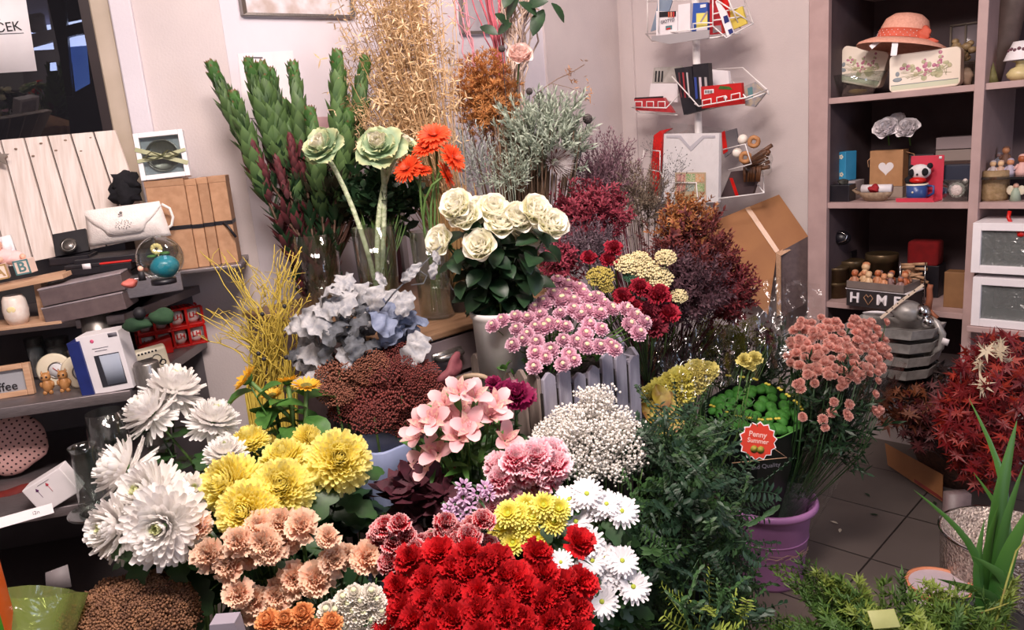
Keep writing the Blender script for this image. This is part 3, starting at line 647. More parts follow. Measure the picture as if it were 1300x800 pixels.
# carafe
P = np.array([*hz(122, 648, .72)[:2], .72])
t = thing('glass_carafe', 'clear glass carafe with handle beside the tulip box', 'carafe', mp(P, LROT)); b = B(); b.lathe([(.0001, .002), (.035, .002), (.034, .03), (.028, .10), (.027, .15), (.032, .165), (.030, .165), (.025, .15), (.026, .10), (.0001, .008)], 28); part('body', b, M['glass'], t)
b = B(); b.tube([(.028, 0, .15), (.055, 0, .145), (.055, 0, .09), (.032, 0, .06)], .005, 8); part('handle', b, M['glass'], t)
P = np.array([*hz(150, 610, .72)[:2], .72]); t = thing('glass_pitcher', 'taller clear glass pitcher behind the carafe', 'pitcher', mp(P, LROT)); b = B(); b.lathe([(.0001, .002), (.045, .002), (.05, .1), (.045, .19), (.043, .19), (.047, .1), (.0001, .008)], 28); part('body', b, M['glass'], t)
b = B(); b.tube([(.048, 0, .17), (.08, 0, .16), (.078, 0, .08), (.05, 0, .05)], .005, 8); part('handle', b, M['glass'], t)
P = np.array([*hz(128, 652, .72)[:2], .722]); t = thing('glass_plate', 'flat clear glass plate at the front of the lower shelf', 'plate', mp(P, LROT)); b = B(); b.lathe([(.0001, 0), (.04, 0), (.07, .008), (.068, .01), (.04, .003), (.0001, .003)], 32); part('dish', b, M['glass'], t)
P = np.array([*hz(35, 662, .72)[:2], .722])
t = thing('shelf_label_strip', 'white paper strip lying on the lower shelf edge', 'label', mp(P, LROT + .35)); b = B(); b.box((0, 0, .012), (.11, .004, .024)); part('card', b, M['white'], t, Matrix.Rotation(-.5, 4, 'X') @ Matrix.Rotation(0, 4, 'Y'), smooth=False)
part('lettering', text_mesh('i2n', .012, .0003), M['greyink'], t, Matrix.Rotation(-.5, 4, 'X') @ Matrix.Translation((.02, -.0024, .012)) @ TXTM)
b = B(); b.prism([(-.028, 0), (.028, 0), (.026, .055), (-.024, .045)], .002); solo('grey_card', b, mat('dim_grey_card', '8a8284', vary=0), 'small folded grey card in the dark space below the shelves', 'card', mp(hp(75, 748, P0 + LN * .72, LN), LROT, -.2))
# ================= RIGHT SHELVING UNIT =================
SX = 3.05
un = thing('shelving_unit', 'tall mauve painted open shelving unit on the right', 'shelving')
yl = Rhit(1041, 200, SX)[1]; yr = Rhit(1236, 200, SX)[1]
SZ = [Rhit(1048, 384, SX)[2], Rhit(1048, 258, SX)[2], Rhit(1050, 125, SX)[2]]
def Xbox(b, x0, x1, y0, y1, z0, z1): b.box(((x0 + x1) / 2, (y0 + y1) / 2, (z0 + z1) / 2), (x1 - x0, y1 - y0, z1 - z0))
Y0L, Y0R = Rhit(1026, 200, SX)[1], Rhit(1050, 200, SX)[1]
b = B(); Xbox(b, SX, SX + .03, Y0R, Y0L, .46, 2.8); part('front_post', b, M['shelf_paint'], un, smooth=False, bevel=.002)
YRa, YRb = Rhit(1232, 200, SX)[1], Rhit(1245, 200, SX)[1]
b = B(); Xbox(b, SX, SX + .03, YRb, YRa, .46, 2.8); part('front_post', b, M['shelf_paint'], un, smooth=False, bevel=.002)
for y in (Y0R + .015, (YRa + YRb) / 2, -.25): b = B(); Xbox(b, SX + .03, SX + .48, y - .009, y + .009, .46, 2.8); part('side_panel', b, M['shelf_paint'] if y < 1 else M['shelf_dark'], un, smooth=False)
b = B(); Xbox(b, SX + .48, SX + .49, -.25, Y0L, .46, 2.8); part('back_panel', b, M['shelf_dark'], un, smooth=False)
for z in SZ + [1.96, 2.36]:
    b = B(); Xbox(b, SX + .012, SX + .48, YRa, Y0R + .01, z - .022, z); part('shelf', b, M['shelf_paint'], un, smooth=False, bevel=.001)
    if z > .8: b = B(); Xbox(b, SX + .012, SX + .48, -.25, YRb, z - .022, z); part('shelf', b, M['shelf_paint'], un, smooth=False, bevel=.001)
ZG = Rhit(1270, 224, SX + .05)[2]
b = B(); Xbox(b, SX + .02, SX + .46, -.25, YRb, ZG - .008, ZG); part('glass_shelf', b, M['darkpane'], un, smooth=False)
def RP(px, py, X, z=None):
    P = Rhit(px, py, X)
    return np.array([P[0], P[1], P[2] if z is None else z])
def onR(px, k, X): "stand on shelf k at the column px"; return RP(px, {0: 390, 1: 262, 2: 122}[k], X, SZ[k])
def wR(x0, x1, y, X): return float(np.linalg.norm(Rhit(x1, y, X) - Rhit(x0, y, X)))
# flowered tins
tinm = mat('cream_tin', 'efe4d4', 'e6d6c4', 6, .4, vary=.03); tinpale = mat('pale_green_base', 'c9cdb2', vary=0)
pinkp = mat('printed_pink_flowers', 'b0607f', 'c98a9a', 80, .5, vary=.05); greyp = mat('printed_grey', '8b9498', vary=0); leafp = mat('printed_sage', 'a9ab86', 'c3bb97', 60, .6, vary=0)
def flower_tin(P, rz, ry, w_, h_, lab, rx=0):
    t = thing('flower_tin', lab, 'tin box', mp(P, rz, rx, ry), 'cream tin boxes printed with pink flowers'); d = .07
    b = B(); poly = []; r_ = .018
    for cx, cz, a0 in ((w_ / 2 - r_, r_, -90), (w_ / 2 - r_, h_ - r_, 0), (-w_ / 2 + r_, h_ - r_, 90), (-w_ / 2 + r_, r_, 180)):
        for k in range(5): a = math.radians(a0 + k * 22.5); poly.append((cx + r_ * math.cos(a), cz + r_ * math.sin(a)))
    b.prism(poly, d); part('body', b, tinm, t, smooth=False, bevel=.003)
    b = B(); b.box((0, -d / 2 - .0006, h_ * .12), (w_ - .012, .001, h_ * .12)); part('printed_base', b, tinpale, t, smooth=False)
    b = B(); b.box((0, -d / 2 - .0009, h_ * .19), (w_ - .012, .001, h_ * .015)); b.ball((-w_ * .38, -d / 2, h_ * .33), .016, seg=10, ey=.1, ez=.5); b.ball((-w_ * .38, -d / 2, h_ * .48), .007, seg=8, ey=.1, ez=1.3); part('printed_vase', b, greyp, t)
    R_ = random.Random(4); b = B(); b2 = B(); b3 = B()
    for cx, cz, n_, s_ in ((-.24, .62, 12, .10), (.0, .45, 8, .08), (.22, .62, 16, .14), (.05, .65, 5, .06)):
        for k in range(n_):
            x = (cx + R_.gauss(0, s_ * .8)) * w_; z = (cz + R_.gauss(0, s_ * .6)) * h_
            (b if R_.random() < .6 else b2).ball((x, -d / 2, z), R_.uniform(.0035, .006) * w_ / .17, seg=8, ey=.15)
    for cx, cz, rr in ((.2, .38, .017), (-.0, .3, .012), (-.12, .42, .01)): b2.ball((cx * w_, -d / 2 + .0003, cz * h_), rr, seg=10, ey=.05, ez=1.0)
    for k in range(14): b3.tube([(R_.uniform(-.35, .4) * w_, -d / 2 - .0004, R_.uniform(.3, .4) * h_), (R_.uniform(-.35, .4) * w_, -d / 2 - .0004, R_.uniform(.5, .6) * h_)], .0008, 4)
    part('printed_flowers', b, pinkp, t); part('printed_leaves', b2, leafp, t); part('printed_stems', b3, leafp, t)
    return t
w1 = wR(1132, 1219, 90, SX + .08)
flower_tin(onR(1175, 2, SX + .09), RROT + .1, -.02, w1, .133, 'cream flower-printed tin box standing upright on the top shelf, right one')
flower_tin(onR(1089, 2, SX + .19) + UZ * .045, RROT + .1, .28, .175, .135, 'cream flower-printed tin box tilted in a glass bowl under the hat')
t = thing('glass_bowl', 'clear flared glass bowl holding the tilted flower tin', 'bowl', mp(onR(1088, 2, SX + .15), RROT)); b = B(); b.lathe([(.0001, .003), (.055, .003), (.105, .085), (.102, .085), (.052, .009), (.0001, .009)], 4 * 7); part('bowl', b, M['glass'], t); b = B(); blob(b, (0, 0, .018), .035, 3, .2, ez=.3); part('golden_filling', b, mat('golden_straw', '8f6a2a', 'b08a3a', 60, vary=0), t)
# straw hat
hm = mat('peach_straw', 'e3a892', 'd79a84', 120, .75, bump=.25, vary=0); hb = mat('coral_band', 'd0604a', 'c5583f', 20, .7, vary=0)
P = RP(1146, 52, SX + .10)
t = thing('straw_hat', 'peach straw sun hat with coral dotted band resting on the tins', 'hat', mp(P, RROT + .15, -.12, .17))
b = B(); cr_ = .082
b.lathe([(.155, -.028), (.150, -.018), (.12, -.003), (.092, 0), (.086, .012), (cr_, .045), (cr_ * .88, .072), (cr_ * .6, .090), (.02, .096), (.0001, .096), ], 40, None, 0, 1, .9)
part('crown_and_brim', b, hm, t)
b = B(); b.lathe([(.0945, .002), (.090, .012), (.0865, .034), (.0835, .034)], 40, None, 0, 1, .9); part('band', b, hb, t)
b = B()
for i in range(26):
    a = i * math.pi * 2 / 26
    for k in range(3): rr = (.0925, .0895, .0875)[k]; b.ball((rr * math.cos(a + k * .12), rr * .9 * math.sin(a + k * .12), .008 + .009 * k), .0016, seg=5)
part('band_dots', b, M['white'], t)
b = B(); blob(b, (.075, -.055, .016), .022, 4, .3, ex=1, ey=.6, ez=1.1); blob(b, (.1, -.06, -.008), .02, 6, .2, ex=1.4, ey=.4, ez=.5); part('band_bow', b, hb, t)
b = B(); b.box((0, 0, -.02), (.016, .001, .045)); part('paper_tag', b, M['white'], t, Matrix.Translation((-.055, -.10, -.012)) @ Matrix.Rotation(.75, 4, 'Y'), smooth=False); 
b = B(); b.box((0, 0, -.02), (.02, .001, .045)); part('paper_tag', b, M['white'], t, Matrix.Translation((-.0, -.13, -.03)) @ Matrix.Rotation(-.1, 4, 'Y'), smooth=False)
# white globe behind bowl
b = B(); b.ball((0, 0, .04), .04, seg=18); solo('white_ball', b, M['white'], 'pale round ball at the left end of the top shelf', 'ball', mp(onR(1060, 2, SX + .20), RROT))
# dark picture / bird ornament etc. behind the right tin
t = thing('small_lantern', 'small dark lantern with windows at the back of the top shelf', 'lantern', mp(onR(1222, 2, SX + .36), RROT)); b = B()
for sx in (-.05, 0, .05): b.box((sx, 0, .16), (.006, .01, .14))
for sz in (.09, .23): b.box((0, 0, sz), (.106, .01, .006))
part('frame', b, mat('tarnished_metal', '6d6258', vary=0), t)
b = B(); b.box((0, .006, .16), (.1, .002, .13)); part('pane', b, mat('grey_glassy_pane', '7e7478', vary=0, rough=.2), t)
b = B(); b.box((0, 0, .045), (.1, .08, .09)); part('base', b, mat('dim_brown', '4e3d34', vary=0), t)
t = thing('shell_ornament', 'brown ornament of shells and round beads at the right of the top shelf', 'ornament', mp(onR(1223, 2, SX + .17), RROT)); b = B()
b.cyl(.045, .0, .006, 20, mk(0, 0, .075))
for sx in (-.03, .03): b.cyl(.004, 0, .075, 8, mk(sx, 0, 0))
part('glass_stand', b, M['glass'], t)
b = B(); R_ = random.Random(9)
for k in range(14): b.ball((R_.uniform(-.035, .035), R_.uniform(-.02, .02), .095 + R_.uniform(0, .07)), R_.uniform(.012, .018), seg=10, ez=.8)
part('shells', b, mat('brown_shell', '6b5438', 'a08a66', 40, .5, vary=0), t)
b = B(); blob(b, (0, 0, .035), .03, 5, .2, ez=1); part('pale_figure', b, mat('beige_resin', 'b49a84', vary=0), t)
# table lamp at far right
t = thing('porcelain_oil_lamp', 'small cream lamp with pierced white shade at the right edge', 'lamp', mp(RP(1294, 114, SX + .12, SZ[2]), RROT)); b = B(); b.lathe([(.0001, 0), (.022, 0), (.038, .012), (.042, .024), (.030, .04), (.016, .046), (.014, .06), (.03, .065), (.0001, .065)], 24); part('base', b, mat('cream_yellow_ceramic', 'd9c994', 'cfbd88', 30, .35, vary=0), t)
b = B(); b.lathe([(.052, .068), (.04, .098), (.026, .128), (.0001, .13), (.0001, .127), (.024, .125), (.049, .068)], 28); part('lamp_shade', b, M['white'], t)
b = B()
for k in range(7): b.ball((.038 * math.sin(-1 + k * .33), -.038 * math.cos(-1 + k * .33), .10 + .004 * (k % 2)), .006, seg=8)
part('pierced_holes', b, mat('dusky_plum', '6c4450', vary=0), t)
t = thing('wooden_duck_neck', 'tall dim taupe bird-neck ornament in the upper right bay', 'ornament', mp(RP(1270, 116, SX + .2, SZ[2]), RROT)); b = B(); b.tube([(-.03, 0, .0), (-.02, 0, .08), (.01, 0, .15), (.02, 0, .25), (.05, 0, .4)], .03, 10, r1=.05); part('neck', b, mat('dusty_taupe', '66544e', '5a4a44', vary=0), t)
t = thing('star_trim_ornament', 'small gold trimmed green ornament left of the porcelain lamp', 'ornament', mp(RP(1259, 116, SX + .1, SZ[2]), RROT)); b = B(); b.lathe([(.0001, 0), (.02, 0), (.012, .03), (.0001, .07)], 10); part('cone', b, mat('olive_gold', '8c8450', '6f6a3c', 60, vary=0), t)
# ---- second shelf (k=1) ----
boxthing('blue_gift_box', 'blue gift box with pale flower print', 'gift box', onR(1071, 1, SX + .17) + UZ * .075, RROT - .25, .062, .07, .115, mat('sky_blue_card', '2f86b0', '3a94be', 10, .5, vary=0))
t = bpy.data.objects['blue_gift_box']; b = B()
for x_, z_ in ((-.018, .06), (.012, .025), (.01, .095)):
    for a in range(5): b.ball((x_ + .006 * math.cos(a * 1.257), -.0352, z_ + .006 * math.sin(a * 1.257)), .004, seg=6, ey=.1)
part('flower_print', b, M['cream'], t)
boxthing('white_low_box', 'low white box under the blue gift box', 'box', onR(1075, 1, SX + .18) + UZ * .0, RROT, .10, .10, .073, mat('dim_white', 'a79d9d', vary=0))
t = thing('black_gift_parcel', 'black wrapped parcel with bow at the left of the middle shelf', 'parcel', mp(onR(1066, 1, SX + .08), RROT)); b = B(); b.box((0, 0, .033), (.10, .07, .066)); part('box', b, M['black'], t, bevel=.003, smooth=False); b = B(); blob(b, (.01, 0, .075), .02, 3, .3, ez=.6); part('bow', b, mat('dark_bow', '2a2a26', '3c3a33', 40, vary=0), t)
P = onR(1127, 1, SX + .22)
t = thing('heart_gift_bag', 'kraft gift bag with white heart, holding white fabric roses', 'gift bag', mp(P + UZ * .045, RROT - .02)); wb_ = .125
b = B(); b.box((0, 0, .07), (wb_, .06, .14)); part('bag', b, mat('warm_kraft', 'b98a60', 'ae7f56', 30, .75, vary=0), t, smooth=False, bevel=.001)
b = B(); hp_ = []
for k in range(28): a = k / 28 * 2 * math.pi; hp_.append((.0018 * 16 * math.sin(a) ** 3, .0018 * (13 * math.cos(a) - 5 * math.cos(2 * a) - 2 * math.cos(3 * a) - math.cos(4 * a))))
b.prism(hp_, .001, mk(0, -.0306, .072)); part('heart', b, M['white'], t, smooth=False)
b = B(); b.tube([(-wb_ / 2, 0, .12), (-wb_ / 2 - .02, 0, .10), (-wb_ / 2 - .012, -.01, .075)], .002, 6); b.tube([(wb_ / 2, 0, .13), (wb_ / 2 + .03, 0, .12), (wb_ / 2 + .035, -.01, .09)], .002, 6); part('cord_handles', b, M['kraft'], t)
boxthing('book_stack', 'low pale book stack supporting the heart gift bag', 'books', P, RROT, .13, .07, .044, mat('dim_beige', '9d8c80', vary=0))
boxthing('grey_gift_box', 'dark grey gift box right behind the heart bag', 'gift box', onR(1166, 1, SX + .30) , RROT, .12, .08, .16, mat('charcoal_card', '4a4448', vary=0))
for i, (x, y, s_) in enumerate(((1127, 168, 1.25), (1154, 168, 1.15), (1140, 160, 1.0))):
    t = thing('fabric_rose', ('white fabric rose, left of the three above the heart bag', 'white fabric rose, right of the three above the heart bag', 'white fabric rose at the back of the three above the heart bag')[i], 'artificial flower', mp(RP(x, y, SX + .17 + .03 * (i == 2)), RROT), 'white fabric roses')
    FR = globals().setdefault('FR', []); FR.append((t, s_))
t = thing('twine_basket', 'small woven boat basket with rolled white cloth and red rose', 'basket', mp(onR(1111, 1, SX + .07), RROT)); b = B(); b.lathe([(.0001, .002), (.03, .002), (.045, .02), (.052, .036), (.048, .036), (.04, .02), (.0001, .008)], 24, None, 0, 1.25, .7, .03, 12); b.tube([(-.062, 0, .03), (-.085, 0, .045), (-.07, 0, .05)], .008, 8, r1=.003); part('basket', b, mat('wicker_beige', 'a58c74', '8b735d', 90, .7, bump=.4, vary=0), t)
b = B(); b.cyl(.017, -.055, .055, 16, mk(.005, 0, .047, ry=math.pi / 2)); part('rolled_cloth', b, M['white'], t)
b = B(); blob(b, (0, -.015, .048), .018, 4, .25, ex=1.1, ez=.85); part('red_rose', b, mat('deep_red_felt', 'a01420', '860f18', 60, .8, vary=0), t)
# panda mug pack
P = onR(1167, 1, SX + .06)
t = thing('panda_mug_pack', 'pink gift card with blue mug and plush panda bear head', 'gift set', mp(P, RROT - .06)); pc = mat('pink_red_card', 'cf3d52', 'c5364a', 10, .45, vary=0)
b = B(); b.box((.01, .035, .082), (.115, .003, .164)); b.box((0, 0, .0015), (.13, .075, .003)); b.box((-.005, -.036, .008), (.13, .003, .014)); part('card', b, pc, t, bevel=.001, smooth=False)
b = B(); b.lathe([(.0001, .004), (.03, .004), (.036, .02), (.037, .065), (.034, .065), (.033, .02), (.0001, .01)], 26, mk(-.01, 0, 0)); b.tube([(.026, -.005, .058), (.05, -.008, .055), (.05, -.008, .03), (.03, -.005, .018)], .0045, 8); part('mug', b, mat('blue_mug', '35508c', '2a4278', 14, .3, vary=0), t)
b = B(); b.lathe([(.0375, .060), (.038, .066), (.034, .066)], 26, mk(-.01, 0, 0)); b.ball((-.012, -.037, .036), .004, seg=8); part('mug_trim', b, M['cream'], t)
b = B(); b.ball((-.002, -.0, .108), .035, seg=18, ex=1.1, ey=.7, ez=.8); part('panda_head', b, mat('white_plush', 'e4dede', 'd6cfcf', 60, .9, bump=.3, vary=0), t)
b = B(); b.ball((-.024, -.018, .106), .012, seg=10, ey=.7, ez=1.2); b.ball((.022, -.018, .108), .012, seg=10, ey=.7, ez=1.2); b.ball((-.032, .0, .125), .01, seg=8); b.ball((.032, .0, .129), .011, seg=8); b.ball((-.002, -.026, .10), .004, seg=8); blob(b, (-.034, -.01, .078), .018, 3, .1, ex=1, ez=.9); part('black_patches', b, M['blackcloth'], t)
b = B(); b.ball((-.005, -.012, .078), .025, seg=12, ex=1.2, ez=.5); part('red_scarf', b, M['red'], t)
b = B(); b.box((.055, .032, .155), (.01, .001, .01)); part('white_sticker', b, M['white'], t)
boxthing('navy_album', 'dark navy box behind the framed silver seal', 'box', onR(1213, 1, SX + .14), RROT, .10, .06, .125, mat('navy_card', '262c40', '1f2438', 10, .5, vary=0))
t = thing('framed_seal', 'dark framed silver relief flower medallion', 'ornament', mp(onR(1212, 1, SX + .05), RROT)); b = B(); b.box((0, .01, .038), (.085, .01, .076)); part('backing', b, M['black'], t, bevel=.001, smooth=False)
b = B()
for k in range(12): a = k * .5236; b.ball((.004 + .02 * math.cos(a), .002, .04 + .02 * math.sin(a)), .009, seg=8, ey=.5)
b.ball((.004, -.003, .04), .02, seg=14, ey=.3); b.ball((.03, .0, .072), .009, seg=8, ey=.5); part('medallion', b, mat('silver_white_relief', 'e2d6d2', 'cfc2be', 200, .4, .2, bump=.5, vary=0), t)
b = B(); b.box((0, -.004, .038), (.082, .001, .072)); part('clear_cover', b, M['glass'], t)
for i, (dx, z_, hh, c_) in enumerate(((0, .175, .045, '9a8a8c'), (.004, .130, .042, '94857f'))):
    boxthing('pale_carton', 'pale carton, %s of the two stacked at the right of the middle shelf' % ('upper', 'lower')[i], 'box', onR(1212, 1, SX + .30) + UZ * (z_ + .0), RROT, .13, .08, hh, mat('pale_carton_%d' % i, c_, vary=0), group='stacked pale cartons')
boxthing('dark_wooden_box', 'dark brown box below the stacked pale cartons', 'box', onR(1212, 1, SX + .30), RROT, .12, .08, .129, mat('dark_brown_wood', '3a2420', '4a3026', 14, vary=0))
# ---- third shelf (k=0) ----
brass = mat('olive_brass_tin', '6e5c44', '625038', 30, .35, .6, vary=.03)
def tin(P, r_, h_, lab, rz=0):
    t = thing('round_tin', lab, 'tin', mp(P, RROT), 'olive round tins'); b = B(); b.lathe([(.0001, 0), (r_, 0), (r_, h_ * .80), (r_ + .0015, h_ * .80), (r_ + .0015, h_ - .002), (r_, h_), (r_ - .004, h_ - .003), (.0001, h_ - .003)], 32); part('tin', b, brass, t); return t
tin(onR(1061, 0, SX + .12), .047, .065, 'olive round tin, lower of the stack at the left of the third shelf'); tin(onR(1061, 0, SX + .12) + UZ * .0655, .047, .062, 'olive round tin, upper of the stack at the left of the third shelf')
tin(onR(1080, 0, SX + .22), .05, .14, 'dark olive tin behind the left stack'); tin(onR(1118, 0, SX + .24), .062, .17, 'tall olive tin in the middle of the third shelf')
t = thing('helmet_ornament', 'glossy black round ornament with silver horns on the tins', 'ornament', mp(RP(1069, 302, SX + .14), RROT)); b = B(); b.ball((0, 0, .0), .035, seg=18, ez=.85); part('body', b, M['black'], t)
b = B(); b.tube([(-.02, -.03, .0), (-.034, -.03, .015), (-.036, -.03, .03), (-.026, -.03, .028)], .003, 6); b.tube([(.0, -.035, -.015), (.025, -.03, -.005), (.03, -.025, .012), (.015, -.03, .024), (-.005, -.032, .03)], .0035, 6); part('silver_horns', b, M['chrome'], t)
boxthing('black_display_block', 'black block carrying the glossy round ornament', 'box', onR(1070, 0, SX + .30), RROT, .09, .06, .165, M['black'])
t = thing('red_cushion_box', 'deep red velvet box at the back of the third shelf', 'box', mp(onR(1172, 0, SX + .27) + UZ * .13, RROT)); b = B(); b.box((0, 0, .045), (.115, .08, .10)); part('velvet', b, mat('deep_red_velvet', '8c0f14', '7a0c10', 30, .9, vary=0), t, bevel=.012)
boxthing('black_carton', 'black carton under the red velvet box', 'box', onR(1172, 0, SX + .28), RROT, .13, .09, .128, M['black'])
t = thing('wooden_tumbler_tower', 'bundle of small pale wooden rolls stacked in a wire rack', 'ornament', mp(onR(1160, 0, SX + .16), RROT)); R_ = random.Random(5); b = B()
for k in range(14): b.cyl(.006, -.025, .025, 8, mk(R_.uniform(-.03, .03), R_.uniform(-.02, .01), .07 + .006 * k + 0, ry=math.pi / 2 + R_.uniform(-.25, .25), rz=R_.uniform(-.3, .3)))
part('rolls', b, mat('pale_wood_roll', 'c09a78', 'ad8666', 30, vary=0), t)
b = B()
for sx in (-.045, .045):
    b.tube([(sx, -.03, 0), (sx, -.03, .16)], .0025, 6)
for k in range(7): b.tube([(-.045, -.03, .01 + k * .011), (.045, -.03, .01 + k * .011)], .0016, 6)
part('wire_rack', b, M['chrome'], t)
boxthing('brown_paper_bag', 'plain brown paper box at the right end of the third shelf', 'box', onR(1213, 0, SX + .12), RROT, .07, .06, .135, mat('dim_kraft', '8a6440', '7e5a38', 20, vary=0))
# HOME sign crate
P = onR(1114, 0, SX - .02)
t = thing('home_box', 'black wooden box sign with white letters spelling home and a twine heart', 'sign', mp(P + UZ * .0, RROT - .12)); b = B(); b.box((0, .05, .034), (.24, .12, .068)); part('box', b, mat('black_stained_wood', '262022', '2f282a', 12, .6, vary=0), t, bevel=.001, smooth=False)
b = B(); b.box((0, .05, .069), (.245, .125, .004)); part('white_edge', b, M['white'], t, smooth=False)
for ch, x_ in (('H', -.085), ('M', .022), ('E', .08)): part('lettering', text_mesh(ch, .055, .003, True), M['white'], t, Matrix.Translation((x_, -.013, .034)) @ TXTM)
b = B(); b.tube([(-.03, -.014, .012), (-.048, -.014, .04), (-.038, -.014, .052), (-.03, -.014, .042), (-.022, -.014, .052), (-.012, -.014, .04), (-.03, -.014, .012)], .0016, 6); part('twine_heart', b, M['kraft'], t)
t = openbox('grey_card_tray', 'shallow grey box crowded with small figurines on the home sign', P + UZ * .071 + np.array([.05, 0, 0]), RROT - .12, .225, .13, .03, mat('grey_taupe_card', '7b6e68', '6f625c', 20, .6, vary=0), M['shelf_dark'])
fm = [mat('resin_' + c, c, vary=.05, rough=.45) for c in ('c98a62', 'a85a34', 'd9b48a', '8a6a66', 'b07a5c')]
R_ = random.Random(12); Pm = P + UZ * .079 + np.array([.05, 0, 0])
def figurine(Pw, s_, m1, m2, lab, grp, rz=RROT):
    t = thing('small_figurine', lab, 'figurine', mp(Pw, rz, 0, 0, s_), grp)
    b = B(); b.lathe([(.0001, 0), (.014, 0), (.015, .01), (.009, .026), (.006, .032), (.0001, .033)], 12); b.tube([(-.009, 0, .026), (-.014, -.008, .016)], .0035, 6); b.tube([(.009, 0, .026), (.014, -.008, .016)], .0035, 6); part('body', b, m1, t)
    b = B(); b.ball((0, 0, .040), .0105, seg=12); part('head', b, m2, t)
    b = B(); b.ball((0, .003, .045), .0105, seg=10, ez=.75); part('hair', b, m1, t); return t
k = 0
rows = ['back', 'middle', 'front']; cols = ['far left', 'centre left', 'centre right', 'far right']
for ry_ in range(3):
    for cx in range(4):
        lx = -.085 + cx * .055 + R_.uniform(-.008, .008) + (.01 if ry_ == 1 else 0); ly = .035 - ry_ * .037
        a = RROT - .12; Pq = Pm + np.array([math.cos(a) * lx - math.sin(a) * ly, math.sin(a) * lx + math.cos(a) * ly, 0])
        figurine(Pq, R_.uniform(.95, 1.25) * (1.35 if (ry_, cx) == (0, 0) else 1), fm[(k * 3) % 5], fm[(2 + k) % 3], 'small brown resin figurine in the grey tray, %s row, %s' % (rows[ry_], cols[cx]), 'figurines in the grey tray'); k += 1
# metal bits in front: silver dish, ladle strap, brown stick
t = thing('white_felt_ring', 'pale round plate with a dark centre in front of the home sign', 'plate', mp(RP(1115, 400, SX - .10), RROT, -.35, -.08)); b = B(); b.lathe([(.012, 0), (.05, 0), (.055, .006), (.03, .012), (.014, .010)], 28); part('plate', b, M['white'], t)
b = B(); b.cyl(.014, 0, .006, 16); part('dark_centre', b, mat('brown_centre', '7a665c', vary=0), t)
t = thing('silver_dome', 'shiny silver dome among the metal trays', 'ornament', mp(RP(1152, 398, SX - .09), RROT)); b = B(); b.ball((0, 0, .01), .052, seg=24, ez=.75); part('dome', b, M['galv'], t)
b = B(); b.ball((.055, -.01, .012), .026, seg=16, ez=1.2); b.ball((.075, -.02, -.02), .022, seg=16); part('bells', b, M['chrome'], t)
b = B(); V0 = RP(1118, 404, SX - .16); V1 = RP(1172, 362, SX - .10); band(b, [V0, V0 * .5 + V1 * .5 + UZ * .004, V1], .018, (0, -.4, 1)); solo('perforated_strap', b, mat('beige_strap', 'c9b9a6', vary=0), 'beige strap with a row of dark holes lying across the silver dome', 'strap')
b = B()
for k in range(6): b.ball(V0 + (V1 - V0) * (.15 + k * .13) + UZ * .004, .003, seg=6)
part('holes', b, M['ink'], bpy.data.objects['perforated_strap'])
t = thing('brown_rabbit_stick', 'upright brown wooden stick ornament beside the silver bells', 'ornament', mp(RP(1178, 392, SX - .07), RROT, 0, .06)); b = B(); b.tube([(0, 0, 0), (.002, 0, .04), (-.002, 0, .075), (.0, 0, .09)], .012, 8, r1=.009); b.tube([(0, 0, 0), (.02, 0, -.02), (.035, 0, -.03)], .008, 8); part('stick', b, mat('red_brown_wood', '8a4f34', '9a5c3e', 14, vary=0), t)
# galvanised trays stack
for k in range(4):
    yb = (410, 427, 444, 460)[k]; P = RP(1130, yb, SX - .12)
    t = thing('galvanised_tray', 'grey galvanised tray, %s in the stack below the home sign' % ('topmost', 'second from top', 'third from top', 'lowest')[k], 'tray', mp(P, RROT, 0, 0), 'stacked galvanised trays'); b = B()
    W2 = .135 - .006 * k; hh = .036; poly = [(-W2, -.09), (W2 - .03, -.09), (W2 + .025, -.02), (W2 + .03, .09), (-W2, .09)]
    n = len(poly); s1_ = .93
    V = [(x * s1_, y * s1_, -hh) for x, y in poly] + [(x, y, 0) for x, y in poly] + [(x * .97, y * .97, 0) for x, y in poly] + [(x * s1_ * .97, y * s1_ * .97, -hh + .003) for x, y in poly]
    F = [tuple(range(n))[::-1]] + [(i, (i + 1) % n, (i + 1) % n + n, i + n) for i in range(n)] + [(i + n, (i + 1) % n + n, (i + 1) % n + 2 * n, i + 2 * n) for i in range(n)] + [(i + 2 * n, (i + 1) % n + 2 * n, (i + 1) % n + 3 * n, i + 3 * n) for i in range(n)] + [tuple(range(3 * n, 4 * n))]
    b.add(V, F); part('tray', b, M['galv'], t, smooth=False)
b = B(); b.box((0, 0, 0), (.022, .001, .024)); solo('hang_tag', b, M['white'], 'little white price tag hanging on the tray stack, right side', 'tag', mp(RP(1200, 434, SX - .16), RROT, 0, .25))
t = thing('tray_hook', 'curved galvanised hook bracket holding the trays', 'hook', mp(RP(1188, 430, SX - .10), RROT)); b = B(); b.tube([(-.03, .02, .07), (.0, 0, .06), (.022, 0, .02), (.018, 0, -.03), (-.03, 0, -.07)], .012, 8); part('hook', b, M['galv'], t)
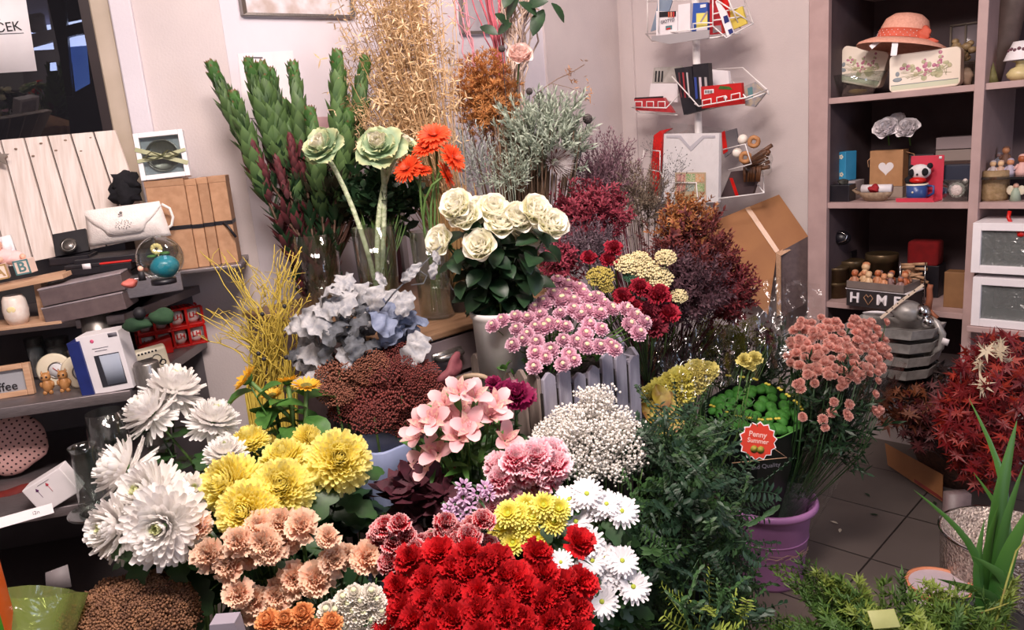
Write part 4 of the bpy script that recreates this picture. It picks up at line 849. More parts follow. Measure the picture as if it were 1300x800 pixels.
# ---- right bay ----
for i, (x, y, s_, m1, m2) in enumerate(((1260, 223, 1.0, 3, 2), (1270, 222, 1.0, 0, 2), (1282, 222, 1.1, 3, 0), (1297, 222, 1.35, 2, 1), (1277, 196, 1.2, 1, 0), (1268, 206, .8, 3, 3))):
    figurine(RP(x, y, SX + .10 + (.12 if i > 3 else 0), ZG + (.0 if i < 4 else .03)), s_, mat('pastel_%d' % i, ['c9bcbc', 'c4a28e', 'b0a6b6', 'e0b0a8', '7e5a48', '8a8a94'][i], vary=0), fm[m2], 'small pastel figurine on the glass shelf, ' + ['leftmost', 'second from the left', 'third from the left', 'rightmost with pink hair', 'dark one at the back', 'tiny grey one at the back'][i], 'figurines on the glass shelf')
t = thing('bark_candle', 'beige round textured candle pot under the glass shelf', 'candle', mp(RP(1261, 268, SX + .09, SZ[1]), RROT)); b = B(); b.lathe([(.0001, 0), (.042, 0), (.044, .01), (.044, .1), (.041, .104), (.0001, .102)], 30); part('pot', b, mat('bark_beige', 'a58a68', '8e744f', 60, .8, bump=.6, vary=0), t)
t = thing('angel_figurine', 'pale green angel figurine beside the round candle pot', 'figurine', mp(RP(1288, 266, SX + .06, SZ[1]), RROT)); b = B(); b.lathe([(.0001, 0), (.018, 0), (.013, .03), (.006, .045), (.0001, .046)], 12); part('robe', b, mat('pale_sage', '9fae9a', vary=0), t); b = B(); b.ball((0, 0, .052), .009, seg=10); part('head', b, M['skin'], t)
b = B(); b.ball((-.016, .004, .036), .014, seg=8, ey=.3, ez=1.2); b.ball((.016, .004, .036), .014, seg=8, ey=.3, ez=1.2); part('wings', b, M['cream'], t)
b = B(); b.tube([RP(1282, 268, SX - .0), RP(1280, 276, SX - .005), RP(1284, 284, SX - .02)], .006, 8); solo('red_ribbon_loop', b, M['red'], 'red ribbon loop hanging over the right shelf edge', 'ribbon')
figurine(RP(1296, 300, SX - .04), .8, M['red'], M['red'], 'tiny red ornament at the right edge on the upper white box', 'single red ornament')
# two white window-front boxes
clear = mat('misty_box_window', '8a8b88', '6e7070', 14, .25, vary=0)
for i, (y0, y1) in enumerate(((346, 283), (413, 352))):
    X = SX - .06; A_ = RP(1232, y0, X); zt_ = RP(1240, y1, X)[2]; h_ = zt_ - A_[2]; ww_ = .30
    t = thing('white_window_box', 'white display box with a clear front window, %s of the two at the right edge' % ('upper', 'lower')[i], 'display box', mp((X, A_[1] - ww_ / 2, A_[2]), RROT, 0, 0), 'white window boxes'); fw = .026
    b = B()
    for s_ in (-1, 1): b.box((s_ * (ww_ / 2 - fw / 2), .10, h_ / 2), (fw, .2, h_)); b.box((0, .10, h_ / 2 + s_ * (h_ / 2 - fw / 2)), (ww_ - 2 * fw, .2, fw))
    part('frame', b, M['white'], t, smooth=False, bevel=.001)
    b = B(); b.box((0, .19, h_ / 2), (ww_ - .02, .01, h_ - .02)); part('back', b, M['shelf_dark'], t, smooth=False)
    b = B(); b.box((0, .015, h_ / 2), (ww_ - 2 * fw, .002, h_ - 2 * fw)); part('front_window', b, glassy('misty_window_%d' % i, 'c6cac8', .2, .15, bump=.5, scale=30, body=.18), t, smooth=False)
    if i == 0:
        b = B(); R_ = random.Random(3)
        for k in range(10): blob(b, (R_.uniform(-.09, .09), .06 + R_.uniform(-.02, .04), .03 + R_.uniform(0, .05)), .024, k, .3)
        part('wrapped_contents', b, mat('grey_tulle', '9a9c98', '7a7c78', 30, vary=0), t)
    else: boxthing('shelf_drawer_support', 'pale shelf board under the lower white window box', 'board', np.array([X + .1, A_[1] - ww_ / 2, A_[2] - .022]), RROT, ww_ + .02, .22, .02, M['shelf_paint'])

# ================= WIRE RACKS =================
PX = 3.0
pole = Rhit(885, 100, PX); py_ = pole[1]
st = thing('wire_display_rack', 'white wire display rack with three tiers of pockets on a pole', 'display rack', mp((PX, py_, 0), RROT))
b = B(); b.cyl(.016, .0, 2.3, 16); part('pole', b, M['white_wire'], st)
b = B(); b.lathe([(.0001, 0), (.17, 0), (.17, .012), (.02, .03), (.0001, .03)], 24); part('base', b, M['white_wire'], st)
def Rl(px, py, X):
    "local coordinates in the rack frame (x right, y into the wall)"
    P = Rhit(px, py, X); return (py_ - P[1], X - PX, P[2])
def wires(pts_list, r_=.0028):
    b = B()
    for pts in pts_list: b.tube([Rl(*p) for p in pts], r_, 6)
    return b
a1_, a2_, a3_ = PX - .11, PX - .02, PX + .09
# tier 1
part('upper_basket', wires([
    [(822, 42, a2_), (822, -6, a2_)], [(820, 43, a2_), (862, 40, a1_), (905, 33, a1_)], [(822, 2, a2_), (905, -2, a1_)], [(905, 33, a1_), (905, -10, a1_)], [(836, 41, a1_), (836, -5, a1_)],
    [(820, 43, a2_), (828, 52, a3_), (870, 52, a3_), (925, 46, a3_)], [(905, 33, a1_), (922, 48, a1_), (956, 30, a2_), (945, 0, a3_)], [(910, 0, a1_), (956, 30, a2_)], [(905, 18, a1_), (945, 8, a2_)], [(905, 26, a1_), (950, 20, a2_)],
    [(925, 0, a1_), (940, 36, a2_)], [(880, 36, a1_), (880, 30, a1_), (890, 29, a1_), (905, 29, a1_)], [(828, 52, a3_), (905, 48, a1_)], [(905, 48, a1_), (940, 42, a2_)]]), M['white_wire'], st)
tr1 = [(828, 50), (828, 42), (900, 38), (900, 46), (850, 56)]
b = B(); V = [Rl(827, 46, a1_), Rl(900, 38, a1_), Rl(900, 48, a1_), Rl(850, 56, a1_), Rl(827, 51, a1_)]; b.add([tuple(v) for v in V] + [(v[0], v[1] + .004, v[2]) for v in V], [(0, 1, 2, 3, 4), (9, 8, 7, 6, 5)] + [(i, i + 5, (i + 1) % 5 + 5, (i + 1) % 5) for i in range(5)]); part('tray_lip', b, mat('grey_plastic', 'a39ea0', vary=0), st, smooth=False)
# tier 2
a4_ = PX - .13
def hooks(x0, x1, y0, y1, n, X, hgt=9):
    out = []
    for k in range(n):
        u0 = (k + .15) / n; u1 = (k + .75) / n; f = lambda u: (x0 + (x1 - x0) * u, y0 + (y1 - y0) * u)
        (xa, ya), (xb, yb) = f(u0), f(u1); out.append([(xa, ya, X), (xa, ya - hgt, X), (xb, yb - hgt, X), (xb, yb, X)])
    return out
part('middle_basket', wires([[(802, 136, a2_), (846, 137, a1_), (866, 116, a2_)], [(802, 136, a2_), (812, 143, a2_), (860, 146, a2_)], [(853, 97, a4_), (887, 135, a4_), (947, 124, a4_), (974, 114, a2_)],
    [(947, 124, a4_), (940, 115, a2_)], [(887, 135, a4_), (870, 124, a2_), (858, 120, a3_)], [(910, 88, a3_), (943, 86, a3_), (974, 114, a2_)], [(870, 146, a2_), (945, 128, a2_), (972, 118, a2_)], [(925, 97, a3_), (947, 124, a4_)], [(974, 114, a2_), (976, 120, a2_)]]
    + hooks(804, 848, 137, 137, 3, a2_ - .04, 8) + hooks(889, 944, 136, 125, 3, a4_, 8)), M['white_wire'], st)
# tier 3
part('lower_basket', wires([[(818, 190, a2_), (838, 192, a1_), (838, 218, a1_), (814, 213, a2_)], [(818, 190, a2_), (814, 213, a2_)], [(918, 190, a1_), (946, 183, a4_), (954, 208, a4_), (925, 216, a1_)], [(854, 232, a4_), (884, 232, a4_), (886, 258, a4_), (900, 262, a1_)],
    [(914, 252, a1_), (970, 245, a2_), (968, 212, a3_)], [(838, 218, a1_), (854, 250, a1_), (914, 252, a1_)], [(820, 246, a2_), (854, 256, a1_)], [(970, 245, a2_), (946, 214, a3_)]]), M['white_wire'], st)
# ---- goods in the racks ----
def card(name, lab, cat, pts, X, th, m_, group=None, X2=None):
    "an upright packet whose front corners lie on the plane X (X2 lets its top lean back)"
    X2 = X if X2 is None else X2; n = len(pts); ys = [p[1] for p in pts]; y0, y1 = min(ys), max(ys)
    V = []
    for x, y in pts: V.append(Rhit(x, y, X + (X2 - X) * (y1 - y) / (y1 - y0 + 1e-6)))
    V = np.array(V); c = V.mean(0); V2 = V + np.array([th, 0, 0]); b = B()
    b.add(np.vstack([V, V2]) - c, [tuple(range(n)), tuple(range(2 * n - 1, n - 1, -1))] + [(i, i + n, (i + 1) % n + n, (i + 1) % n) for i in range(n)])
    return solo(name, b, m_, lab, cat, Matrix.Translation(c), group, smooth=False)
def deco(parent, name, pts, X, m_, th=.0012, X2=None):
    V = np.array([Rhit(x, y, X) for x, y in pts]); c = np.array(WM[parent.name].translation); n = len(pts); b = B(); V2 = V + np.array([th, 0, 0])
    b.add(np.vstack([V, V2]) - c, [tuple(range(n)), tuple(range(2 * n - 1, n - 1, -1))] + [(i, i + n, (i + 1) % n + n, (i + 1) % n) for i in range(n)])
    return part(name, b, m_, parent, smooth=False)
def RT(parent, txt, x, y, X, size, m_, bold=True, roll=0):
    P = Rhit(x, y, X) - np.array(WM[parent.name].translation)
    part('lettering', text_mesh(txt, size, .0004, bold), m_, parent, Matrix.Translation(P) @ Matrix.Rotation(RROT, 4, 'Z') @ Matrix.Rotation(roll, 4, 'Y') @ TXTM)
a = a1_ + .02
g = card('pencil_box', 'white pencil box lettered GIOTTO in the top rack', 'box', [(833, 46), (860, 42), (860, 15), (833, 14)], a, .03, M['white'])
deco(g, 'pencil_window', [(837, 22), (858, 21), (858, 14), (837, 15)], a - .002, M['ink']); RT(g, 'GIOTTO', 847.5, 26.5, a - .007, .0175, M['greyink'], True, 0)
for k, c_ in enumerate(('c05030', 'd98a70', 'b83030')): deco(g, 'pencil', [(848 + k * 3, 22), (850 + k * 3, 22), (850 + k * 3, 15), (848 + k * 3, 15)], a - .0035, mat('pencil_' + c_, c_, vary=0))
deco(g, 'picture', [(845, 38), (853, 37), (853, 32), (845, 33)], a - .002, M['teal']); deco(g, 'picture', [(846, 38), (851, 37), (851, 35), (846, 36)], a - .003, M['red'])
g = card('blue_grey_notebook', 'slim blue grey notebook leaning behind the pencil box', 'notebook', [(826, 40), (834, 10), (836, -8), (856, -8), (850, 12), (838, 36)], a + .03, .006, mat('blue_grey_cover', '8494a4', '76869a', 10, vary=0))
g = card('white_stationery_box', 'plain white stationery packet beside the pencil box', 'box', [(861, 42), (876, 40), (876, 4), (861, 6)], a + .002, .03, M['white'])
g = card('blue_pencil_pack', 'blue and yellow packet in the centre of the top rack', 'packet', [(878, 40), (898, 38), (898, 3), (880, 4)], a, .02, mat('packet_blue', '2d55a8', '2a4f9e', 10, .4, vary=0))
deco(g, 'yellow_panel', [(884, 36), (898, 35), (898, 16), (884, 17)], a - .002, mat('packet_yellow', 'e6d873', vary=0)); deco(g, 'white_panel', [(884, 40), (898, 38), (898, 35), (884, 36)], a - .002, M['white']); deco(g, 'pen', [(887, 30), (897, 14), (899, 15), (890, 29)], a - .003, M['taupelid']); deco(g, 'white_print', [(889, 10), (896, 9), (896, 5), (889, 6)], a - .002, M['white'])
g = card('red_packet', 'tall red packet in the top rack', 'packet', [(901, 44), (918, 42), (912, -6), (901, -6)], a + .01, .02, mat('packet_red', 'b8222c', 'ab1e28', 10, .4, vary=0)); deco(g, 'pale_label', [(905, 42), (916, 40), (915, 32), (905, 33)], a + .008, M['taupelid'])
g = card('red_folder', 'narrow red folder leaning right in the top rack', 'folder', [(918, 26), (926, 22), (924, -6), (909, -6)], a + .04, .008, M['red'])
g = card('yellow_notepad', 'yellow notepad at the right of the top rack', 'notepad', [(925, 40), (948, 30), (942, 8), (922, 16)], a + .05, .01, mat('packet_straw', 'd9c45a', 'd2bc50', 10, vary=0))
g = card('slim_label_pack', 'slim white pack with blue prints leaning in the top rack', 'packet', [(923, 46), (932, 42), (922, 15), (910, 0), (908, 2)], a - .01, .006, M['white'])
for pts in ([(920, 30), (926, 27), (923, 19), (918, 21)], [(926, 44), (931, 41), (929, 36), (924, 38)]): deco(g, 'blue_print', pts, a - .012, M['blue'])
# tier 2 goods
g = card('grey_comb_pack', 'grey card of clips behind the red case, left of the middle rack', 'packet', [(828, 106), (864, 104), (866, 84), (830, 86)], a3_ - .05, .008, mat('grey_print_card', '9a948c', 'b4aea8', 30, vary=0))
for k in range(3): deco(g, 'dark_clip', [(831 + k * 4, 104), (833 + k * 4, 104), (834 + k * 4, 90), (832 + k * 4, 90)], a3_ - .052, M['ink'])
g = card('clear_packet', 'white translucent packet behind the red case', 'packet', [(824, 124), (860, 130), (860, 106), (826, 106)], a3_ - .07, .006, M['white'])
g = card('red_case', 'flat red case at the left of the middle rack', 'case', [(807, 140), (855, 143), (842, 124), (805, 126)], a2_ - .02, .02, mat('dark_red_card', 'b0272c', 'a02228', 10, .35, vary=0), X2=a2_ + .02); deco(g, 'black_edge', [(805, 126), (842, 124), (842, 122), (806, 124)], a2_ + .018, M['ink'])
g = card('black_folder', 'tall black stationery box with pens, left one in the middle rack', 'box', [(868, 146), (884, 142), (878, 84), (856, 87)], a1_ + .01, .03, M['black'])
for k, (x, c_) in enumerate(((866, 'a03038'), (871, 'b8b0b0'), (861, '5a2a30'))): deco(g, 'pen', [(x + 3, 124), (x + 5, 124), (x + 2, 92), (x, 92)], a1_ + .008, mat('pen_' + c_, c_, vary=0))
g = card('black_pen_box', 'tall black box with blue and white pens, right one in the middle rack', 'box', [(884, 142), (902, 136), (899, 80), (879, 82)], a1_ + .012, .03, M['black'])
for k, (x, c_) in enumerate(((881, '2a3f8a'), (887, 'c9b9c0'), (894, 'a8a0a0'))): deco(g, 'pen', [(x + 2, 126), (x + 5, 125), (x + 3, 98), (x, 98)], a1_ + .010, mat('pen_' + c_, c_, vary=0))
g = card('paper_roll_pack', 'white crumpled paper pack behind the red gift card', 'packet', [(902, 112), (926, 106), (924, 90), (902, 88)], a3_ - .06, .02, M['white'])
g = card('red_gift_card_pack', 'bright red pack with barcode and green car print in the middle rack', 'packet', [(891, 138), (943, 132), (941, 105), (890, 110)], a1_ - .0, .02, mat('packet_scarlet', 'c21c1c', 'b81818', 10, .35, vary=0))
deco(g, 'barcode', [(894, 120), (906, 118), (906, 113), (894, 114)], a1_ - .002, M['white']); deco(g, 'green_picture', [(912, 113), (930, 114), (926, 110), (914, 109)], a1_ - .002, M['leafmid'])
b = B(); q = Rhit(921, 124, a1_ - .003) - np.array(WM[g.name].translation); b.cyl(.008, 0, .001, 16, Matrix.Translation(q) @ Matrix.Rotation(-math.pi / 2, 4, 'Y')); part('round_print', b, M['white'], g)
for k in range(5): deco(g, 'bar', [(895 + k * 2, 118.5), (896 + k * 2, 118.4), (896 + k * 2, 114.5), (895 + k * 2, 114.6)], a1_ - .0035, M['ink'])
g = card('clear_pouch', 'clear pouch of small grey accessories at the right of the middle rack', 'pouch', [(946, 134), (958, 136), (972, 118), (958, 104), (944, 110)], a2_ + .0, .012, mat('grey_mixed_pouch', '8f8f98', 'b8a890', 60, .3, vary=0)); deco(g, 'dark_item', [(950, 124), (956, 124), (955, 110), (949, 112)], a2_ - .002, M['teal'])
# tier 3 goods
g = card('white_craft_bag', 'white craft kit in clear film with a grid of coloured buttons', 'craft kit', [(840, 257), (912, 257), (913, 169), (843, 170)], a1_ - .005, .02, M['white']); a = a1_ - .008
deco(g, 'shirt_print', [(846, 172), (864, 172), (876, 186), (892, 172), (908, 172), (908, 175), (894, 175), (877, 192), (862, 175), (846, 175)], a, mat('silver_grey_print', 'c9c4cc', vary=0))
deco(g, 'button_tray', [(857, 250), (896, 250), (896, 219), (857, 219)], a - .001, mat('beige_tray', 'c4ae90', vary=0))
for r in range(2):
    for c in range(3):
        cc = (('d06a70', '4f9a48', 'd98a3a'), ('c03a48', '3a8a90', '5aa040'))[r][c]; x0 = 859 + c * 12.3; y0 = 221 + r * 12
        deco(g, 'coloured_buttons', [(x0, y0 + 10), (x0 + 10.5, y0 + 10), (x0 + 10.5, y0), (x0, y0)], a - .0025, mat('buttons_%d%d' % (r, c), cc, 'd8c8b0', 260, vary=0))
deco(g, 'straw_sticks', [(857, 257), (886, 254), (886, 247), (857, 248)], a - .003, mat('straw', 'cbb48c', 'b09a70', 90, vary=0))
q = B(); V = [Rhit(x, y, a - .006) for x, y in ((837, 262), (916, 262), (916, 165), (840, 166))]; nx = 10; VV = []; FF = []
for i in range(nx + 1):
    for j in range(nx + 1): u, v = i / nx, j / nx; pnt = (V[0] * (1 - u) + V[1] * u) * (1 - v) + (V[3] * (1 - u) + V[2] * u) * v; VV.append(pnt - np.array(WM[g.name].translation) - np.array([.006 * math.sin(7 * u + 3 * v) * math.sin(5 * v), 0, 0]))
for i in range(nx):
    for j in range(nx): k = i * (nx + 1) + j; FF.append((k, k + nx + 1, k + nx + 2, k + 1))
q.add(VV, FF); part('clear_film', q, M['cello'], g)
g = card('red_album', 'red edged album in clear film, left of the white craft kit', 'album', [(822, 255), (832, 257), (842, 170), (852, 163), (838, 166), (830, 172)], a2_, .02, M['red']); 
g = card('dark_album', 'dark booklet behind the red edged album', 'booklet', [(832, 250), (840, 252), (842, 172), (838, 176)], a2_ + .02, .01, M['taupe'])
g = card('grey_red_book', 'grey card with red spine right of the craft kit', 'booklet', [(920, 200), (938, 186), (934, 163), (916, 168)], a3_ - .04, .012, mat('slate_card', '6f6a6e', vary=0)); deco(g, 'red_spine', [(918, 196), (924, 192), (920, 166), (916, 168)], a3_ - .042, M['red'])
g = card('dark_tray_pack', 'dark packet with red edge under the cinnamon sticks', 'packet', [(915, 250), (955, 248), (965, 214), (928, 218)], a2_ + .02, .02, mat('dark_plum_card', '4a3a3c', vary=0)); deco(g, 'red_edge', [(934, 250), (938, 249), (930, 226), (926, 226)], a2_ + .018, M['red'])
t = thing('cinnamon_bundle', 'cellophane bundle of brown cinnamon sticks on the right of the lower rack', 'bundle', mp(Rhit(962, 205, PX - .03), RROT)); b = B(); R_ = random.Random(3)
for k in range(9): b.tube([(-.05 + R_.uniform(-.008, .008), R_.uniform(-.02, .02), R_.uniform(-.03, .0) - .02 + k * .004), (.045 + R_.uniform(-.01, .01), R_.uniform(-.02, .02), R_.uniform(.0, .03) - .025 + k * .007)], .0085, 8)
for k in range(6): b.tube([(-.055 + k * .013, R_.uniform(-.02, .0), -.08), (-.05 + k * .014, R_.uniform(-.02, .0), -.02)], .006, 8)
part('sticks', b, mat('cinnamon', '6e4426', '54321c', 40, .5, vary=0), t)
b = B(); blob(b, (0, 0, -.01), .075, 4, .2, seg=18, ey=.45, ez=.7); part('film', b, M['cello'], t)
for i, (x, y, r_) in enumerate(((943, 177, .020), (936, 194, .020))):
    b = B(); b.ball((0, 0, 0), r_, seg=16); solo('cream_ball', b, mat('cream_felt_%d' % i, 'ece2d6', vary=0), ('cream ball, upper of the two beside the dried orange rings', 'cream ball, lower of the two beside the dried orange rings')[i], 'ball', Matrix.Translation(Rhit(x, y, PX - .10)), 'cream balls')
for i, (x, y) in enumerate(((957, 180), (946, 200))):
    b = B(); b.tube([(.017 * math.cos(k * .52) * (1 + .1 * math.sin(k * 2)), 0, .017 * math.sin(k * .52)) for k in range(12)], .009, 8, closed=True); solo('dried_ring', b, mat('dried_orange_%d' % i, 'b98252', 'a06c40', 60, vary=0), ('dried tan ring, upper of the two beside the cream balls', 'dried tan ring, lower of the two beside the cream balls')[i], 'dried fruit', mp(Rhit(x, y, PX - .11), RROT + .3), 'dried rings')
# film sheet behind tier 3
q = B(); V = [Rhit(x, y, PX + .10) for x, y in ((905, 280), (945, 240), (935, 165), (850, 155))]; q.add(V + [v + np.array([.001, 0, 0]) for v in V], [(0, 1, 2, 3), (7, 6, 5, 4)]); solo('clear_film_sheet', q, M['cello'], 'loose clear film behind the lower rack tier', 'film', smooth=False)

# ================= leaning cardboard box =================
def quadbox(name, lab, cat, pts3, th, m_, group=None):
    V = np.array(pts3); c = V.mean(0); n_ = nrm(np.cross(V[1] - V[0], V[2] - V[0]))
    if np.dot(n_, CC - c) < 0: n_ = -n_
    V2 = V - n_ * th; n = len(V); b = B(); b.add(np.vstack([V, V2]) - c, [tuple(range(n)), tuple(range(2 * n - 1, n - 1, -1))] + [(i, i + n, (i + 1) % n + n, (i + 1) % n) for i in range(n)])
    return b, c
cb = [Rhit(893, 286, 2.95), Rhit(989, 247, 3.12), Rhit(1026, 299, 3.06), Rhit(986, 320, 2.93), Rhit(960, 372, 2.86)]
q0, q1, q2 = Rhit(893, 286, 2.98), Rhit(989, 247, 3.14), Rhit(1026, 300, 3.10); qn = np.cross(q1 - q0, q2 - q0); b, c = quadbox('', '', '', [q0, q1, q2] + [hp(x, y, q0, qn) for x, y in ((986, 322), (975, 400), (905, 330))], .006, None); q3 = hp(986, 322, q0, qn)
t = thing('cardboard_box', 'brown cardboard box with tape tilted against the wall by the shelving', 'box', Matrix.Translation(c)); part('panel', b, M['kraft_dark'], t, smooth=False)
b, c2 = quadbox('', '', '', [q3, q2, Rhit(1024, 385, 3.10), Rhit(986, 405, q3[0] + .02)], .005, None); part('end_panel', b, M['taupe'], t, Matrix.Translation(c2 - c), smooth=False)
b = B(); V = [Rhit(x, y, X + q3[0] - 2.98) - c for x, y, X in ((985, 321, 2.972), (1026, 299, 3.08), (1026, 305, 3.08), (991, 325, 2.972), (991, 400, 2.985), (986, 402, 2.985))]; b.add(V + [v + np.array([.004, 0, 0]) for v in V], [(0, 1, 2, 3), (0, 3, 4, 5), (11, 10, 9, 6), (9, 8, 7, 6)]); part('cut_edge', b, M['palewood'], t, smooth=False)
b = B(); V = [hp(x, y, q0, qn) - c - np.array([.004, 0, 0]) for x, y in ((946, 264), (952, 262), (990, 318), (985, 321))]; b.add(V + [v + np.array([.001, 0, 0]) for v in V], [(0, 1, 2, 3), (7, 6, 5, 4)]); part('tape', b, mat('clear_brown_tape', 'c09068', rough=.3, vary=0), t, smooth=False)
# ================= FLOWER PIECES =================
def petal(L, W, a0=0, curl=0, cup=0, prof='round', ruf=0, nw=6, nl=5, nv=2, lip=0, ph=0):
    """one petal growing from the origin along +x, rising by a0 (deg), bending by curl (deg)"""
    xs = [0.0]; zs = [0.0]; A = []
    for i in range(nl + 1):
        s = i / nl; a = math.radians(a0 + curl * s - lip * max(0, s - .6) / .4); A.append(a)
        if i: xs.append(xs[-1] + L / nl * math.cos(a)); zs.append(zs[-1] + L / nl * math.sin(a))
    V = []; T = []
    for i in range(nl + 1):
        s = i / nl
        w_ = {'round': .25 + .95 * math.sin(math.pi * min(1, s * .82 + .06)) ** .8 if s < .999 else .45,
              'point': max(.02, math.sin(math.pi * min(1, s * .93 + .07)) ** .8), 'strap': (.55 + .45 * math.sin(math.pi * s * .85)) * (1 if s < .95 else .6),
              'fan': .22 + .78 * s ** .8, 'leaf': max(.02, math.sin(math.pi * (s * .97 + .02)) ** .75), 'wide': (.35 + .8 * math.sin(math.pi * min(1, s * .7 + .1))) * (math.sqrt(max(.04, 1 - ((s - .62) / .40) ** 2)) if s > .62 else 1)}[prof] * W / 2
        nx, nz_ = -math.sin(A[i]), math.cos(A[i])
        for j in range(2 * nv + 1):
            v = j / nv - 1; h = cup * w_ * v * v + ruf * s * math.sin(nw * v * 1.6 + ph)
            e = ruf * .4 * math.cos(nw * 1.3 * v + ph) * (s > .8)
            V.append((xs[i] + nx * h + e, v * w_, zs[i] + nz_ * h)); T.append(s)
    m_ = 2 * nv + 1; F = [(i * m_ + j, i * m_ + j + 1, (i + 1) * m_ + j + 1, (i + 1) * m_ + j) for i in range(nl) for j in range(2 * nv)]
    return np.array(V), F, np.array(T)
def ring(b, n, L, W, a0=0, curl=0, r0=0, z0=0, jit=.08, seed=0, mi=0, rot=0, **k):
    R_ = random.Random(seed * 77 + n)
    for i in range(n):
        sc_ = 1 + R_.uniform(-jit, jit) * 1.5
        V, F, T = petal(L * sc_, W, a0 + R_.uniform(-60, 60) * jit, curl, ph=R_.uniform(0, 6), **k)
        V = V + np.array([r0, 0, z0]); b.add(V, F, T, mk(rz=rot + 2 * math.pi * i / n + R_.uniform(-1, 1) * jit), mi)
FL = {}
def fl_mum():      # big white incurved chrysanthemum
    b = B()
    for q, (n, L, W, a, c, r, z) in enumerate([(22, .056, .016, -48, 20, .008, -.008), (28, .058, .0155, -26, 38, .009, -.004), (30, .056, .015, -8, 42, .009, 0), (30, .053, .0145, 8, 44, .009, .004), (28, .049, .0135, 24, 44, .008, .008), (24, .043, .012, 38, 44, .007, .012), (20, .035, .011, 52, 40, .005, .015), (14, .027, .0095, 64, 30, .003, .017), (9, .019, .008, 76, 16, .001, .018)]):
        ring(b, n, L, W, a, c, r, z, .09, q, 1 if q > 6 else 0, q * .4, prof='strap', cup=.55, nl=4, nv=1)
    return b
def fl_ymum():     # dense yellow ball
    b = B()
    for q in range(19):
        u = q / 18; n = int(40 - 26 * u); ring(b, n, .046 * (1 - .42 * u ** 1.5), .0105, -66 + 118 * u, 70 - 20 * u, .012 * (1 - u), -.014 + .022 * u, .10, q, 0, q * .5, prof='strap', cup=.6, nl=4, nv=1)
    return b
def fl_carn(seed=0):
    b = B()
    for q, (n, L, W, a, c) in enumerate([(7, .031, .030, -8, 20), (7, .031, .030, 14, 18), (7, .029, .028, 34, 14), (6, .027, .026, 52, 8), (5, .024, .023, 68, 4), (4, .020, .02, 82, 0)]):
        ring(b, n, L, W, a, c, .002, .001 * q, .16, seed * 9 + q, 0, q * .5, prof='fan', cup=.2, ruf=.0032, nw=7, nl=4, nv=4)
    return b
def fl_rose():
    b = B()
    for q, (n, L, W, a, c, l) in enumerate([(5, .048, .060, 22, 46, 60), (5, .050, .062, 40, 44, 46), (5, .050, .058, 55, 36, 34), (5, .048, .050, 66, 28, 26), (4, .046, .042, 75, 22, 20), (4, .043, .032, 82, 14, 12), (3, .040, .022, 88, 8, 6)]):
        ring(b, n, L, W, a, c, .003, 0, .07, q, 0, q * .65, prof='wide', cup=.55, nl=6, nv=3, lip=l)
    return b
def fl_daisy(n=20, rings=2, L=.030, W=.0085):
    b = B()
    for q in range(rings): ring(b, n - 2 * q, L * (1 - .16 * q), W, -4 + 14 * q, 8 + 8 * q, .005, .001 * q, .08, q, 0, q * .3, prof='strap', cup=.3, nl=3, nv=1)
    return b
def fl_pompon():
    b = B()
    for q in range(7): ring(b, 17 - q, .0150 * (1 - .05 * q), .0066, -50 + 21 * q, 66, .003 * (1 - q / 7), 0, .08, q, 0, q * .4, prof='strap', cup=.6, nl=3, nv=1)
    return b
def fl_gerbera():
    b = B(); ring(b, 26, .042, .0095, 2, -8, .006, 0, .06, 1, 0, 0, prof='strap', cup=.2, nl=4, nv=1); ring(b, 22, .036, .009, 14, 0, .006, .002, .06, 2, 0, .1, prof='strap', cup=.2, nl=4, nv=1); ring(b, 22, .018, .004, 40, 10, .004, .003, .1, 3, 0, .1, prof='strap', nl=2, nv=1); return b
def fl_alstro():
    b = B(); ring(b, 3, .050, .026, 62, -46, .002, 0, .08, 1, 0, 0, prof='round', cup=.25, nl=6, nv=2); ring(b, 3, .048, .017, 66, -34, .002, 0, .08, 2, 1, 1.05, prof='point', cup=.3, nl=6, nv=2)
    for k in range(5): a = k * 1.257; b.tube([(0, 0, .01), (.006 * math.cos(a), .006 * math.sin(a), .035)], .0007, 4)
    return b
def fl_sun():
    b = B(); ring(b, 20, .030, .011, 6, 12, .016, 0, .1, 1, 0, 0, prof='point', cup=.25, nl=4, nv=1); ring(b, 18, .027, .010, 22, 14, .015, .001, .1, 2, 0, .15, prof='point', cup=.25, nl=4, nv=1); return b
def leaf_lobed(L=.07, W=.045, droop=-40):
    V = []; F = []; T = []; n = 16
    for i in range(n + 1):
        s = i / n; w_ = W / 2 * math.sin(math.pi * (s * .95 + .03)) ** .6 * (.62 + .38 * abs(math.sin(s * math.pi * 3.5))); a = math.radians(10 + droop * s)
        x = L * s; z = math.sin(a) * L * s * .5
        V += [(x + (.010 if w_ > .012 else 0) * 0, -w_, z + .12 * w_), (x, 0, z), (x, w_, z + .12 * w_)]; T += [s, s, s]
        if i: k = 3 * i; F += [(k - 3, k - 2, k + 1, k), (k - 2, k - 1, k + 2, k + 1)]
    return np.array(V), F, np.array(T)
def leafset(kind, n, z0, z1, L, W, seed=1, up=20, out=.0):
    """leaves along a stem hanging below the flower (local -z)"""
    b = B(); R_ = random.Random(seed)
    for i in range(n):
        z = -(z0 + (z1 - z0) * (i + R_.random() * .6) / n); s_ = R_.uniform(.75, 1.15)
        if kind == 'lobed': V, F, T = leaf_lobed(L * s_, W * s_, R_.uniform(-70, -10))
        else: V, F, T = petal(L * s_, W * s_, up + R_.uniform(-25, 25), R_.uniform(-70, -20), .35, 'leaf', nl=5, nv=1)
        b.add(V, F, T, mk(0, 0, z, rz=i * 2.4 + R_.uniform(-.4, .4)) @ Matrix.Translation((out, 0, 0)))
    b.tube([(0, 0, 0), (0, 0, -z1)], .0022, 5); return b
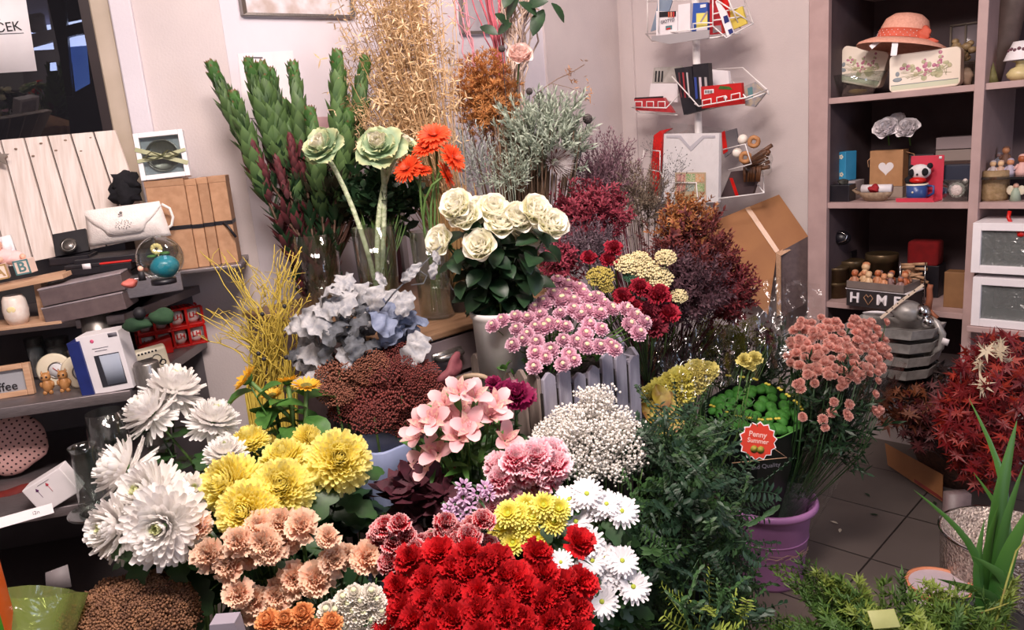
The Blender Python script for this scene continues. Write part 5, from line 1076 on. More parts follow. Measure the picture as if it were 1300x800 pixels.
def cen(r_, h_, z=0): b = B(); b.ball((0, 0, z), r_, seg=12, ez=h_); return b
def calyx(r_=.007, h_=.024): b = B(); b.lathe([(.0001, -h_), (r_ * .6, -h_), (r_, -h_ * .5), (r_ * 1.05, 0), (.0001, .002)], 10); return b
M['mumw'] = mat('white_mum_petals', 'fcfaf6', 'faf6f4', 30, .6, transl=.4, vary=.03); M['mumc'] = mat('greenish_white_petals', 'e4e8b4', 'eef0cc', 30, .6, transl=.25, vary=.03)
M['mumy'] = mat('yellow_mum_petals', 'fcee6e', 'f8e658', 30, .6, transl=.45, tip='fff6a0', tpos=(.3, .95), vary=.03)
M['carnred'] = mat('red_carnation', 'd0121c', 'ba0d18', 60, .65, transl=.2, vary=.14); M['carnpink'] = mat('pink_carnation', 'e8607e', 'de5474', 60, .65, transl=.25, tip='fbdfe4', tpos=(.62, 1), vary=.06)
M['carnpeach'] = mat('peach_carnation', 'f2bf9c', 'eeb298', 60, .65, transl=.28, tip='f8dabf', tpos=(.5, 1), vary=.10); M['carnspray'] = mat('red_white_spray_carnation', 'c01c2c', 'b41828', 60, .65, transl=.2, tip='f0c0c0', tpos=(.8, 1), vary=.08)
M['rose'] = mat('white_rose', 'f6f4d4', 'f2f0ca', 40, .55, transl=.3, tip='fdfaec', tpos=(.35, .85), vary=.03); M['daisyw'] = mat('white_daisy', 'f2eff0', 'ebe8ea', 30, .6, transl=.2, vary=.03)
M['daisyy'] = mat('lemon_chrysanthemum', 'e6d843', 'ddce3a', 30, .6, transl=.25, tip='f2ea7e', vary=.05); M['greeneye'] = mat('yellow_green_eye', '9fb038', 'b8bc48', 60, .8, bump=.4, vary=0)
M['pompink'] = mat('pink_pompon', 'd8a0b8', 'd096b0', 40, .65, transl=.25, tip='efc6d4', tpos=(.2, 1), vary=.08); M['pomc'] = mat('cream_eye', 'dccba6', 'd3c496', 60, .8, vary=.05)
M['gerb'] = mat('orange_gerbera', 'e2451c', 'd83c16', 30, .55, transl=.25, tip='ee5c2e', vary=.06); M['alst'] = mat('pink_alstroemeria', 'eeb0b6', 'e8a2aa', 30, .55, transl=.3, tip='f6d0d0', vary=.05); M['alstc'] = mat('cream_streaked_petal', 'eccfb8', 'e09aa0', 160, .55, transl=.3, vary=.05)
M['sunf'] = mat('golden_sunflower', 'e8b83a', 'dfa92c', 30, .55, transl=.25, vary=.04); M['sunc'] = mat('sunflower_disc', '5a4a1c', '7c7a2c', 90, .9, bump=.6, vary=0)
M['pomw'] = mat('white_pompon', 'ece6dc', 'e6e0d2', 40, .6, transl=.2, vary=.04); M['pomo'] = mat('orange_pompon', 'd98a4e', 'cf7c44', 40, .6, transl=.2, tip='e6a268', vary=.06)
M['mag'] = mat('magenta_petals', '9a2458', '8a1a4c', 30, .5, transl=.25, vary=.08); M['palepinkpom'] = mat('salmon_santini', 'dd9a8c', 'd48e80', 50, .65, transl=.3, tip='f0bfb2', vary=.1)
K = {}   # kind -> (head mesh, materials, eye mesh/material, calyx, leaf mesh, leaf material, name of the thing)
def kind(key, head, hm_, eye=None, em=None, cal=None, leaves=None, lm=None, sr=.0028, sm='stem'):
    if eye is None: h_ = head.mesh(key + '_head')
    else: h_ = head.mesh(key + '_head')
    for q in hm_: h_.materials.append(q)
    e = None
    if eye: e = eye.mesh(key + '_eye'); e.materials.append(em)
    c = None
    if cal: c = cal.mesh(key + '_calyx'); c.materials.append(M['leafmid'])
    l = None
    if leaves:
        l = leaves.mesh(key + '_leaves'); l.materials.append(lm or M['leaf'])
    K[key] = (h_, e, c, l, sr, M[sm])
kind('mum', fl_mum(), [M['mumw'], M['mumc']], None, None, calyx(.012, .012), leafset('lobed', 10, .03, .30, .095, .06, 1), M['leaf'])
kind('ymum', fl_ymum(), [M['mumy']], None, None, calyx(.012, .014), leafset('lobed', 11, .03, .30, .10, .06, 2), M['leaf'])
kind('rcarn', fl_carn(1), [M['carnred']], None, None, calyx(), leafset('leaf', 6, .03, .22, .05, .006, 3, 40), mat('blue_green_leaf', '3a5548', '45604f', vary=.1))
kind('pcarn', fl_carn(2), [M['carnpink']], None, None, calyx(), leafset('leaf', 6, .03, .22, .05, .006, 4, 40), M['leaf'])
kind('ocarn', fl_carn(3), [M['carnpeach']], None, None, calyx(), leafset('leaf', 6, .03, .22, .05, .006, 5, 40), M['leaf'])
kind('scarn', fl_carn(4), [M['carnspray']], None, None, calyx(), leafset('leaf', 6, .02, .2, .045, .005, 6, 40), M['leaf'])
kind('rose', fl_rose(), [M['rose']], None, None, calyx(.009, .016), leafset('leaf', 16, .03, .27, .075, .050, 7, 15, .012), M['leafdark'])
kind('daisy', fl_daisy(), [M['daisyw']], cen(.0048, .6, .002), M['greeneye'], None, leafset('lobed', 6, .02, .2, .06, .04, 8), M['leaf'], .0022)
kind('ydaisy', fl_daisy(22, 4, .027, .0075), [M['daisyy']], cen(.005, .6, .003), M['greeneye'], None, leafset('lobed', 6, .02, .2, .06, .04, 9), M['leaf'], .0022)
kind('gerb', fl_gerbera(), [M['gerb']], cen(.008, .5, .003), mat('rust_eye', 'b04018', '8a2c10', 90, vary=0), calyx(.01, .012), None, None, .0035, 'stem')
kind('alst', fl_alstro(), [M['alst'], M['alstc']], None, None, None, leafset('leaf', 7, .05, .28, .085, .018, 11, 30), M['leafmid'], .0025)
kind('sun', fl_sun(), [M['sunf']], cen(.019, .4, .0), M['sunc'], calyx(.018, .012), leafset('leaf', 9, .03, .24, .09, .062, 12, 15), M['leafmid'], .005)
kind('pompink', fl_pompon(), [M['pompink']], cen(.004, .5, .0112), M['pomc'])
kind('pomw', fl_pompon(), [M['pomw']], cen(.0045, .6, .011), M['mumc'], None, leafset('lobed', 4, .02, .12, .04, .025, 13), M['leaf'], .0018)
kind('pomo', fl_pompon(), [M['pomo']], None, None, None, leafset('lobed', 4, .02, .12, .04, .025, 14), M['leaf'], .0018)
kind('santini', fl_pompon(), [M['palepinkpom']])
kind('mag', fl_carn(8), [M['mag']], None, None, calyx(), leafset('leaf', 5, .03, .2, .05, .02, 15, 30), M['leaf'])
def bez(P, N, Q, n=9, k=.35, up=(0, 0, 1)):
    P, N, Q = np.array(P), nrm(N), np.array(Q); d = np.linalg.norm(P - Q); A = P - N * d * k; C_ = Q + np.array(up) * d * .3; out = []
    for i in range(n): t = i / (n - 1); out.append((1 - t) ** 3 * P + 3 * (1 - t) ** 2 * t * A + 3 * (1 - t) * t * t * C_ + t ** 3 * Q)
    return out
def face(u=1, c=.6, r_=0): return nrm(UZ * u - Fh * c + Rh * r_)
def flower(key, name, P, N, base, s, lab, cat, group=None, spin=None, leafs=1, depth=0):
    h_, e, c, l, sr, sm_ = K[key]; P = np.array(P); t = thing(name, lab, cat, Matrix.Translation(base), group)
    base = np.array(base); sp = rnd.uniform(0, 6) if spin is None else spin
    Mh = orient(P, N, sp, s); Tb = Matrix.Translation(-Vector(base))
    rel = lambda X_: Tb @ Matrix([list(r) for r in X_])
    hd = part('flower_head', h_, [], t, rel(Mh))
    if e: part('flower_eye', e, [], hd)
    if c: part('calyx', c, [], t, rel(Mh))
    pts = bez(P - nrm(N) * .002, N, base); b = B(); b.tube([q - base for q in pts], sr, 6); part('stem', b, sm_, t)
    if l and leafs: d = nrm(nrm(N) * .5 + nrm(P - base) * .8); part('leaves', l, [], t, rel(orient(P, d, sp, leafs)))
    return t
def ordn(i, n): return ('first', 'second', 'third', 'fourth', 'fifth', 'sixth', 'seventh', 'eighth', 'ninth', 'tenth', 'eleventh', 'twelfth')[i]
def rowlabels(pts, stem, nrows):
    "each flower is named by its row and its place in it, counted from the left"
    idx = sorted(range(len(pts)), key=lambda i: pts[i][1]); per = math.ceil(len(pts) / nrows); out = [None] * len(pts)
    rn = {1: [''], 2: ['upper row', 'lower row'], 3: ['top row', 'middle row', 'bottom row'], 4: ['top row', 'second row', 'third row', 'bottom row'], 5: ['top row', 'second row', 'middle row', 'fourth row', 'bottom row']}[nrows]
    for r_ in range(nrows):
        g = sorted(idx[r_ * per:(r_ + 1) * per], key=lambda i: pts[i][0])
        for k, i in enumerate(g): out[i] = '%s, %s from left in its %s' % (stem, ordn(k, len(g)), rn[r_]) if len(g) > 1 else '%s, alone in its %s' % (stem, rn[r_])
    return out
bk = {}
def bucket(name, P, r_, h_, m_, lab, cat='bucket', r0=.78, seg=32, thick=.004):
    t = thing(name, lab, cat, Matrix.Translation(P)); b = B()
    b.lathe([(.0001, 0), (r_ * r0, 0), (r_ * .97, h_ * .93), (r_ * 1.04, h_ * .95), (r_ * 1.05, h_ * .985), (r_ * 1.02, h_), (r_ * .97, h_), (r_ * .93, h_ * .93), (r_ * (r0 - .03), .008), (.0001, .008)], seg); part('pail', b, m_, t); return t
def bunch(key, name, pts, nrmf, base, s, labs, cat, group, leafs=1, br=.05, bz=.12, sj=.08):
    for i, p in enumerate(pts):
        x, y, d = p[0], p[1], p[2]; ss = s * (p[3] if len(p) > 3 else 1) * rnd.uniform(1 - sj, 1 + sj)
        P = at(x, y, d); a = rnd.uniform(0, 6.28); rr = rnd.uniform(0, br)
        bb = np.array([base[0] + rr * math.cos(a), base[1] + rr * math.sin(a), base[2] + .012])
        N = p[4] if len(p) > 4 else nrmf(P)
        flower(key, name, P, N, bb, ss, labs[i] if isinstance(labs, list) else labs, cat, group, leafs=leafs)
def dome(cx, cy, cd, up=.8, toc=.5, k=1.0):
    "flowers in a domed bunch look outwards from its middle"
    C_ = at(cx, cy, cd)
    return lambda P: nrm(nrm(P - C_) * k + UZ * up - Fh * toc + np.array([rnd.uniform(-.15, .15) for _ in range(3)]))

# ---- where the pails stand (all on the floor or on low stands) ----
def fl(P, z=0): return np.array([P[0], P[1], z])
def behind(x, y, d, dz): P = at(x, y, d); return P
M['pailgrey'] = mat('grey_pail', '6c6a70', '605e64', 8, .5, vary=0); M['pailwhite'] = mat('white_pail', 'efece8', 'e6e2de', 8, .5, vary=0); M['pailblue'] = mat('pale_blue_pail', '8e98b8', '8490b2', 8, .45, vary=0)
M['plum'] = mat('purple_plastic', 'ad78ac', 'a26ea2', 5, .38, vary=0)

# ===== red carnations =====
RC = [(523, 712), (559, 704), (596, 706), (632, 712), (508, 748), (541, 739), (596, 732), (654, 736), (570, 757), (544, 765), (635, 761), (690, 767), (527, 789), (576, 791), (643, 783), (690, 732), (714, 745), (736, 742), (731, 775), (695, 796), (681, 706), (607, 754), (665, 752), (607, 779), (512, 775), (615, 719), (703, 757), (709, 786), (550, 812), (612, 812), (664, 812), (734, 806), (495, 800), (577, 725), (640, 735), (560, 780), (660, 790), (734, 692)]
base = fl(at(620, 760, 1.27)); bucket('flower_pail', base, .105, .40, M['bucket'], 'black flower pail holding the red carnations')
def rcd(x, y): return 1.22 - .0009 * (800 - y) * 0 + .10 * (760 - y) / 60 * .5 + .03 * abs((x - 620) / 120) ** 2
lab = rowlabels(RC, 'deep red carnation in the front bunch', 5)
bunch('rcarn', 'red_carnation', [(x, y, rcd(x, y)) for x, y in RC], dome(620, 900, 1.35, .2, .5, 1.2), base, .86, lab, 'carnation', 'deep red carnations in the front bunch', .8, .07)
# ===== spray carnations red and white =====
SC = [(507, 666), (490, 670), (479, 685), (515, 681), (511, 691), (492, 697), (535, 691), (506, 708), (503, 729), (568, 675), (581, 678), (595, 682), (566, 665), (599, 671), (599, 686), (618, 694), (516, 688), (613, 662), (582, 690), (527, 699), (548, 690), (575, 684), (495, 715), (484, 675), (610, 702), (500, 690)]
base = fl(at(545, 740, 1.5)); bucket('flower_pail', base, .09, .36, M['bucket'], 'black flower pail of red and white spray carnations')
bunch('scarn', 'spray_carnation', [(x, y, 1.33 + .02 * math.sin(x)) for x, y in SC], dome(540, 800, 1.45, .5, .6), base, .62, rowlabels(SC, 'small red carnation edged white', 4), 'carnation', 'red and white spray carnations', .7, .06)
# ===== pink white carnations =====
PC = [(635, 595), (655, 586), (665, 600), (680, 583), (703, 594), (683, 614), (637, 630), (664, 632), (626, 646), (650, 616), (700, 577), (647, 643), (676, 598), (695, 607), (636, 612)]
base = fl(at(665, 680, 1.68)); bucket('flower_pail', base, .09, .38, M['bucket'], 'black flower pail of pink and white carnations')
bunch('pcarn', 'pink_carnation', [(x, y, 1.50 + .02 * math.sin(x * 3)) for x, y in PC], dome(665, 720, 1.6, .5, .6), base, .98, rowlabels(PC, 'ruffled pink carnation edged white', 3), 'carnation', 'pink and white carnations', .7, .05)
# ===== peach carnations =====
OC = [(356, 665), (383, 670), (335, 692), (362, 688), (304, 690), (292, 720), (266, 706), (417, 683, .75), (424, 713), (465, 710), (304, 754, .9), (374, 737), (402, 737), (352, 759), (328, 775), (330, 672), (255, 668, .8), (318, 705), (345, 700), (322, 762), (440, 706, .7), (362, 752)]
base = fl(at(345, 760, 1.5)); bucket('flower_pail', base, .10, .36, M['bucket'], 'black flower pail holding the peach carnations')
bunch('ocarn', 'peach_carnation', [(p[0], p[1], 1.33 + .02 * math.sin(p[0] * 2), p[2] if len(p) > 2 else 1) for p in OC], dome(350, 800, 1.5, .5, .8), base, .86, rowlabels(OC, 'ruffled peach carnation', 4), 'carnation', 'peach carnations', .9, .06)
# orange and white pompons
PO = [(362, 788), (384, 779), (340, 789), (421, 790), (388, 796), (405, 800), (372, 801)]
bunch('pomo', 'orange_chrysanthemum', [(x, y, 1.20) for x, y in PO], dome(385, 860, 1.3, .8, .6), base + np.array([.02, -.08, 0]), 1.15, rowlabels(PO, 'orange pompon chrysanthemum at the bottom edge', 2), 'chrysanthemum', 'orange pompons', .8, .03)
PW_ = [(436, 761), (449, 753), (471, 754), (416, 776), (428, 777), (459, 767), (449, 780), (452, 792), (471, 791), (484, 779), (436, 797), (490, 794), (478, 764), (442, 770), (462, 781), (420, 788)]
base = fl(at(455, 820, 1.35)); bucket('flower_pail', base, .07, .34, M['bucket'], 'black flower pail holding the white pompons')
bunch('pomw', 'white_pompon', [(x, y, 1.22) for x, y in PW_], dome(455, 850, 1.3, .8, .6), base, 1.05, rowlabels(PW_, 'small white pompon flower', 4), 'chrysanthemum', 'white pompons by the red carnations', .8, .04)
# ===== yellow daisies, white daisies =====
YD = [(636, 669), (651, 689), (657, 653), (676, 656), (703, 662), (683, 683), (709, 646), (690, 641), (668, 643), (663, 668), (645, 652)]
base = fl(at(690, 730, 1.5)); bucket('flower_pail', base, .08, .36, M['bucket'], 'black flower pail of lemon chrysanthemums and white daisies')
bunch('ydaisy', 'yellow_chrysanthemum', [(x, y, 1.36 + .01 * math.sin(x)) for x, y in YD], dome(675, 740, 1.5, .5, .9), base, .80, rowlabels(YD, 'lemon yellow chrysanthemum with green eye', 3), 'chrysanthemum', 'lemon yellow chrysanthemums', .9, .04)
WD = [(723, 634), (761, 643), (789, 649), (745, 627), (731, 662), (745, 690), (767, 709), (761, 739), (786, 728), (804, 745), (764, 764), (736, 717), (790, 712), (752, 712), (775, 722), (748, 735), (770, 640)]
bunch('daisy', 'white_daisy', [(x, y, 1.42 + .01 * math.sin(x) - .0004 * (y - 640)) for x, y in WD], dome(760, 790, 1.6, .5, .9), base + np.array([.09, .02, 0]), .92, rowlabels(WD, 'white daisy chrysanthemum with green eye', 4), 'daisy', 'white daisy chrysanthemums', .9, .05)
flower('daisy', 'peach_daisy', at(712, 714, 1.27), face(.7, .7, -.2), base + np.array([0, -.05, .01]), .62, 'peach pink daisy between red carnations and white daisies', 'daisy').children[0]
# ===== white mums =====
WM_ = [(220, 497, 1.66, .95, (.95, -.1, .3), 'white chrysanthemum, topmost, tilted back'), (192, 526, 1.60, .85, (.8, .2, -.5), 'white chrysanthemum seen from the side, second from the top'), (270, 536, 1.62, .80, (.9, -.05, .35), 'white chrysanthemum seen from the side above the yellow blooms'),
       (287, 578, 1.52, .62, (1, .2, .1), 'small flat white chrysanthemum touching the yellow blooms'), (160, 597, 1.47, .92, (.5, .35, -.8), 'white chrysanthemum turned to the far left'), (192, 632, 1.40, .98, (.75, .75, -.3), 'white chrysanthemum with greenish centre behind the two front blooms'),
       (210, 668, 1.33, 1.05, (.35, 1.0, .1), 'large white chrysanthemum facing the camera with green eye'), (152, 670, 1.36, .88, (.4, .8, -.5), 'white chrysanthemum with drooping petals, lowest on the left'), (246, 628, 1.46, .62, (.8, .5, .4), 'white chrysanthemum half hidden behind the large yellow blooms')]
base = fl(at(235, 720, 1.60)); bucket('flower_pail', base, .11, .42, M['bucket'], 'black flower pail holding the white chrysanthemums')
for x, y, d, s_, n_, lb in WM_: flower('mum', 'white_chrysanthemum', at(x, y, d), face(*n_), base + np.array([rnd.uniform(-.06, .06), rnd.uniform(-.06, .06), .012]), s_ * 1.08, lb, 'chrysanthemum', 'large white chrysanthemums', leafs=.95)
YM = [(316, 556, 1.58, .62, (1, .0, -.2), 'yellow chrysanthemum at the back left of the yellow group'), (360, 582, 1.52, .86, (.9, .35, 0), 'yellow chrysanthemum in the middle of the back row'), (431, 583, 1.47, 1.0, (.55, .8, .35), 'yellow chrysanthemum ball at the right of the group'),
      (287, 613, 1.43, .95, (.6, .7, -.3), 'yellow chrysanthemum at the left of the group'), (357, 618, 1.42, .95, (.6, .7, .2), 'yellow chrysanthemum in the centre of the group'), (311, 650, 1.36, .92, (.45, .9, 0), 'yellow chrysanthemum, lowest of the group'), (393, 556, 1.60, .5, (.4, .6, .9), 'small yellow chrysanthemum behind the right ball'), (408, 606, 1.50, .6, (.4, .6, .3), 'yellow chrysanthemum half hidden left of the right ball')]
base = fl(at(350, 690, 1.62)); bucket('flower_pail', base, .105, .42, M['bucket'], 'black flower pail holding the yellow chrysanthemums')
for x, y, d, s_, n_, lb in YM: flower('ymum', 'yellow_chrysanthemum', at(x, y, d), face(*n_), base + np.array([rnd.uniform(-.06, .06), rnd.uniform(-.06, .06), .012]), s_ * 1.16, lb, 'chrysanthemum', 'large yellow chrysanthemums')
# ===== sunflowers =====
SF = [(313, 481, 1.66, 1.0, (.75, .25, -.75), 'yellow sunflower turned to the left above the leaves'), (365, 484, 1.70, .8, (.95, -.3, -.1), 'small yellow sunflower seen from behind, middle one'), (389, 490, 1.66, .9, (1, .1, .2), 'yellow sunflower tilted flat, beside the maroon flowers'), (345, 502, 1.72, .7, (.9, .2, 0), 'small sunflower hidden among the broad green leaves')]
base2 = fl(at(365, 640, 1.74)); bucket('flower_pail', base2, .09, .42, M['pailgrey'], 'grey flower pail behind the yellow chrysanthemums')
for x, y, d, s_, n_, lb in SF: flower('sun', 'sunflower', at(x, y, d), face(*n_), base2 + np.array([rnd.uniform(-.04, .04), rnd.uniform(-.04, .04), .012]), s_ * .80, lb, 'sunflower', 'small sunflowers', leafs=.85)
# ===== alstroemeria =====
AL = [(583, 500), (538, 542), (566, 516), (586, 527), (583, 556), (556, 575), (541, 590), (552, 535), (629, 515), (610, 527), (602, 505), (530, 556), (572, 540), (641, 560), (595, 545), (622, 530)]
base = fl(at(590, 640, 1.78)); bucket('flower_pail', base, .085, .40, M['bucket'], 'black flower pail of pink alstroemeria')
bunch('alst', 'pink_alstroemeria', [(x, y, 1.56 + .03 * math.sin(x)) for x, y in AL], dome(580, 610, 1.65, .35, .8), base, .92, rowlabels(AL, 'pale pink lily-like alstroemeria', 4), 'alstroemeria', 'pink alstroemeria', .85, .04)
for x, y, s_, lb in ((655, 505, 1.15, 'magenta bloom, largest beside the picket planter'), (640, 500, .8, 'magenta bloom left of the largest one'), (626, 487, .5, 'tiny magenta bud, topmost'), (632, 538, .6, 'dark magenta bloom below the pink alstroemeria')): flower('mag', 'magenta_flower', at(x, y, 1.68), face(.8, .5, 0), base + np.array([.04, .03, .012]), s_, lb, 'flower', 'magenta blooms')
# ===== lilac statice sprays =====
kind('lil', fl_daisy(8, 3, .013, .005), [mat('lilac_petals', 'c79cc0', 'b98ab4', 40, .6, transl=.2, tip='dcc0d8', vary=.08)], None, None, None, leafset('leaf', 4, .02, .14, .04, .008, 21, 30), M['leaf'], .0018)
LI = [(577, 640), (588, 632), (592, 650), (582, 655), (570, 646), (616, 619), (606, 626), (588, 617), (596, 640), (575, 652), (621, 628), (590, 660)]
bunch('lil', 'lilac_flower', [(x, y, 1.46) for x, y in LI], dome(590, 700, 1.55, .5, .8), base, 1.0, rowlabels(LI, 'small lilac star flower', 3), 'flower', 'lilac star flowers', .8, .04)
# ===== gerberas, kale, leucadendron in glass vases on the cabinet =====
CZ = 1.04
def gvase(P, r_, h_, lab): t = thing('glass_vase', lab, 'vase', Matrix.Translation(P), 'glass vases on the cabinet'); b = B(); b.lathe([(.0001, .003), (r_ * .85, .003), (r_, h_), (r_ * .97, h_), (r_ * .82, .01), (.0001, .01)], 28); part('vase', b, M['glass'], t); b = B(); b.cyl(r_ * .8, .012, h_ * .45, 24, r1=r_ * .88); part('water', b, M['glass'], t)
def onZ(x, y, z): return hz(x, y, z)
Vg = hz(556, 402, CZ); gvase(Vg, .055, .24, 'tall glass vase of green gerbera stems')
GE = [(551, 172, 1.0, (.75, .6, 0), 'upper left large orange gerbera'), (575, 200, .95, (.5, .5, .9), 'orange gerbera turned right at the right side'), (541, 188, .85, (.9, .5, -.2), 'flat orange gerbera under the upper left one'), (518, 214, .95, (.6, .6, -.4), 'orange gerbera touching the ornamental kale'), (534, 216, .7, (.9, .3, .2), 'small orange gerbera between the kale and the stems'), (566, 222, .9, (.35, .1, 1.0), 'orange gerbera seen from the side, lowest right')]
for x, y, s_, n_, lb in GE: flower('gerb', 'orange_gerbera', at(x, y, 2.04), face(*n_), Vg + np.array([rnd.uniform(-.03, .03), rnd.uniform(-.03, .03), .015]), s_, lb, 'gerbera', 'orange gerberas')
kb = B(); 
for q, (n, L, W, a, c) in enumerate([(5, .065, .062, 0, 8), (5, .062, .060, 16, 12), (5, .052, .05, 32, 20)]): ring(kb, n, L, W, a, c, .004, .004 * q, .14, q, 0, q * .6, prof='round', cup=.25, ruf=.004, nw=5, nl=5, nv=3)
for q, (n, L, W, a, c) in enumerate([(6, .044, .040, 46, 22), (6, .038, .034, 60, 18), (5, .032, .028, 72, 14), (4, .026, .02, 84, 10)]): ring(kb, n, L, W, a, c, .003, .012 + .002 * q, .1, 5 + q, 1, q * .6, prof='wide', cup=.6, ruf=.002, nw=6, nl=4, nv=2)
kind('kale', kb, [mat('sage_kale_leaf', 'a9bf9c', '94ae88', 20, .55, transl=.2, tip='d6d9a6', tpos=(.7, 1), vary=.05), mat('cream_kale_leaf', 'eef0d8', 'e6eacc', 20, .55, transl=.2, tip='efe9d4', vary=.03)], None, None, None, None, None, .0075, 'palestem')
Vk = hz(487, 404, CZ); gvase(Vk, .06, .26, 'clear glass vase of ornamental kale stems')
for x, y, s_, n_, lb in ((411, 192, .9, (.75, .7, -.25), 'cream ornamental kale head, left one on a leaning pale stem'), (482, 190, .98, (.6, .8, 0), 'cream and sage ornamental kale head, largest in the middle'), (508, 188, .75, (.8, .3, .7), 'ornamental kale head half hidden behind the largest one')):
    bb = Vk + np.array([(.0 if x > 430 else -.015) + rnd.uniform(-.01, .01), .0, .015]); flower('kale', 'ornamental_kale', at(x, y, 2.06 + (.05 if x > 500 else 0)), face(*n_), bb, s_, lb, 'ornamental kale', 'ornamental kale')
# leucadendron
def leuc(L_, n, seed, w_=.034, l_=.085):
    b = B(); R_ = random.Random(seed)
    for i in range(n):
        u = i / n; z = -L_ * (1 - u); s_ = (.75 + .35 * math.sin(math.pi * min(1, u * 1.1))) * (.7 if u > .93 else 1)
        V, F, T = petal(l_ * s_, w_, 58 + 18 * u + R_.uniform(-7, 7), 16, .35, 'point', nl=4, nv=1); b.add(V + np.array([.004, 0, z]), F, T, mk(rz=i * 2.4))
    b.tube([(0, 0, 0), (0, 0, -L_)], .005, 6); return b
lg = mat('leucadendron_green', '3e5a36', '2b4428', 14, .5, transl=.1, tip='5d7a44', tpos=(.3, .9), vary=.15); lt = mat('leucadendron_green_red_tip', '4f7a3a', '3f6830', 14, .45, transl=.12, tip='8c4a3c', tpos=(.82, 1), vary=.1); lr = mat('leucadendron_maroon', '50262a', '3c2626', 14, .5, transl=.12, tip='7a3a40', vary=.15)
LM1 = [leuc(.27, 70, s) .mesh('leucadendron_foliage_%d' % s) for s in (1, 2, 3)]
for q in LM1: q.materials.append(lg)
LMT = leuc(.05, 22, 9, .026, .055).mesh('leucadendron_tip'); LMT.materials.append(lt)
LMR = [leuc(.16, 40, s, .024, .062).mesh('leucadendron_maroon_%d' % s) for s in (4, 5)]
for q in LMR: q.materials.append(lr)
Vl = hz(412, 398, CZ); gvase(Vl, .07, .24, 'wide clear glass vase of leucadendron branches')
LU = [(272, 92, 0), (318, 88, 0), (334, 92, 0), (345, 100, 0), (373, 92, 0), (428, 78, 0), (432, 100, 0), (462, 84, 0), (442, 150, 0), (300, 130, 0), (360, 140, 0), (395, 150, 0)]
LD = [(318, 178, 1), (336, 182, 1), (368, 172, 1), (382, 182, 1), (328, 205, 1), (350, 200, 1), (400, 210, 1), (310, 196, 1)]
lbl = ['first leucadendron spike from the left', 'tall green leucadendron spike, second from the left', 'tall green leucadendron spike in the dense left trio', 'tall green leucadendron spike at the right of the left trio', 'green leucadendron spike standing alone left of the kale', 'red-tipped leucadendron spike above the kale, left one', 'lower red-tipped leucadendron spike above the kale', 'red-tipped leucadendron spike above the kale, right one', 'short green leucadendron spike behind the kale', 'short green leucadendron spike under the leftmost', 'short green leucadendron spike under the left trio', 'short green leucadendron spike left of the kale head'] + ['maroon leucadendron shoot, %s' % q for q in ('far left upper', 'left of centre', 'centre, highest', 'right of centre', 'lower left', 'low in the centre', 'rightmost beside the kale', 'far left lower')]
for i, (x, y, m_) in enumerate(LU + LD):
    P = at(x, y, (2.20 if x < 330 else 2.27) + .03 * math.sin(i * 2.1)); bb = Vl + np.array([.045 * math.cos(i), .045 * math.sin(i), .012]); d = nrm((P - bb) + (0 if m_ else 0)); 
    d = nrm(P - bb + UZ * .15)
    t = thing('leucadendron_branch', lbl[i], 'leucadendron branch', Matrix.Translation(bb), 'leucadendron branches'); rel = lambda X_: Matrix.Translation(-Vector(bb)) @ Matrix([list(r) for r in X_])
    part('foliage', LM1[i % 3] if not m_ else LMR[i % 2], [], t, rel(orient(P - d * .01, d, i, 1.06 if not m_ else .72)), label='maroon pointed leaves' if m_ else None)
    if not m_: part('tip', LMT, [], t, rel(orient(P, d, i, 1.0)), label='red-tipped leaf rosette')
    b = B(); b.tube([q - bb for q in bez(P - d * .2, d, bb, 7, .3)], .004, 6); part('stem', b, mat('red_brown_stem_%d' % i, '5a3a2c', '4c3a26', vary=0) if i < 2 else bpy.data.materials['red_brown_stem_0'], t)
    if 1:
        q = B(); R_ = random.Random(i)
        for k in range(34): V, F, T = petal(.062, .018, 50, 10, .3, 'point', nl=3, nv=1); q.add(V, F, T, Matrix([list(r) for r in orient(np.array(bez(P - d * .2, d, bb, 7, .3)[1 + k % 5]) - bb, d)]) @ mk(rz=k * 2.4, z=R_.uniform(-.03, .03)))
        part('lower_leaves', q, M['leafdark'] if not m_ else lr, t)
# ===== roses in a white pail =====
zr_ = at(632, 395, 1.90)[2]; base = np.array([*at(632, 395, 1.92)[:2], zr_ - .26]); boxthing('display_crate', 'dark low crate under the white rose pail', 'crate', np.array([base[0], base[1], 0]), CROT, .16, .16, zr_ - .262, M['bucket']); bucket('rose_pail', base, .068, .26, M['pailwhite'], 'white plastic pail holding the white roses', r0=.82)
RO = [(594, 281), (567, 311), (626, 273), (584, 268), (636, 290), (657, 283), (663, 303), (676, 274), (695, 290), (612, 316), (610, 276)]
rl = ['white rose, large one second from the left', 'white rose, leftmost and lowest', 'white rose at the top of the bunch centre', 'white rose behind the upper left bloom', 'white rose, narrow one in the middle', 'white rose above the lowest front bloom', 'white rose, lowest in front', 'white rose, top right', 'white rose, rightmost bloom of the bunch', 'small white rose half hidden under the bunch', 'white rose hidden at the back of the bunch']
base = base + UZ * .1; bunch('rose', 'white_rose', [(x, y, 1.80 + .03 * math.sin(x * 1.3)) for x, y in RO], dome(632, 340, 1.90, .25, .75), base, .96, rl, 'rose', 'white roses', 1.0, .04, sj=.04)
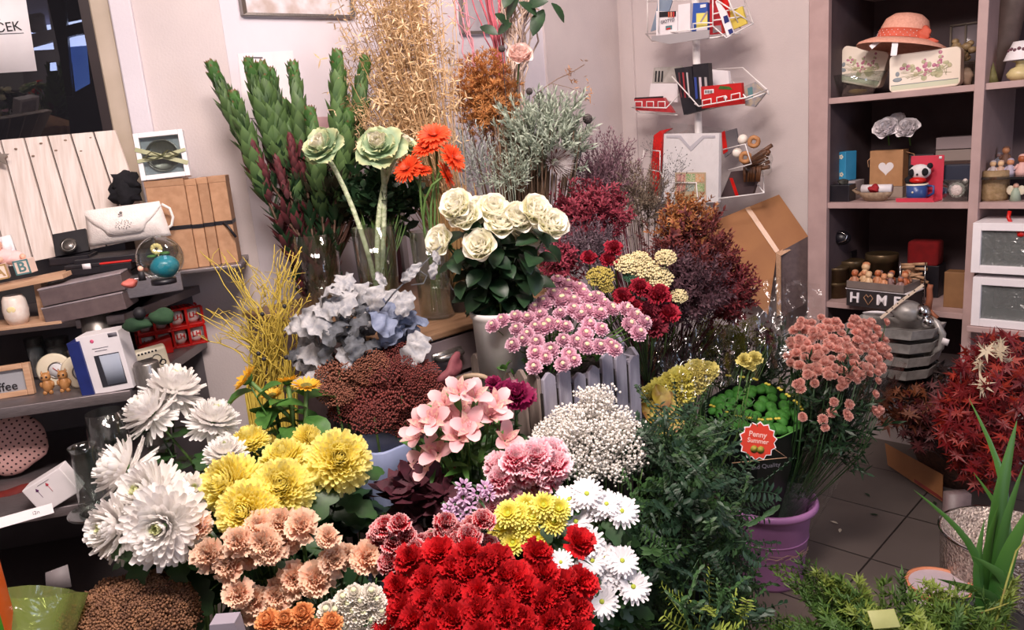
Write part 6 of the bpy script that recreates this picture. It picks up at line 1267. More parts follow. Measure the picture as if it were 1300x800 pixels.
# ===== picket planter with pink pompons =====
Pm_ = at(686, 482, 1.74); Pl_ = at(600, 441, 1.98); Pr_ = at(810, 441, 1.80); 
zt_ = Pm_[2]; Pl_ = hz(597, 444, zt_); Pr_ = hz(811, 441, zt_); hP = .20
t = thing('picket_planter', 'weathered grey wooden planter box with picket fence sides and pink blooms', 'planter', Matrix.Translation((Pm_[0], Pm_[1], zt_ - hP)))
wg = mat('weathered_grey_wood', 'a5a2ae', '8a8694', 9, .75, stretch=(6, 6, 1.2), bump=.4, vary=.08); wbm = mat('brown_grey_wood', '8f8078', '786a62', 9, .8, stretch=(6, 6, 1.2), bump=.4, vary=.08)  # same wood twice: blue daylight painted into right sides, left sides duller
Pb_ = Pl_ + Pr_ - Pm_
def side(A_, C_, n_, m_, out):
    for k in range(n_):
        u = (k + .5) / n_; q = A_ + (C_ - A_) * u; dr = nrm(C_ - A_); ang = math.atan2(dr[1], dr[0]); w_ = np.linalg.norm(C_ - A_) / n_ * .80; hh = hP + .016 * math.sin(k * 1.7 + n_) 
        b = B(); b.prism([(-w_ / 2, 0), (w_ / 2, 0), (w_ / 2, hh - w_ * .35), (w_ * .1, hh), (-w_ * .1, hh), (-w_ / 2, hh - w_ * .35)], .010); part('picket', b, m_, t, Matrix.Translation((q[0] - Pm_[0], q[1] - Pm_[1], 0)) @ Matrix.Rotation(ang, 4, 'Z'), bevel=.0015, smooth=False)
    b = B(); L_ = np.linalg.norm(C_ - A_); b.box((0, .010, hP * .45), (L_ - .01, .008, hP * .85)); q = (A_ + C_) / 2; part('side_board', b, M['taupe'] if m_ is wbm else wg, t, Matrix.Translation((q[0] - Pm_[0], q[1] - Pm_[1], 0)) @ Matrix.Rotation(ang, 4, 'Z'), smooth=False)
    for z_ in (): b = B(); b.box((0, -.007, z_), (L_, .006, .012)); part('rail', b, m_, t, Matrix.Translation((q[0] - Pm_[0], q[1] - Pm_[1], 0)) @ Matrix.Rotation(ang, 4, 'Z'), smooth=False)
side(Pl_, Pm_, 6, wbm, -1); side(Pm_, Pr_, 7, wg, -1); side(Pr_, Pb_, 6, wg, -1); side(Pb_, Pl_, 7, wbm, -1)
b = B(); V = [v - np.array([Pm_[0], Pm_[1], zt_ - hP]) for v in (Pl_, Pm_, Pr_, Pb_)]; V = [np.array([v[0], v[1], hP - .035]) for v in V]; b.add(V + [v - UZ * .1 for v in V], [(0, 1, 2, 3), (7, 6, 5, 4)] + [(i, (i + 1) % 4, (i + 1) % 4 + 4, i + 4) for i in range(4)]); part('soil', b, mat('dark_soil', '2a211c', '1e1814', 60, .95, bump=.6, vary=0), t, smooth=False)
PK = [(711, 398), (728, 394), (737, 401), (747, 395), (766, 385), (777, 394), (794, 394), (806, 401), (818, 409), (799, 413), (810, 423), (761, 398), (763, 418), (748, 412), (743, 425), (761, 440), (774, 438), (780, 443), (744, 440), (732, 434), (715, 432), (708, 412), (718, 415), (697, 412), (691, 416), (680, 416), (686, 400), (655, 403), (638, 407), (626, 414), (656, 418), (651, 438), (664, 432), (670, 425), (681, 435), (680, 448), (699, 445), (693, 454), (678, 466), (714, 463), (728, 457), (722, 450), (712, 382), (728, 382), (670, 405), (708, 357), (721, 362), (703, 375), (714, 381), (740, 373), (728, 383), (766, 385), (776, 392), (795, 392), (806, 402), (799, 412), (760, 398), (745, 394), (686, 400), (671, 405), (696, 411), (702, 365), (735, 366), (748, 380), (758, 378), (690, 385), (680, 392), (718, 372)]
PK = sorted(set(PK)); ctr = (Pl_ + Pr_) / 2; ctr = np.array([ctr[0], ctr[1], zt_ - .03]); org = np.array([Pm_[0], Pm_[1], zt_ - hP])
stm = B()
h_, e, c_, l_, sr, sm_ = K['pompink']
for i, (x, y) in enumerate(PK):
    dd_ = 1.74 + (466 - y) / 110 * .20; P = at(x, y, dd_); N = nrm(nrm(P - (ctr - UZ * .1)) + UZ * .4 - Fh * .5); Mh = Matrix.Translation(-Vector(org)) @ Matrix([list(r) for r in orient(P, N, i, 1.25 * rnd.uniform(.85, 1.12))])
    o = part('pink_bloom', h_, [], t, Mh); q = part('bloom_eye', e, [], o)
    stm.tube([k - org for k in bez(P, N, ctr + (P - ctr) * .25 * np.array([1, 1, 0]) - UZ * .02, 5)], .0014, 4)
part('flower_stems', stm, M['stem'], t, stuff=True)
def scatter_leaves(b, C_, ax, n_, L_, W_, seed, tmpl='leaf', out=1.0):
    R_ = random.Random(seed)
    for i in range(n_):
        v = nrm([R_.gauss(0, 1) for _ in range(3)]) * (R_.random() ** .33); P = C_ + ax[0] * v[0] + ax[1] * v[1] + ax[2] * v[2]
        s_ = R_.uniform(.7, 1.2); V, F, T = petal(L_ * s_, W_ * s_, R_.uniform(-20, 60), R_.uniform(-60, 0), .3, tmpl, nl=3, nv=1); b.add(V, F, T, Matrix([list(r) for r in orient(P, nrm(v * out + UZ * .6 + np.array([R_.uniform(-.5, .5) for _ in range(3)])), R_.uniform(0, 6))]))
lb_ = B(); scatter_leaves(lb_, ctr - org + UZ * .0, (LE * .17, (Pm_ - ctr) * .7, UZ * .07), 260, .028, .012, 3); part('foliage', lb_, M['leafmid'], t, stuff=True)
# low stand under the planter
st_ = boxthing('display_crate', 'dark low crate under the picket planter', 'crate', np.array([ctr[0], ctr[1], 0]), CROT, .34, .30, zt_ - hP - .001, mat('dark_crate', '2a2426', '352d2e', 10, .7, vary=0))
# ===== drawer cabinet =====
Yc = hz(575, 417, 1.04)[1]; xa = 1.09; xb = 1.75
t = thing('drawer_cabinet', 'old wooden drawer cabinet with metal cup handles under the vases', 'cabinet', Matrix.Translation((xa, Yc, 0))); cw_ = xb - xa
cwood = mat('worn_brown_wood', '8a6a50', '76583f', 6, .45, stretch=(1.2, 10, 10), vary=0); cgrey = mat('greyed_drawer_paint', '77696a', '6a5d5f', 10, .5, vary=0)
b = B(); dp_ = 2.30 - Yc; b.box((cw_ / 2, dp_ / 2, CZ - .009), (cw_, dp_, .018)); part('worktop', b, cwood, t, bevel=.004, smooth=False)
b = B(); b.box((cw_ / 2, dp_ / 2 + .01, (CZ - .018) / 2), (cw_ - .02, dp_ - .03, CZ - .018)); part('carcass', b, M['taupe'], t, smooth=False)
for c in (0, 1):
    for r_ in range(8):
        w_ = (.26, .38)[c]; xc = (.136, .46)[c]; z_ = CZ - .072 - r_ * .108; b = B(); b.box((0, 0, 0), (w_ - .012, .016, .096)); dr = part('drawer', b, cgrey, t, Matrix.Translation((xc, .012, z_)), bevel=.002, smooth=False)
        b = B(); b.tube([(-.04, 0, 0), (-.036, -.018, .0), (0, -.024, .0), (.036, -.018, 0), (.04, 0, 0)], .008, 8); b.box((0, -.002, .0), (.10, .004, .024)); part('handle', b, M['steel'], dr, Matrix.Translation((0, -.009, .008)), label='metal cup handle')
# ================= BUNCHES, FILLERS, DRIED FLOWERS =================
for t, s_ in FR:
    hq = K['rose'][0].copy(); hq.name = 'fabric_rose_head'; hq.materials.clear(); hq.materials.append(M['white'])
    part('petals', hq, [], t, orient((0, 0, 0), (0, -1, .7), rnd.uniform(0, 6), s_ * .92))
    b = B(); b.tube([(0, 0, 0), (0, .02, -.05)], .003, 6); part('stem', b, M['leafmid'], t)
def blade(L, W, n=3, bend=0, up=0):
    V = []; F = []
    for i in range(n + 1):
        s = i / n; w_ = W / 2 * (math.sin(math.pi * (s * .9 + .08))); a = math.radians(up + bend * s); V += [(L * s * math.cos(a), -w_, L * s * math.sin(a)), (L * s * math.cos(a), w_, L * s * math.sin(a) + .1 * w_)]
        if i: k = 2 * i; F.append((k - 2, k - 1, k + 1, k))
    return np.array(V), F, np.repeat(np.linspace(0, 1, n + 1), 2)
def tm_star(n=7, L=.02, W=.003, up=35, seed=1, n2=2):
    b = B(); R_ = random.Random(seed)
    for i in range(n): V, F, T = blade(L * R_.uniform(.7, 1.2), W, n2, R_.uniform(-20, 20), up + R_.uniform(-25, 25)); b.add(V, F, T, mk(rz=i * 2.4))
    return b
def tm_spray(L=.06, n=10, lf=.018, W=.004, up=45, seed=1, stem=.0008, n2=2):
    b = B(); R_ = random.Random(seed); pts = [(0, 0, 0)]; x = y = 0
    for k in range(5): x += R_.uniform(-.12, .12) * L; y += R_.uniform(-.12, .12) * L; pts.append((x, y, L * (k + 1) / 5))
    b.tube(pts, stem, 3)
    for i in range(n): k = min(5, 1 + i * 5 // n); q = pts[k]; V, F, T = blade(lf * R_.uniform(.7, 1.2), W, n2, R_.uniform(-20, 20), up + R_.uniform(-20, 20)); b.add(V, F, T, mk(*q, rz=i * 2.4))
    return b
def octa(r=1): return np.array([(r, 0, 0), (-r, 0, 0), (0, r, 0), (0, -r, 0), (0, 0, r), (0, 0, -r)]), [(0, 2, 4), (2, 1, 4), (1, 3, 4), (3, 0, 4), (2, 0, 5), (1, 2, 5), (3, 1, 5), (0, 3, 5)]
def tm_balls(n, R, r_, twig=True, seed=1, flat=.5, seg=0):
    b = B(); R_ = random.Random(seed)
    for i in range(n):
        a = i * 2.4; rr = R * math.sqrt((i + .5) / n); z = R * flat * (1 - (rr / R) ** 2) + R_.uniform(-.15, .1) * R; c = (rr * math.cos(a), rr * math.sin(a), z)
        if seg: b.ball(c, r_ * R_.uniform(.8, 1.2), seg=seg)
        else: V, F = octa(r_ * R_.uniform(.75, 1.25)); b.add(V + np.array(c), F, R_.random())
        if twig and i % 3 == 0: b.tube([(0, 0, -R * .9), c], r_ * .18, 3)
    return b
def cloud(b, tm, n, C_, ax, base, sr, seed, shell=.55, jit=.5, out=1.0, low=-1.0):
    "scatter small sprays through an ellipsoid of foliage, growing away from the base"
    R_ = random.Random(seed); tms = tm if isinstance(tm, list) else [tm]; C_ = np.array(C_); base = np.array(base)
    for i in range(n):
        while True:
            v = nrm([R_.gauss(0, 1) for _ in range(3)]) * (shell + (1 - shell) * R_.random())
            if v[2] > low: break
        P = C_ + ax[0] * v[0] + ax[1] * v[1] + ax[2] * v[2]
        d = nrm(nrm(P - base) * out + nrm(P - C_) * .7 + np.array([R_.uniform(-jit, jit) for _ in range(3)]))
        b.put(tms[i % len(tms)], orient(P, d, R_.uniform(0, 6.28), R_.uniform(*sr)))
def axes(w_, h_, dp, d, tilt=0):
    "half extents in metres from pixel half sizes at depth d; axes along camera-right, up and away"
    return [Rh * w_ * d / FPX + UZ * tilt, Fh * dp, UZ * h_ * d / FPX]
def stems(b, n, C_, ax, base, r_, seed, br=.03, k=.3):
    R_ = random.Random(seed)
    for i in range(n):
        v = [R_.uniform(-.8, .8) for _ in range(3)]; P = np.array(C_) + ax[0] * v[0] + ax[1] * v[1] + ax[2] * (v[2] * .5 - .2)
        bb = np.array(base) + np.array([R_.uniform(-br, br), R_.uniform(-br, br), 0]); b.tube(bez(P, nrm(P - bb), bb, 6, k), r_, 4)
def filler(name, lab, cat, C_, ax, base, tm, n, m_, sr, seed, stem_m=None, ns=30, sr_=.0014, pname='foliage', group=None, origin=None, **kw):
    base = np.array(base); t = thing(name, lab, cat, Matrix.Translation(base), group)
    b = B(); cloud(b, tm, n, np.array(C_) - base, ax, np.zeros(3), sr, seed, **kw); part(pname, b, m_, t, stuff=True)
    if ns: b = B(); stems(b, ns, np.array(C_) - base, ax, np.zeros(3), sr_, seed + 1); part('stems', b, stem_m or m_, t, stuff=True)
    return t
def scol(n, a, b_=None, tip=None, **k): return mat(n, a, b_, 60, .7, transl=k.pop('transl', .15), tip=tip, vary=0, **k)

# ---- dried oats ----
ob = hz(592, 392, CZ); t = thing('dried_oat_bunch', 'tall bunch of pale straw dried oats against the wall', 'dried flowers', Matrix.Translation(ob)); R_ = random.Random(2)
b = B(); bo = B()
oat = B(); 
for k in range(3): V, F, T = blade(.024, .0045, 3, 10, 8); oat.add(V, F, T, mk(0, 0, 0, rz=k * 2.1))
for i in range(270):
    u = R_.gauss(.5, .27); u = max(-.1, min(1.1, u)); x = 436 + 126 * u; y = R_.uniform(-60, 150) + 30 * abs(u - .5); dd_ = R_.uniform(2.22, 2.46); P = at(x, y, dd_) - ob
    Q = at(583 + R_.uniform(-22, 22), 330, 2.27 + R_.uniform(-.06, .06)) - ob; b0 = np.array([R_.uniform(-.04, .04), R_.uniform(-.04, .04), 0])
    pts = [P, P * .55 + Q * .45 + np.array([R_.uniform(-.01, .01)] * 3), Q * .8 + P * .2, Q, b0]; b.tube(pts, .0011, 3)
    d = nrm(P - Q)
    for k in range(11):
        q = P - d * R_.uniform(0, .22) + np.array([R_.gauss(0, .018) for _ in range(3)]); bo.put(oat, orient(q, nrm(-UZ * .9 + d * R_.uniform(-.4, 1) + np.array([R_.uniform(-.7, .7) for _ in range(3)])), R_.uniform(0, 6), R_.uniform(.7, 1.25)))
part('stalks', b, scol('straw_stalk', 'c7a276', 'b08a5e'), t, stuff=True); part('oat_heads', bo, scol('oat_husk', 'dfc49c', 'cdac80'), t, stuff=True)
b = B(); R_ = random.Random(4)
for i in range(160): a0 = R_.uniform(0, 6.28); r0 = R_.uniform(.03, .055); b.tube([(r0 * math.cos(a0), r0 * math.sin(a0), R_.uniform(0, .05)), (r0 * 1.1 * math.cos(a0 + .3), r0 * 1.1 * math.sin(a0 + .3), R_.uniform(.15, .36))], .0014, 3)
part('chopped_straw_sheath', b, scol('brown_straw', 'a5814f', '8c6a40'), t, stuff=True)
bucket('dried_flower_pot', ob, .062, .07, M['pailgrey'], 'low grey pot under the dried oats', 'pot')
# ---- rust brown spiky bunch ----
rb = at(660, 330, 2.5); rb[2] = .62; bucket('tall_dark_bucket', np.array([rb[0], rb[1], 0]), .11, .64, mat('dark_green_pail', '14241f', '1a2c26', 8, .5, vary=0), 'tall dark bucket of dried bunches behind the white roses')
d = 2.52; C_ = at(617, 122, d)
filler('rust_dried_bunch', 'rust brown spiky dried bunch beside the pale oats', 'dried flowers', C_, axes(46, 60, .10, d), rb, [tm_star(9, .019, .003, 40, s) for s in (1, 2, 3)], 1300, scol('rust_bract', 'aa6c38', 'c4864a', tip='d0965a'), (.7, 1.3), 5, scol('brown_stalk', '5c4430', '6c5238'), 40, .0016, shell=.25)
C_ = at(652, 108, 2.50); 
# ---- grey green statice ----
d = 2.42; C_ = at(694, 178, d)
stt = scol('sage_grey_leaf', '8f9c8a', 'a7b3a0', tip='b9c2b0')
filler('grey_statice_bunch', 'bushy grey green dried statice bunch in the middle of the back row', 'dried flowers', C_, axes(54, 50, .10, d), rb + Rh * .05, [tm_spray(.05, 14, .022, .0055, 50, s) for s in (1, 2, 3, 4)], 330, stt, (.7, 1.25), 7, scol('brown_stem2', '5a4636', '6b5542'), 46, .002, shell=.35)
filler('silver_twig_bunch', 'thin silvery twigs spreading left below the rust bunch', 'dried flowers', at(602, 216, 2.36), axes(32, 34, .06, 2.36), rb - Rh * .02, [tm_spray(.07, 10, .014, .003, 45, s, .0011) for s in (5, 6)], 70, scol('silver_twig', '9aa09a', 'b0b5ac'), (.7, 1.3), 9, None, 14, .0012, shell=.2)
filler('silver_twig_bunch', 'pale green grey sprigs hanging in front of the brown stems', 'dried flowers', at(648, 222, 2.34), axes(30, 24, .04, 2.34), rb, [tm_spray(.05, 12, .018, .004, 45, s, .0010) for s in (7, 8)], 60, stt, (.7, 1.2), 10, None, 10, .0012, shell=.2)
b = B(); V0 = rb
t = thing('dried_stem_bundle', 'bundle of brown dried stems under the rust and grey bunches', 'dried stems', Matrix.Translation(rb)); R_ = random.Random(8); b = B()
for i in range(90): P = at(R_.uniform(625, 700), R_.uniform(150, 185), R_.uniform(2.40, 2.56)) - rb; b.tube([P, P * .5 + np.array([R_.uniform(-.02, .02), R_.uniform(-.02, .02), .0]), (R_.uniform(-.04, .04), R_.uniform(-.04, .04), 0)], .003, 4)
part('stems', b, scol('woody_brown', '7c5f48', '5e4534'), t, stuff=True)
# dark teasel-like buds
for i, (x, y, s_, lb) in enumerate(((672, 116, .011, 'left'), (685, 121, .013, 'middle'), (746, 151, .016, 'right'), (637, 62, .011, 'upper left'))):
    t = thing('dark_seed_head', 'dark round thistle seed head, %s one over the grey bunch' % lb, 'seed head', Matrix.Translation(rb), 'dark seed heads'); P = at(x, y, 2.38) - rb; b = B(); b.ball(P, s_, seg=10)
    part('head', b, mat('dark_thistle_%d' % i, '3c3434', '4a4240', 160, .8, bump=.6, vary=0), t); b = B(); b.tube([P, P * .5, (0, 0, 0)], .0014, 4); part('stem', b, M['ink'], t)
# protea
P = at(706, 206, 2.28); t = thing('dried_protea', 'dried protea head of white hairs with red brown bracts', 'protea', Matrix.Translation(rb)); pq = B()
R_ = random.Random(5)
for k in range(190): a = k * 2.4; rr = .030 * math.sqrt(k / 190); V, F, T = blade(.052, .0026, 3, 0, 90 - 40 * rr / .03 + R_.uniform(-10, 10)); pq.add(V + np.array([rr, 0, 0]), F, T, mk(rz=a))
Mq = orient(P - rb, face(.1, 1, .35), 0, .85); part('hairs', pq, scol('protea_white', 'd9d2d0', 'c4bcb8', tip='8c8488'), t, Mq)
pq = B(); ring(pq, 14, .05, .016, 40, 20, .014, -.01, .1, 1, prof='point', cup=.4); part('bracts', pq, scol('protea_bract', '6a3226', '4a241c'), t, Mq); b = B(); b.tube([P - rb, (P - rb) * .5, (0, 0, 0)], .004, 5); part('stem', b, M['taupe'], t)
# pink rose + ribbon
P = at(659, 76, 2.45); flower('rose', 'pink_fabric_rose', P, face(.6, .8, .1), rb + np.array([0, 0, .01]), 1.0, 'pale pink fabric rose at the top beside white curly willow', 'artificial flower', leafs=0)
o = [c for c in bpy.data.objects if c.name.startswith('pink_fabric_rose')][0]
for c in o.children:
    if c.name.startswith('flower_head'): c.data = c.data.copy(); c.data.materials.clear(); c.data.materials.append(mat('pale_pink_fabric', 'f4d2c8', 'eec6bc', 20, .6, transl=.3, tip='f8e2da', vary=0))
# pink sticks, white willow
def sticks(name, lab, cat, n, x0, x1, y0, xb0, xb1, yb, d, m_, r_, seed, wig=0.004, branch=0):
    t = thing(name, lab, cat, Matrix.Translation(rb)); R_ = random.Random(seed); 
    for i in range(n):
        P = at(R_.uniform(x0, x1), y0 + R_.uniform(-20, 15), d + R_.uniform(-.05, .05)) - rb; Q = at(R_.uniform(xb0, xb1), yb, d + R_.uniform(-.04, .04)) - rb; pts = []
        for k in range(9):
            u = k / 8; q = P * (1 - u) + Q * u + np.array([R_.gauss(0, wig) for _ in range(3)]); pts.append(q)
        pts.append(Q * .5); pts.append(np.array([R_.uniform(-.03, .03), R_.uniform(-.03, .03), 0])); b = B(); b.tube(pts, r_ * R_.uniform(.7, 1.2), 5)
        for j in range(branch): k = R_.randint(1, 6); q = pts[k]; b.tube([q, q + np.array([R_.uniform(-.03, .03), R_.uniform(-.03, .03), .03]), q + np.array([R_.uniform(-.05, .05), R_.uniform(-.05, .05), .07])], r_ * .5, 4)
        part('branch', b, m_, t)
sticks('pink_stick_bunch', 'bunch of thin pink dyed sticks rising behind the rust bunch', 'dried sticks', 15, 585, 640, -40, 632, 645, 95, 2.62, scol('pink_dyed_stick', 'cf6f7c', 'c05a68'), .0032, 3, .002)
sticks('pink_stick_bunch', 'few pale pink dyed sticks left of the main pink bunch', 'dried sticks', 4, 555, 600, -40, 588, 612, 80, 2.60, scol('pale_pink_stick', 'd99aa4', 'cf8a96'), .003, 13, .004, 1)
sticks('white_willow_bunch', 'bunch of bleached curly willow branches at the top centre', 'branches', 22, 632, 700, -40, 645, 665, 100, 2.60, scol('bleached_willow', 'd6bfae', 'c4aa98'), .0034, 5, .010, 2)
# dark green leaves at the top
t = thing('rubber_leaf_branch', 'dark green leafy branch among the willow at the top edge', 'branch', Matrix.Translation(rb)); b = B()
for x, y, s_, sp in ((640, 10, 1, 0), (628, 18, .9, 1), (650, 30, .8, 2), (690, 12, 1.1, 3), (682, 20, .9, 4), (668, 8, .9, 5), (700, 4, .9, .6), (632, 44, .8, 1.5), (660, -5, 1, 2.5)): V, F, T = petal(.085 * s_, .045 * s_, 10, -30, .2, 'leaf', nl=5, nv=1); b.add(V, F, T, Matrix([list(r) for r in orient(at(x, y, 2.52) - rb, nrm(-Fh + UZ * .5 + Rh * math.sin(sp * 2)), sp)]))
part('leaves', b, M['leafdark'], t); b = B(); b.tube([at(690, -30, 2.53) - rb, at(665, 30, 2.53) - rb, at(655, 120, 2.52) - rb, (0, 0, 0)], .003, 5); part('stem', b, M['taupe'], t)
# dried twig with orange florets
t = thing('dried_floret_twig', 'single dried twig with small orange brown florets above the grey bunch', 'dried flowers', Matrix.Translation(rb)); b = B(); bo = B(); R_ = random.Random(3)
b.tube([at(x, y, 2.44) - rb for x, y in ((676, 124), (690, 112), (708, 100), (722, 94), (742, 82))], .0016, 4); b.tube([at(x, y, 2.44) - rb for x, y in ((700, 106), (718, 110), (735, 116), (748, 128))], .001, 4); b.tube([at(676, 124, 2.44) - rb, (0, 0, 0)], .0016, 4)
for x, y, n in ((722, 92, 16), (727, 104, 8), (744, 80, 5), (745, 100, 4), (747, 116, 9), (738, 112, 5), (748, 128, 5)):
    for k in range(n): V, F, T = blade(.018, .004, 2, 20, 20); bo.add(V, F, T, Matrix([list(r) for r in orient(at(x + R_.uniform(-5, 5), y + R_.uniform(-5, 5), 2.44) - rb, [R_.uniform(-1, 1) for _ in range(3)], R_.uniform(0, 6))]))
part('twig', b, scol('grey_brown_twig', '8c7464'), t); part('florets', bo, scol('orange_brown_floret', 'b98a62', 'a06e48'), t)
# ---- mauve limonium ----
mb = at(820, 420, 2.62); mb[2] = .55; bucket('tall_dark_bucket', np.array([mb[0], mb[1], 0]), .14, .58, mat('dark_plum_pail', '1c1618', '241c1e', 8, .5, vary=0), 'tall dark bucket of red dried bunches beside the wire rack')
fz = [tm_star(6, .016, .0022, 45, s) for s in (1, 2, 3)]; fzl = [tm_spray(.05, 16, .012, .0028, 45, s, .0006) for s in (1, 2, 3)]
filler('mauve_limonium_bunch', 'hazy dusty mauve limonium bunch beside the grey statice', 'dried flowers', at(768, 232, 2.62), axes(48, 52, .12, 2.62), mb, fzl, 520, scol('dusty_mauve', '84606a', '6c4c56', tip='967480'), (.7, 1.3), 21, None, 30, shell=.1)
filler('olive_grey_limonium_bunch', 'hazy olive grey dried limonium bunch under the wire rack', 'dried flowers', at(815, 262, 2.60), axes(42, 46, .10, 2.6), mb, fzl, 330, scol('olive_mauve', '7c6e60', '6a5a50', tip='94846c'), (.7, 1.3), 22, None, 20, shell=.1)
rdl = [tm_spray(.05, 20, .017, .006, 40, s, .0009) for s in (11, 12, 13)]
filler('crimson_limonium_bunch', 'crimson dried limonium bunch right of the white roses', 'dried flowers', at(748, 280, 2.36), axes(52, 34, .10, 2.36), mb, rdl, 330, scol('dusky_crimson', '84293a', '702030', tip='a03a4c'), (.7, 1.2), 23, None, 30, shell=.25)
filler('crimson_limonium_bunch', 'small crimson dried sprigs between roses and pink pompons', 'dried flowers', at(716, 342, 2.20), axes(16, 24, .05, 2.20), mb - Rh * .1, rdl, 60, scol('dusky_crimson2', '8c2a3e', '742032', tip='a83c50'), (.7, 1.1), 24, None, 8, shell=.25)
filler('purple_grey_limonium_bunch', 'dusky purple grey limonium bunch below the crimson one', 'dried flowers', at(735, 318, 2.26), axes(52, 24, .10, 2.26), mb, fzl, 330, scol('purple_grey', '67525c', '54424c', tip='7c6870'), (.7, 1.2), 25, None, 20, shell=.15)
filler('dark_red_leaf_bunch', 'dark red and rust dried foliage bunch in front of the cardboard box', 'dried flowers', at(872, 326, 2.42), axes(56, 46, .14, 2.42), mb + Rh * .08, rdl + fzl, 430, scol('wine_red_leaf', '64262a', '4a1c20', tip='84382e'), (.7, 1.5), 26, None, 30, shell=.05, jit=.9)
filler('rust_leaf_bunch', 'rust orange dried sprigs rising in front of the craft kit', 'dried flowers', at(868, 285, 2.40), axes(34, 26, .06, 2.4), mb, rdl, 110, scol('rust_orange_leaf', 'a8683a', '8c4c2c', tip='c08a50'), (.7, 1.1), 27, None, 12, shell=.2)
filler('plum_limonium_bunch', 'dark plum dried bunch below the cream yarrow', 'dried flowers', at(862, 372, 2.25), axes(56, 44, .12, 2.25), mb, fzl + rdl, 420, scol('dark_plum_leaf', '4c3038', '3c242c', tip='66424c'), (.7, 1.2), 28, None, 20, shell=.2)
filler('maroon_leaf_bunch', 'maroon dried foliage at the right edge of the dried group', 'dried flowers', at(915, 372, 2.42), axes(34, 42, .10, 2.42), mb + Rh * .1, rdl, 260, scol('maroon_leaf3', '6a1c24', '50161c', tip='842a30'), (.8, 1.2), 29, None, 14, shell=.2)
filler('airy_dark_sprig', 'airy sprig of black dots rising in front of the white craft kit', 'dried flowers', at(855, 215, 2.50), axes(22, 32, .03, 2.5), mb, [tm_balls(5, .03, .0016, True, 3)], 26, M['ink'], (.7, 1.3), 31, None, 6, .0007, shell=.1)
filler('airy_dark_sprig', 'thin dark sprig at the left edge of the wire rack', 'dried flowers', at(828, 185, 2.56), axes(14, 26, .03, 2.5), mb, [tm_balls(5, .03, .0016, True, 4)], 12, M['ink'], (.7, 1.2), 32, None, 4, .0007, shell=.1)
for i in range(3):
    x, y = ((848, 262), (893, 262), (897, 270))[i]; b = B(); b.tube([at(x, y + 12, 2.45), at(x + (0, 1, 10)[i], y - 4, 2.45), at(x + (0, 3, 14)[i], y - 14, 2.45)], .009, 8, r1=.003)
    solo('dried_pod', b, scol('pinkish_pod_%d' % i, 'b3907c', 'a07c68'), ('pinkish tan dried pod under the craft kit, left', 'pinkish tan dried pod under the craft kit, middle', 'pinkish tan dried pod under the craft kit, bent right one')[i], 'dried pod', None, 'dried pods')
# ---- yarrow and celosia heads ----
yar = tm_balls(150, .040, .0045, True, 3, .45); cel = B()
for q in range(5): ring(cel, 9 - q, .034 - .004 * q, .030, 10 + 18 * q, 20, .002, .003 * q, .2, q, 0, q, prof='fan', cup=.3, ruf=.006, nw=9, nl=4, nv=4)
def yhead(x, y, d, s_, m_, lb, cat='yarrow', name='dried_yarrow', mesh=None, grp='dried yarrow heads', n_=None):
    P = at(x, y, d); t = thing(name, lb, cat, Matrix.Translation(mb), grp); q = (mesh or YM_).copy(); q.materials.clear(); q.materials.append(m_)
    part('flower_head', q, [], t, orient(P - mb, n_ if n_ is not None else face(1, .7, 0), rnd.uniform(0, 6), s_)); b = B(); b.tube(bez(P - mb, face(1, .3, 0), np.zeros(3), 6), .0022, 4); part('stem', b, M['stem'], t)
YM_ = yar.mesh('yarrow_head'); CM_ = cel.mesh('celosia_head')
cr_m = mat('cream_yarrow', 'ddd0a4', 'cabb8c', 120, .8, vary=.05); yg = mat('mustard_yarrow', 'b5a552', 'a08f44', 120, .8, vary=.05); dg = mat('dark_green_yarrow', '3f6a50', '2f5640', 120, .8, vary=0)
for x, y, s_, lb in ((797, 336, .62, 'cream yarrow head, leftmost of the cream group'), (818, 340, .66, 'cream yarrow head in the middle of the cream group'), (836, 353, .68, 'cream yarrow head, lowest of the cream group'), (845, 327, .5, 'cream yarrow head, top right of the cream group'), (862, 376, .42, 'small cream yarrow head set apart to the right'), (812, 328, .45, 'cream yarrow head at the back of the cream group')): yhead(x, y, 2.10, s_ * 1.5, cr_m, lb)
yhead(762, 352, 2.05, .95, yg, 'mustard yellow yarrow head above the pink pompons'); yhead(770, 365, 2.04, .5, yg, 'small mustard yellow yarrow head below the larger one'); yhead(800, 352, 2.09, .5, dg, 'dark green dyed yarrow head beside the mustard one')
ce1 = mat('crimson_celosia', 'b8233c', 'a01c34', 60, .8, transl=.1, vary=.08); ce2 = mat('dusky_red_celosia', '8e2a3c', '7c2234', 60, .8, transl=.1, vary=.08)
for x, y, s_, m_, lb in ((747, 330, .75, ce1, 'crimson celosia head left above the mustard yarrow'), (779, 318, .85, ce1, 'crimson celosia head above the cream yarrow'), (772, 333, .8, ce1, 'crimson celosia head behind the mustard yarrow'), (790, 380, .9, ce1, 'crimson celosia head right of the mustard yarrow'), (812, 368, .9, ce1, 'crimson celosia head below the green yarrow'), (835, 378, 1.1, ce1, 'large crimson celosia head right of the pink pompons'),
                         (848, 402, 1.0, ce1, 'crimson celosia head, lowest bright one'), (828, 418, 1.3, ce2, 'dusky red celosia head beside the planter corner'), (822, 400, 1.1, ce2, 'dusky red celosia head touching the pink pompons'), (805, 392, .8, ce1, 'crimson celosia head just above the planter')):
    yhead(x, y, 2.02 + .1 * (x < 785), s_ * .95, m_, lb, 'celosia', 'celosia', CM_, 'celosia heads')
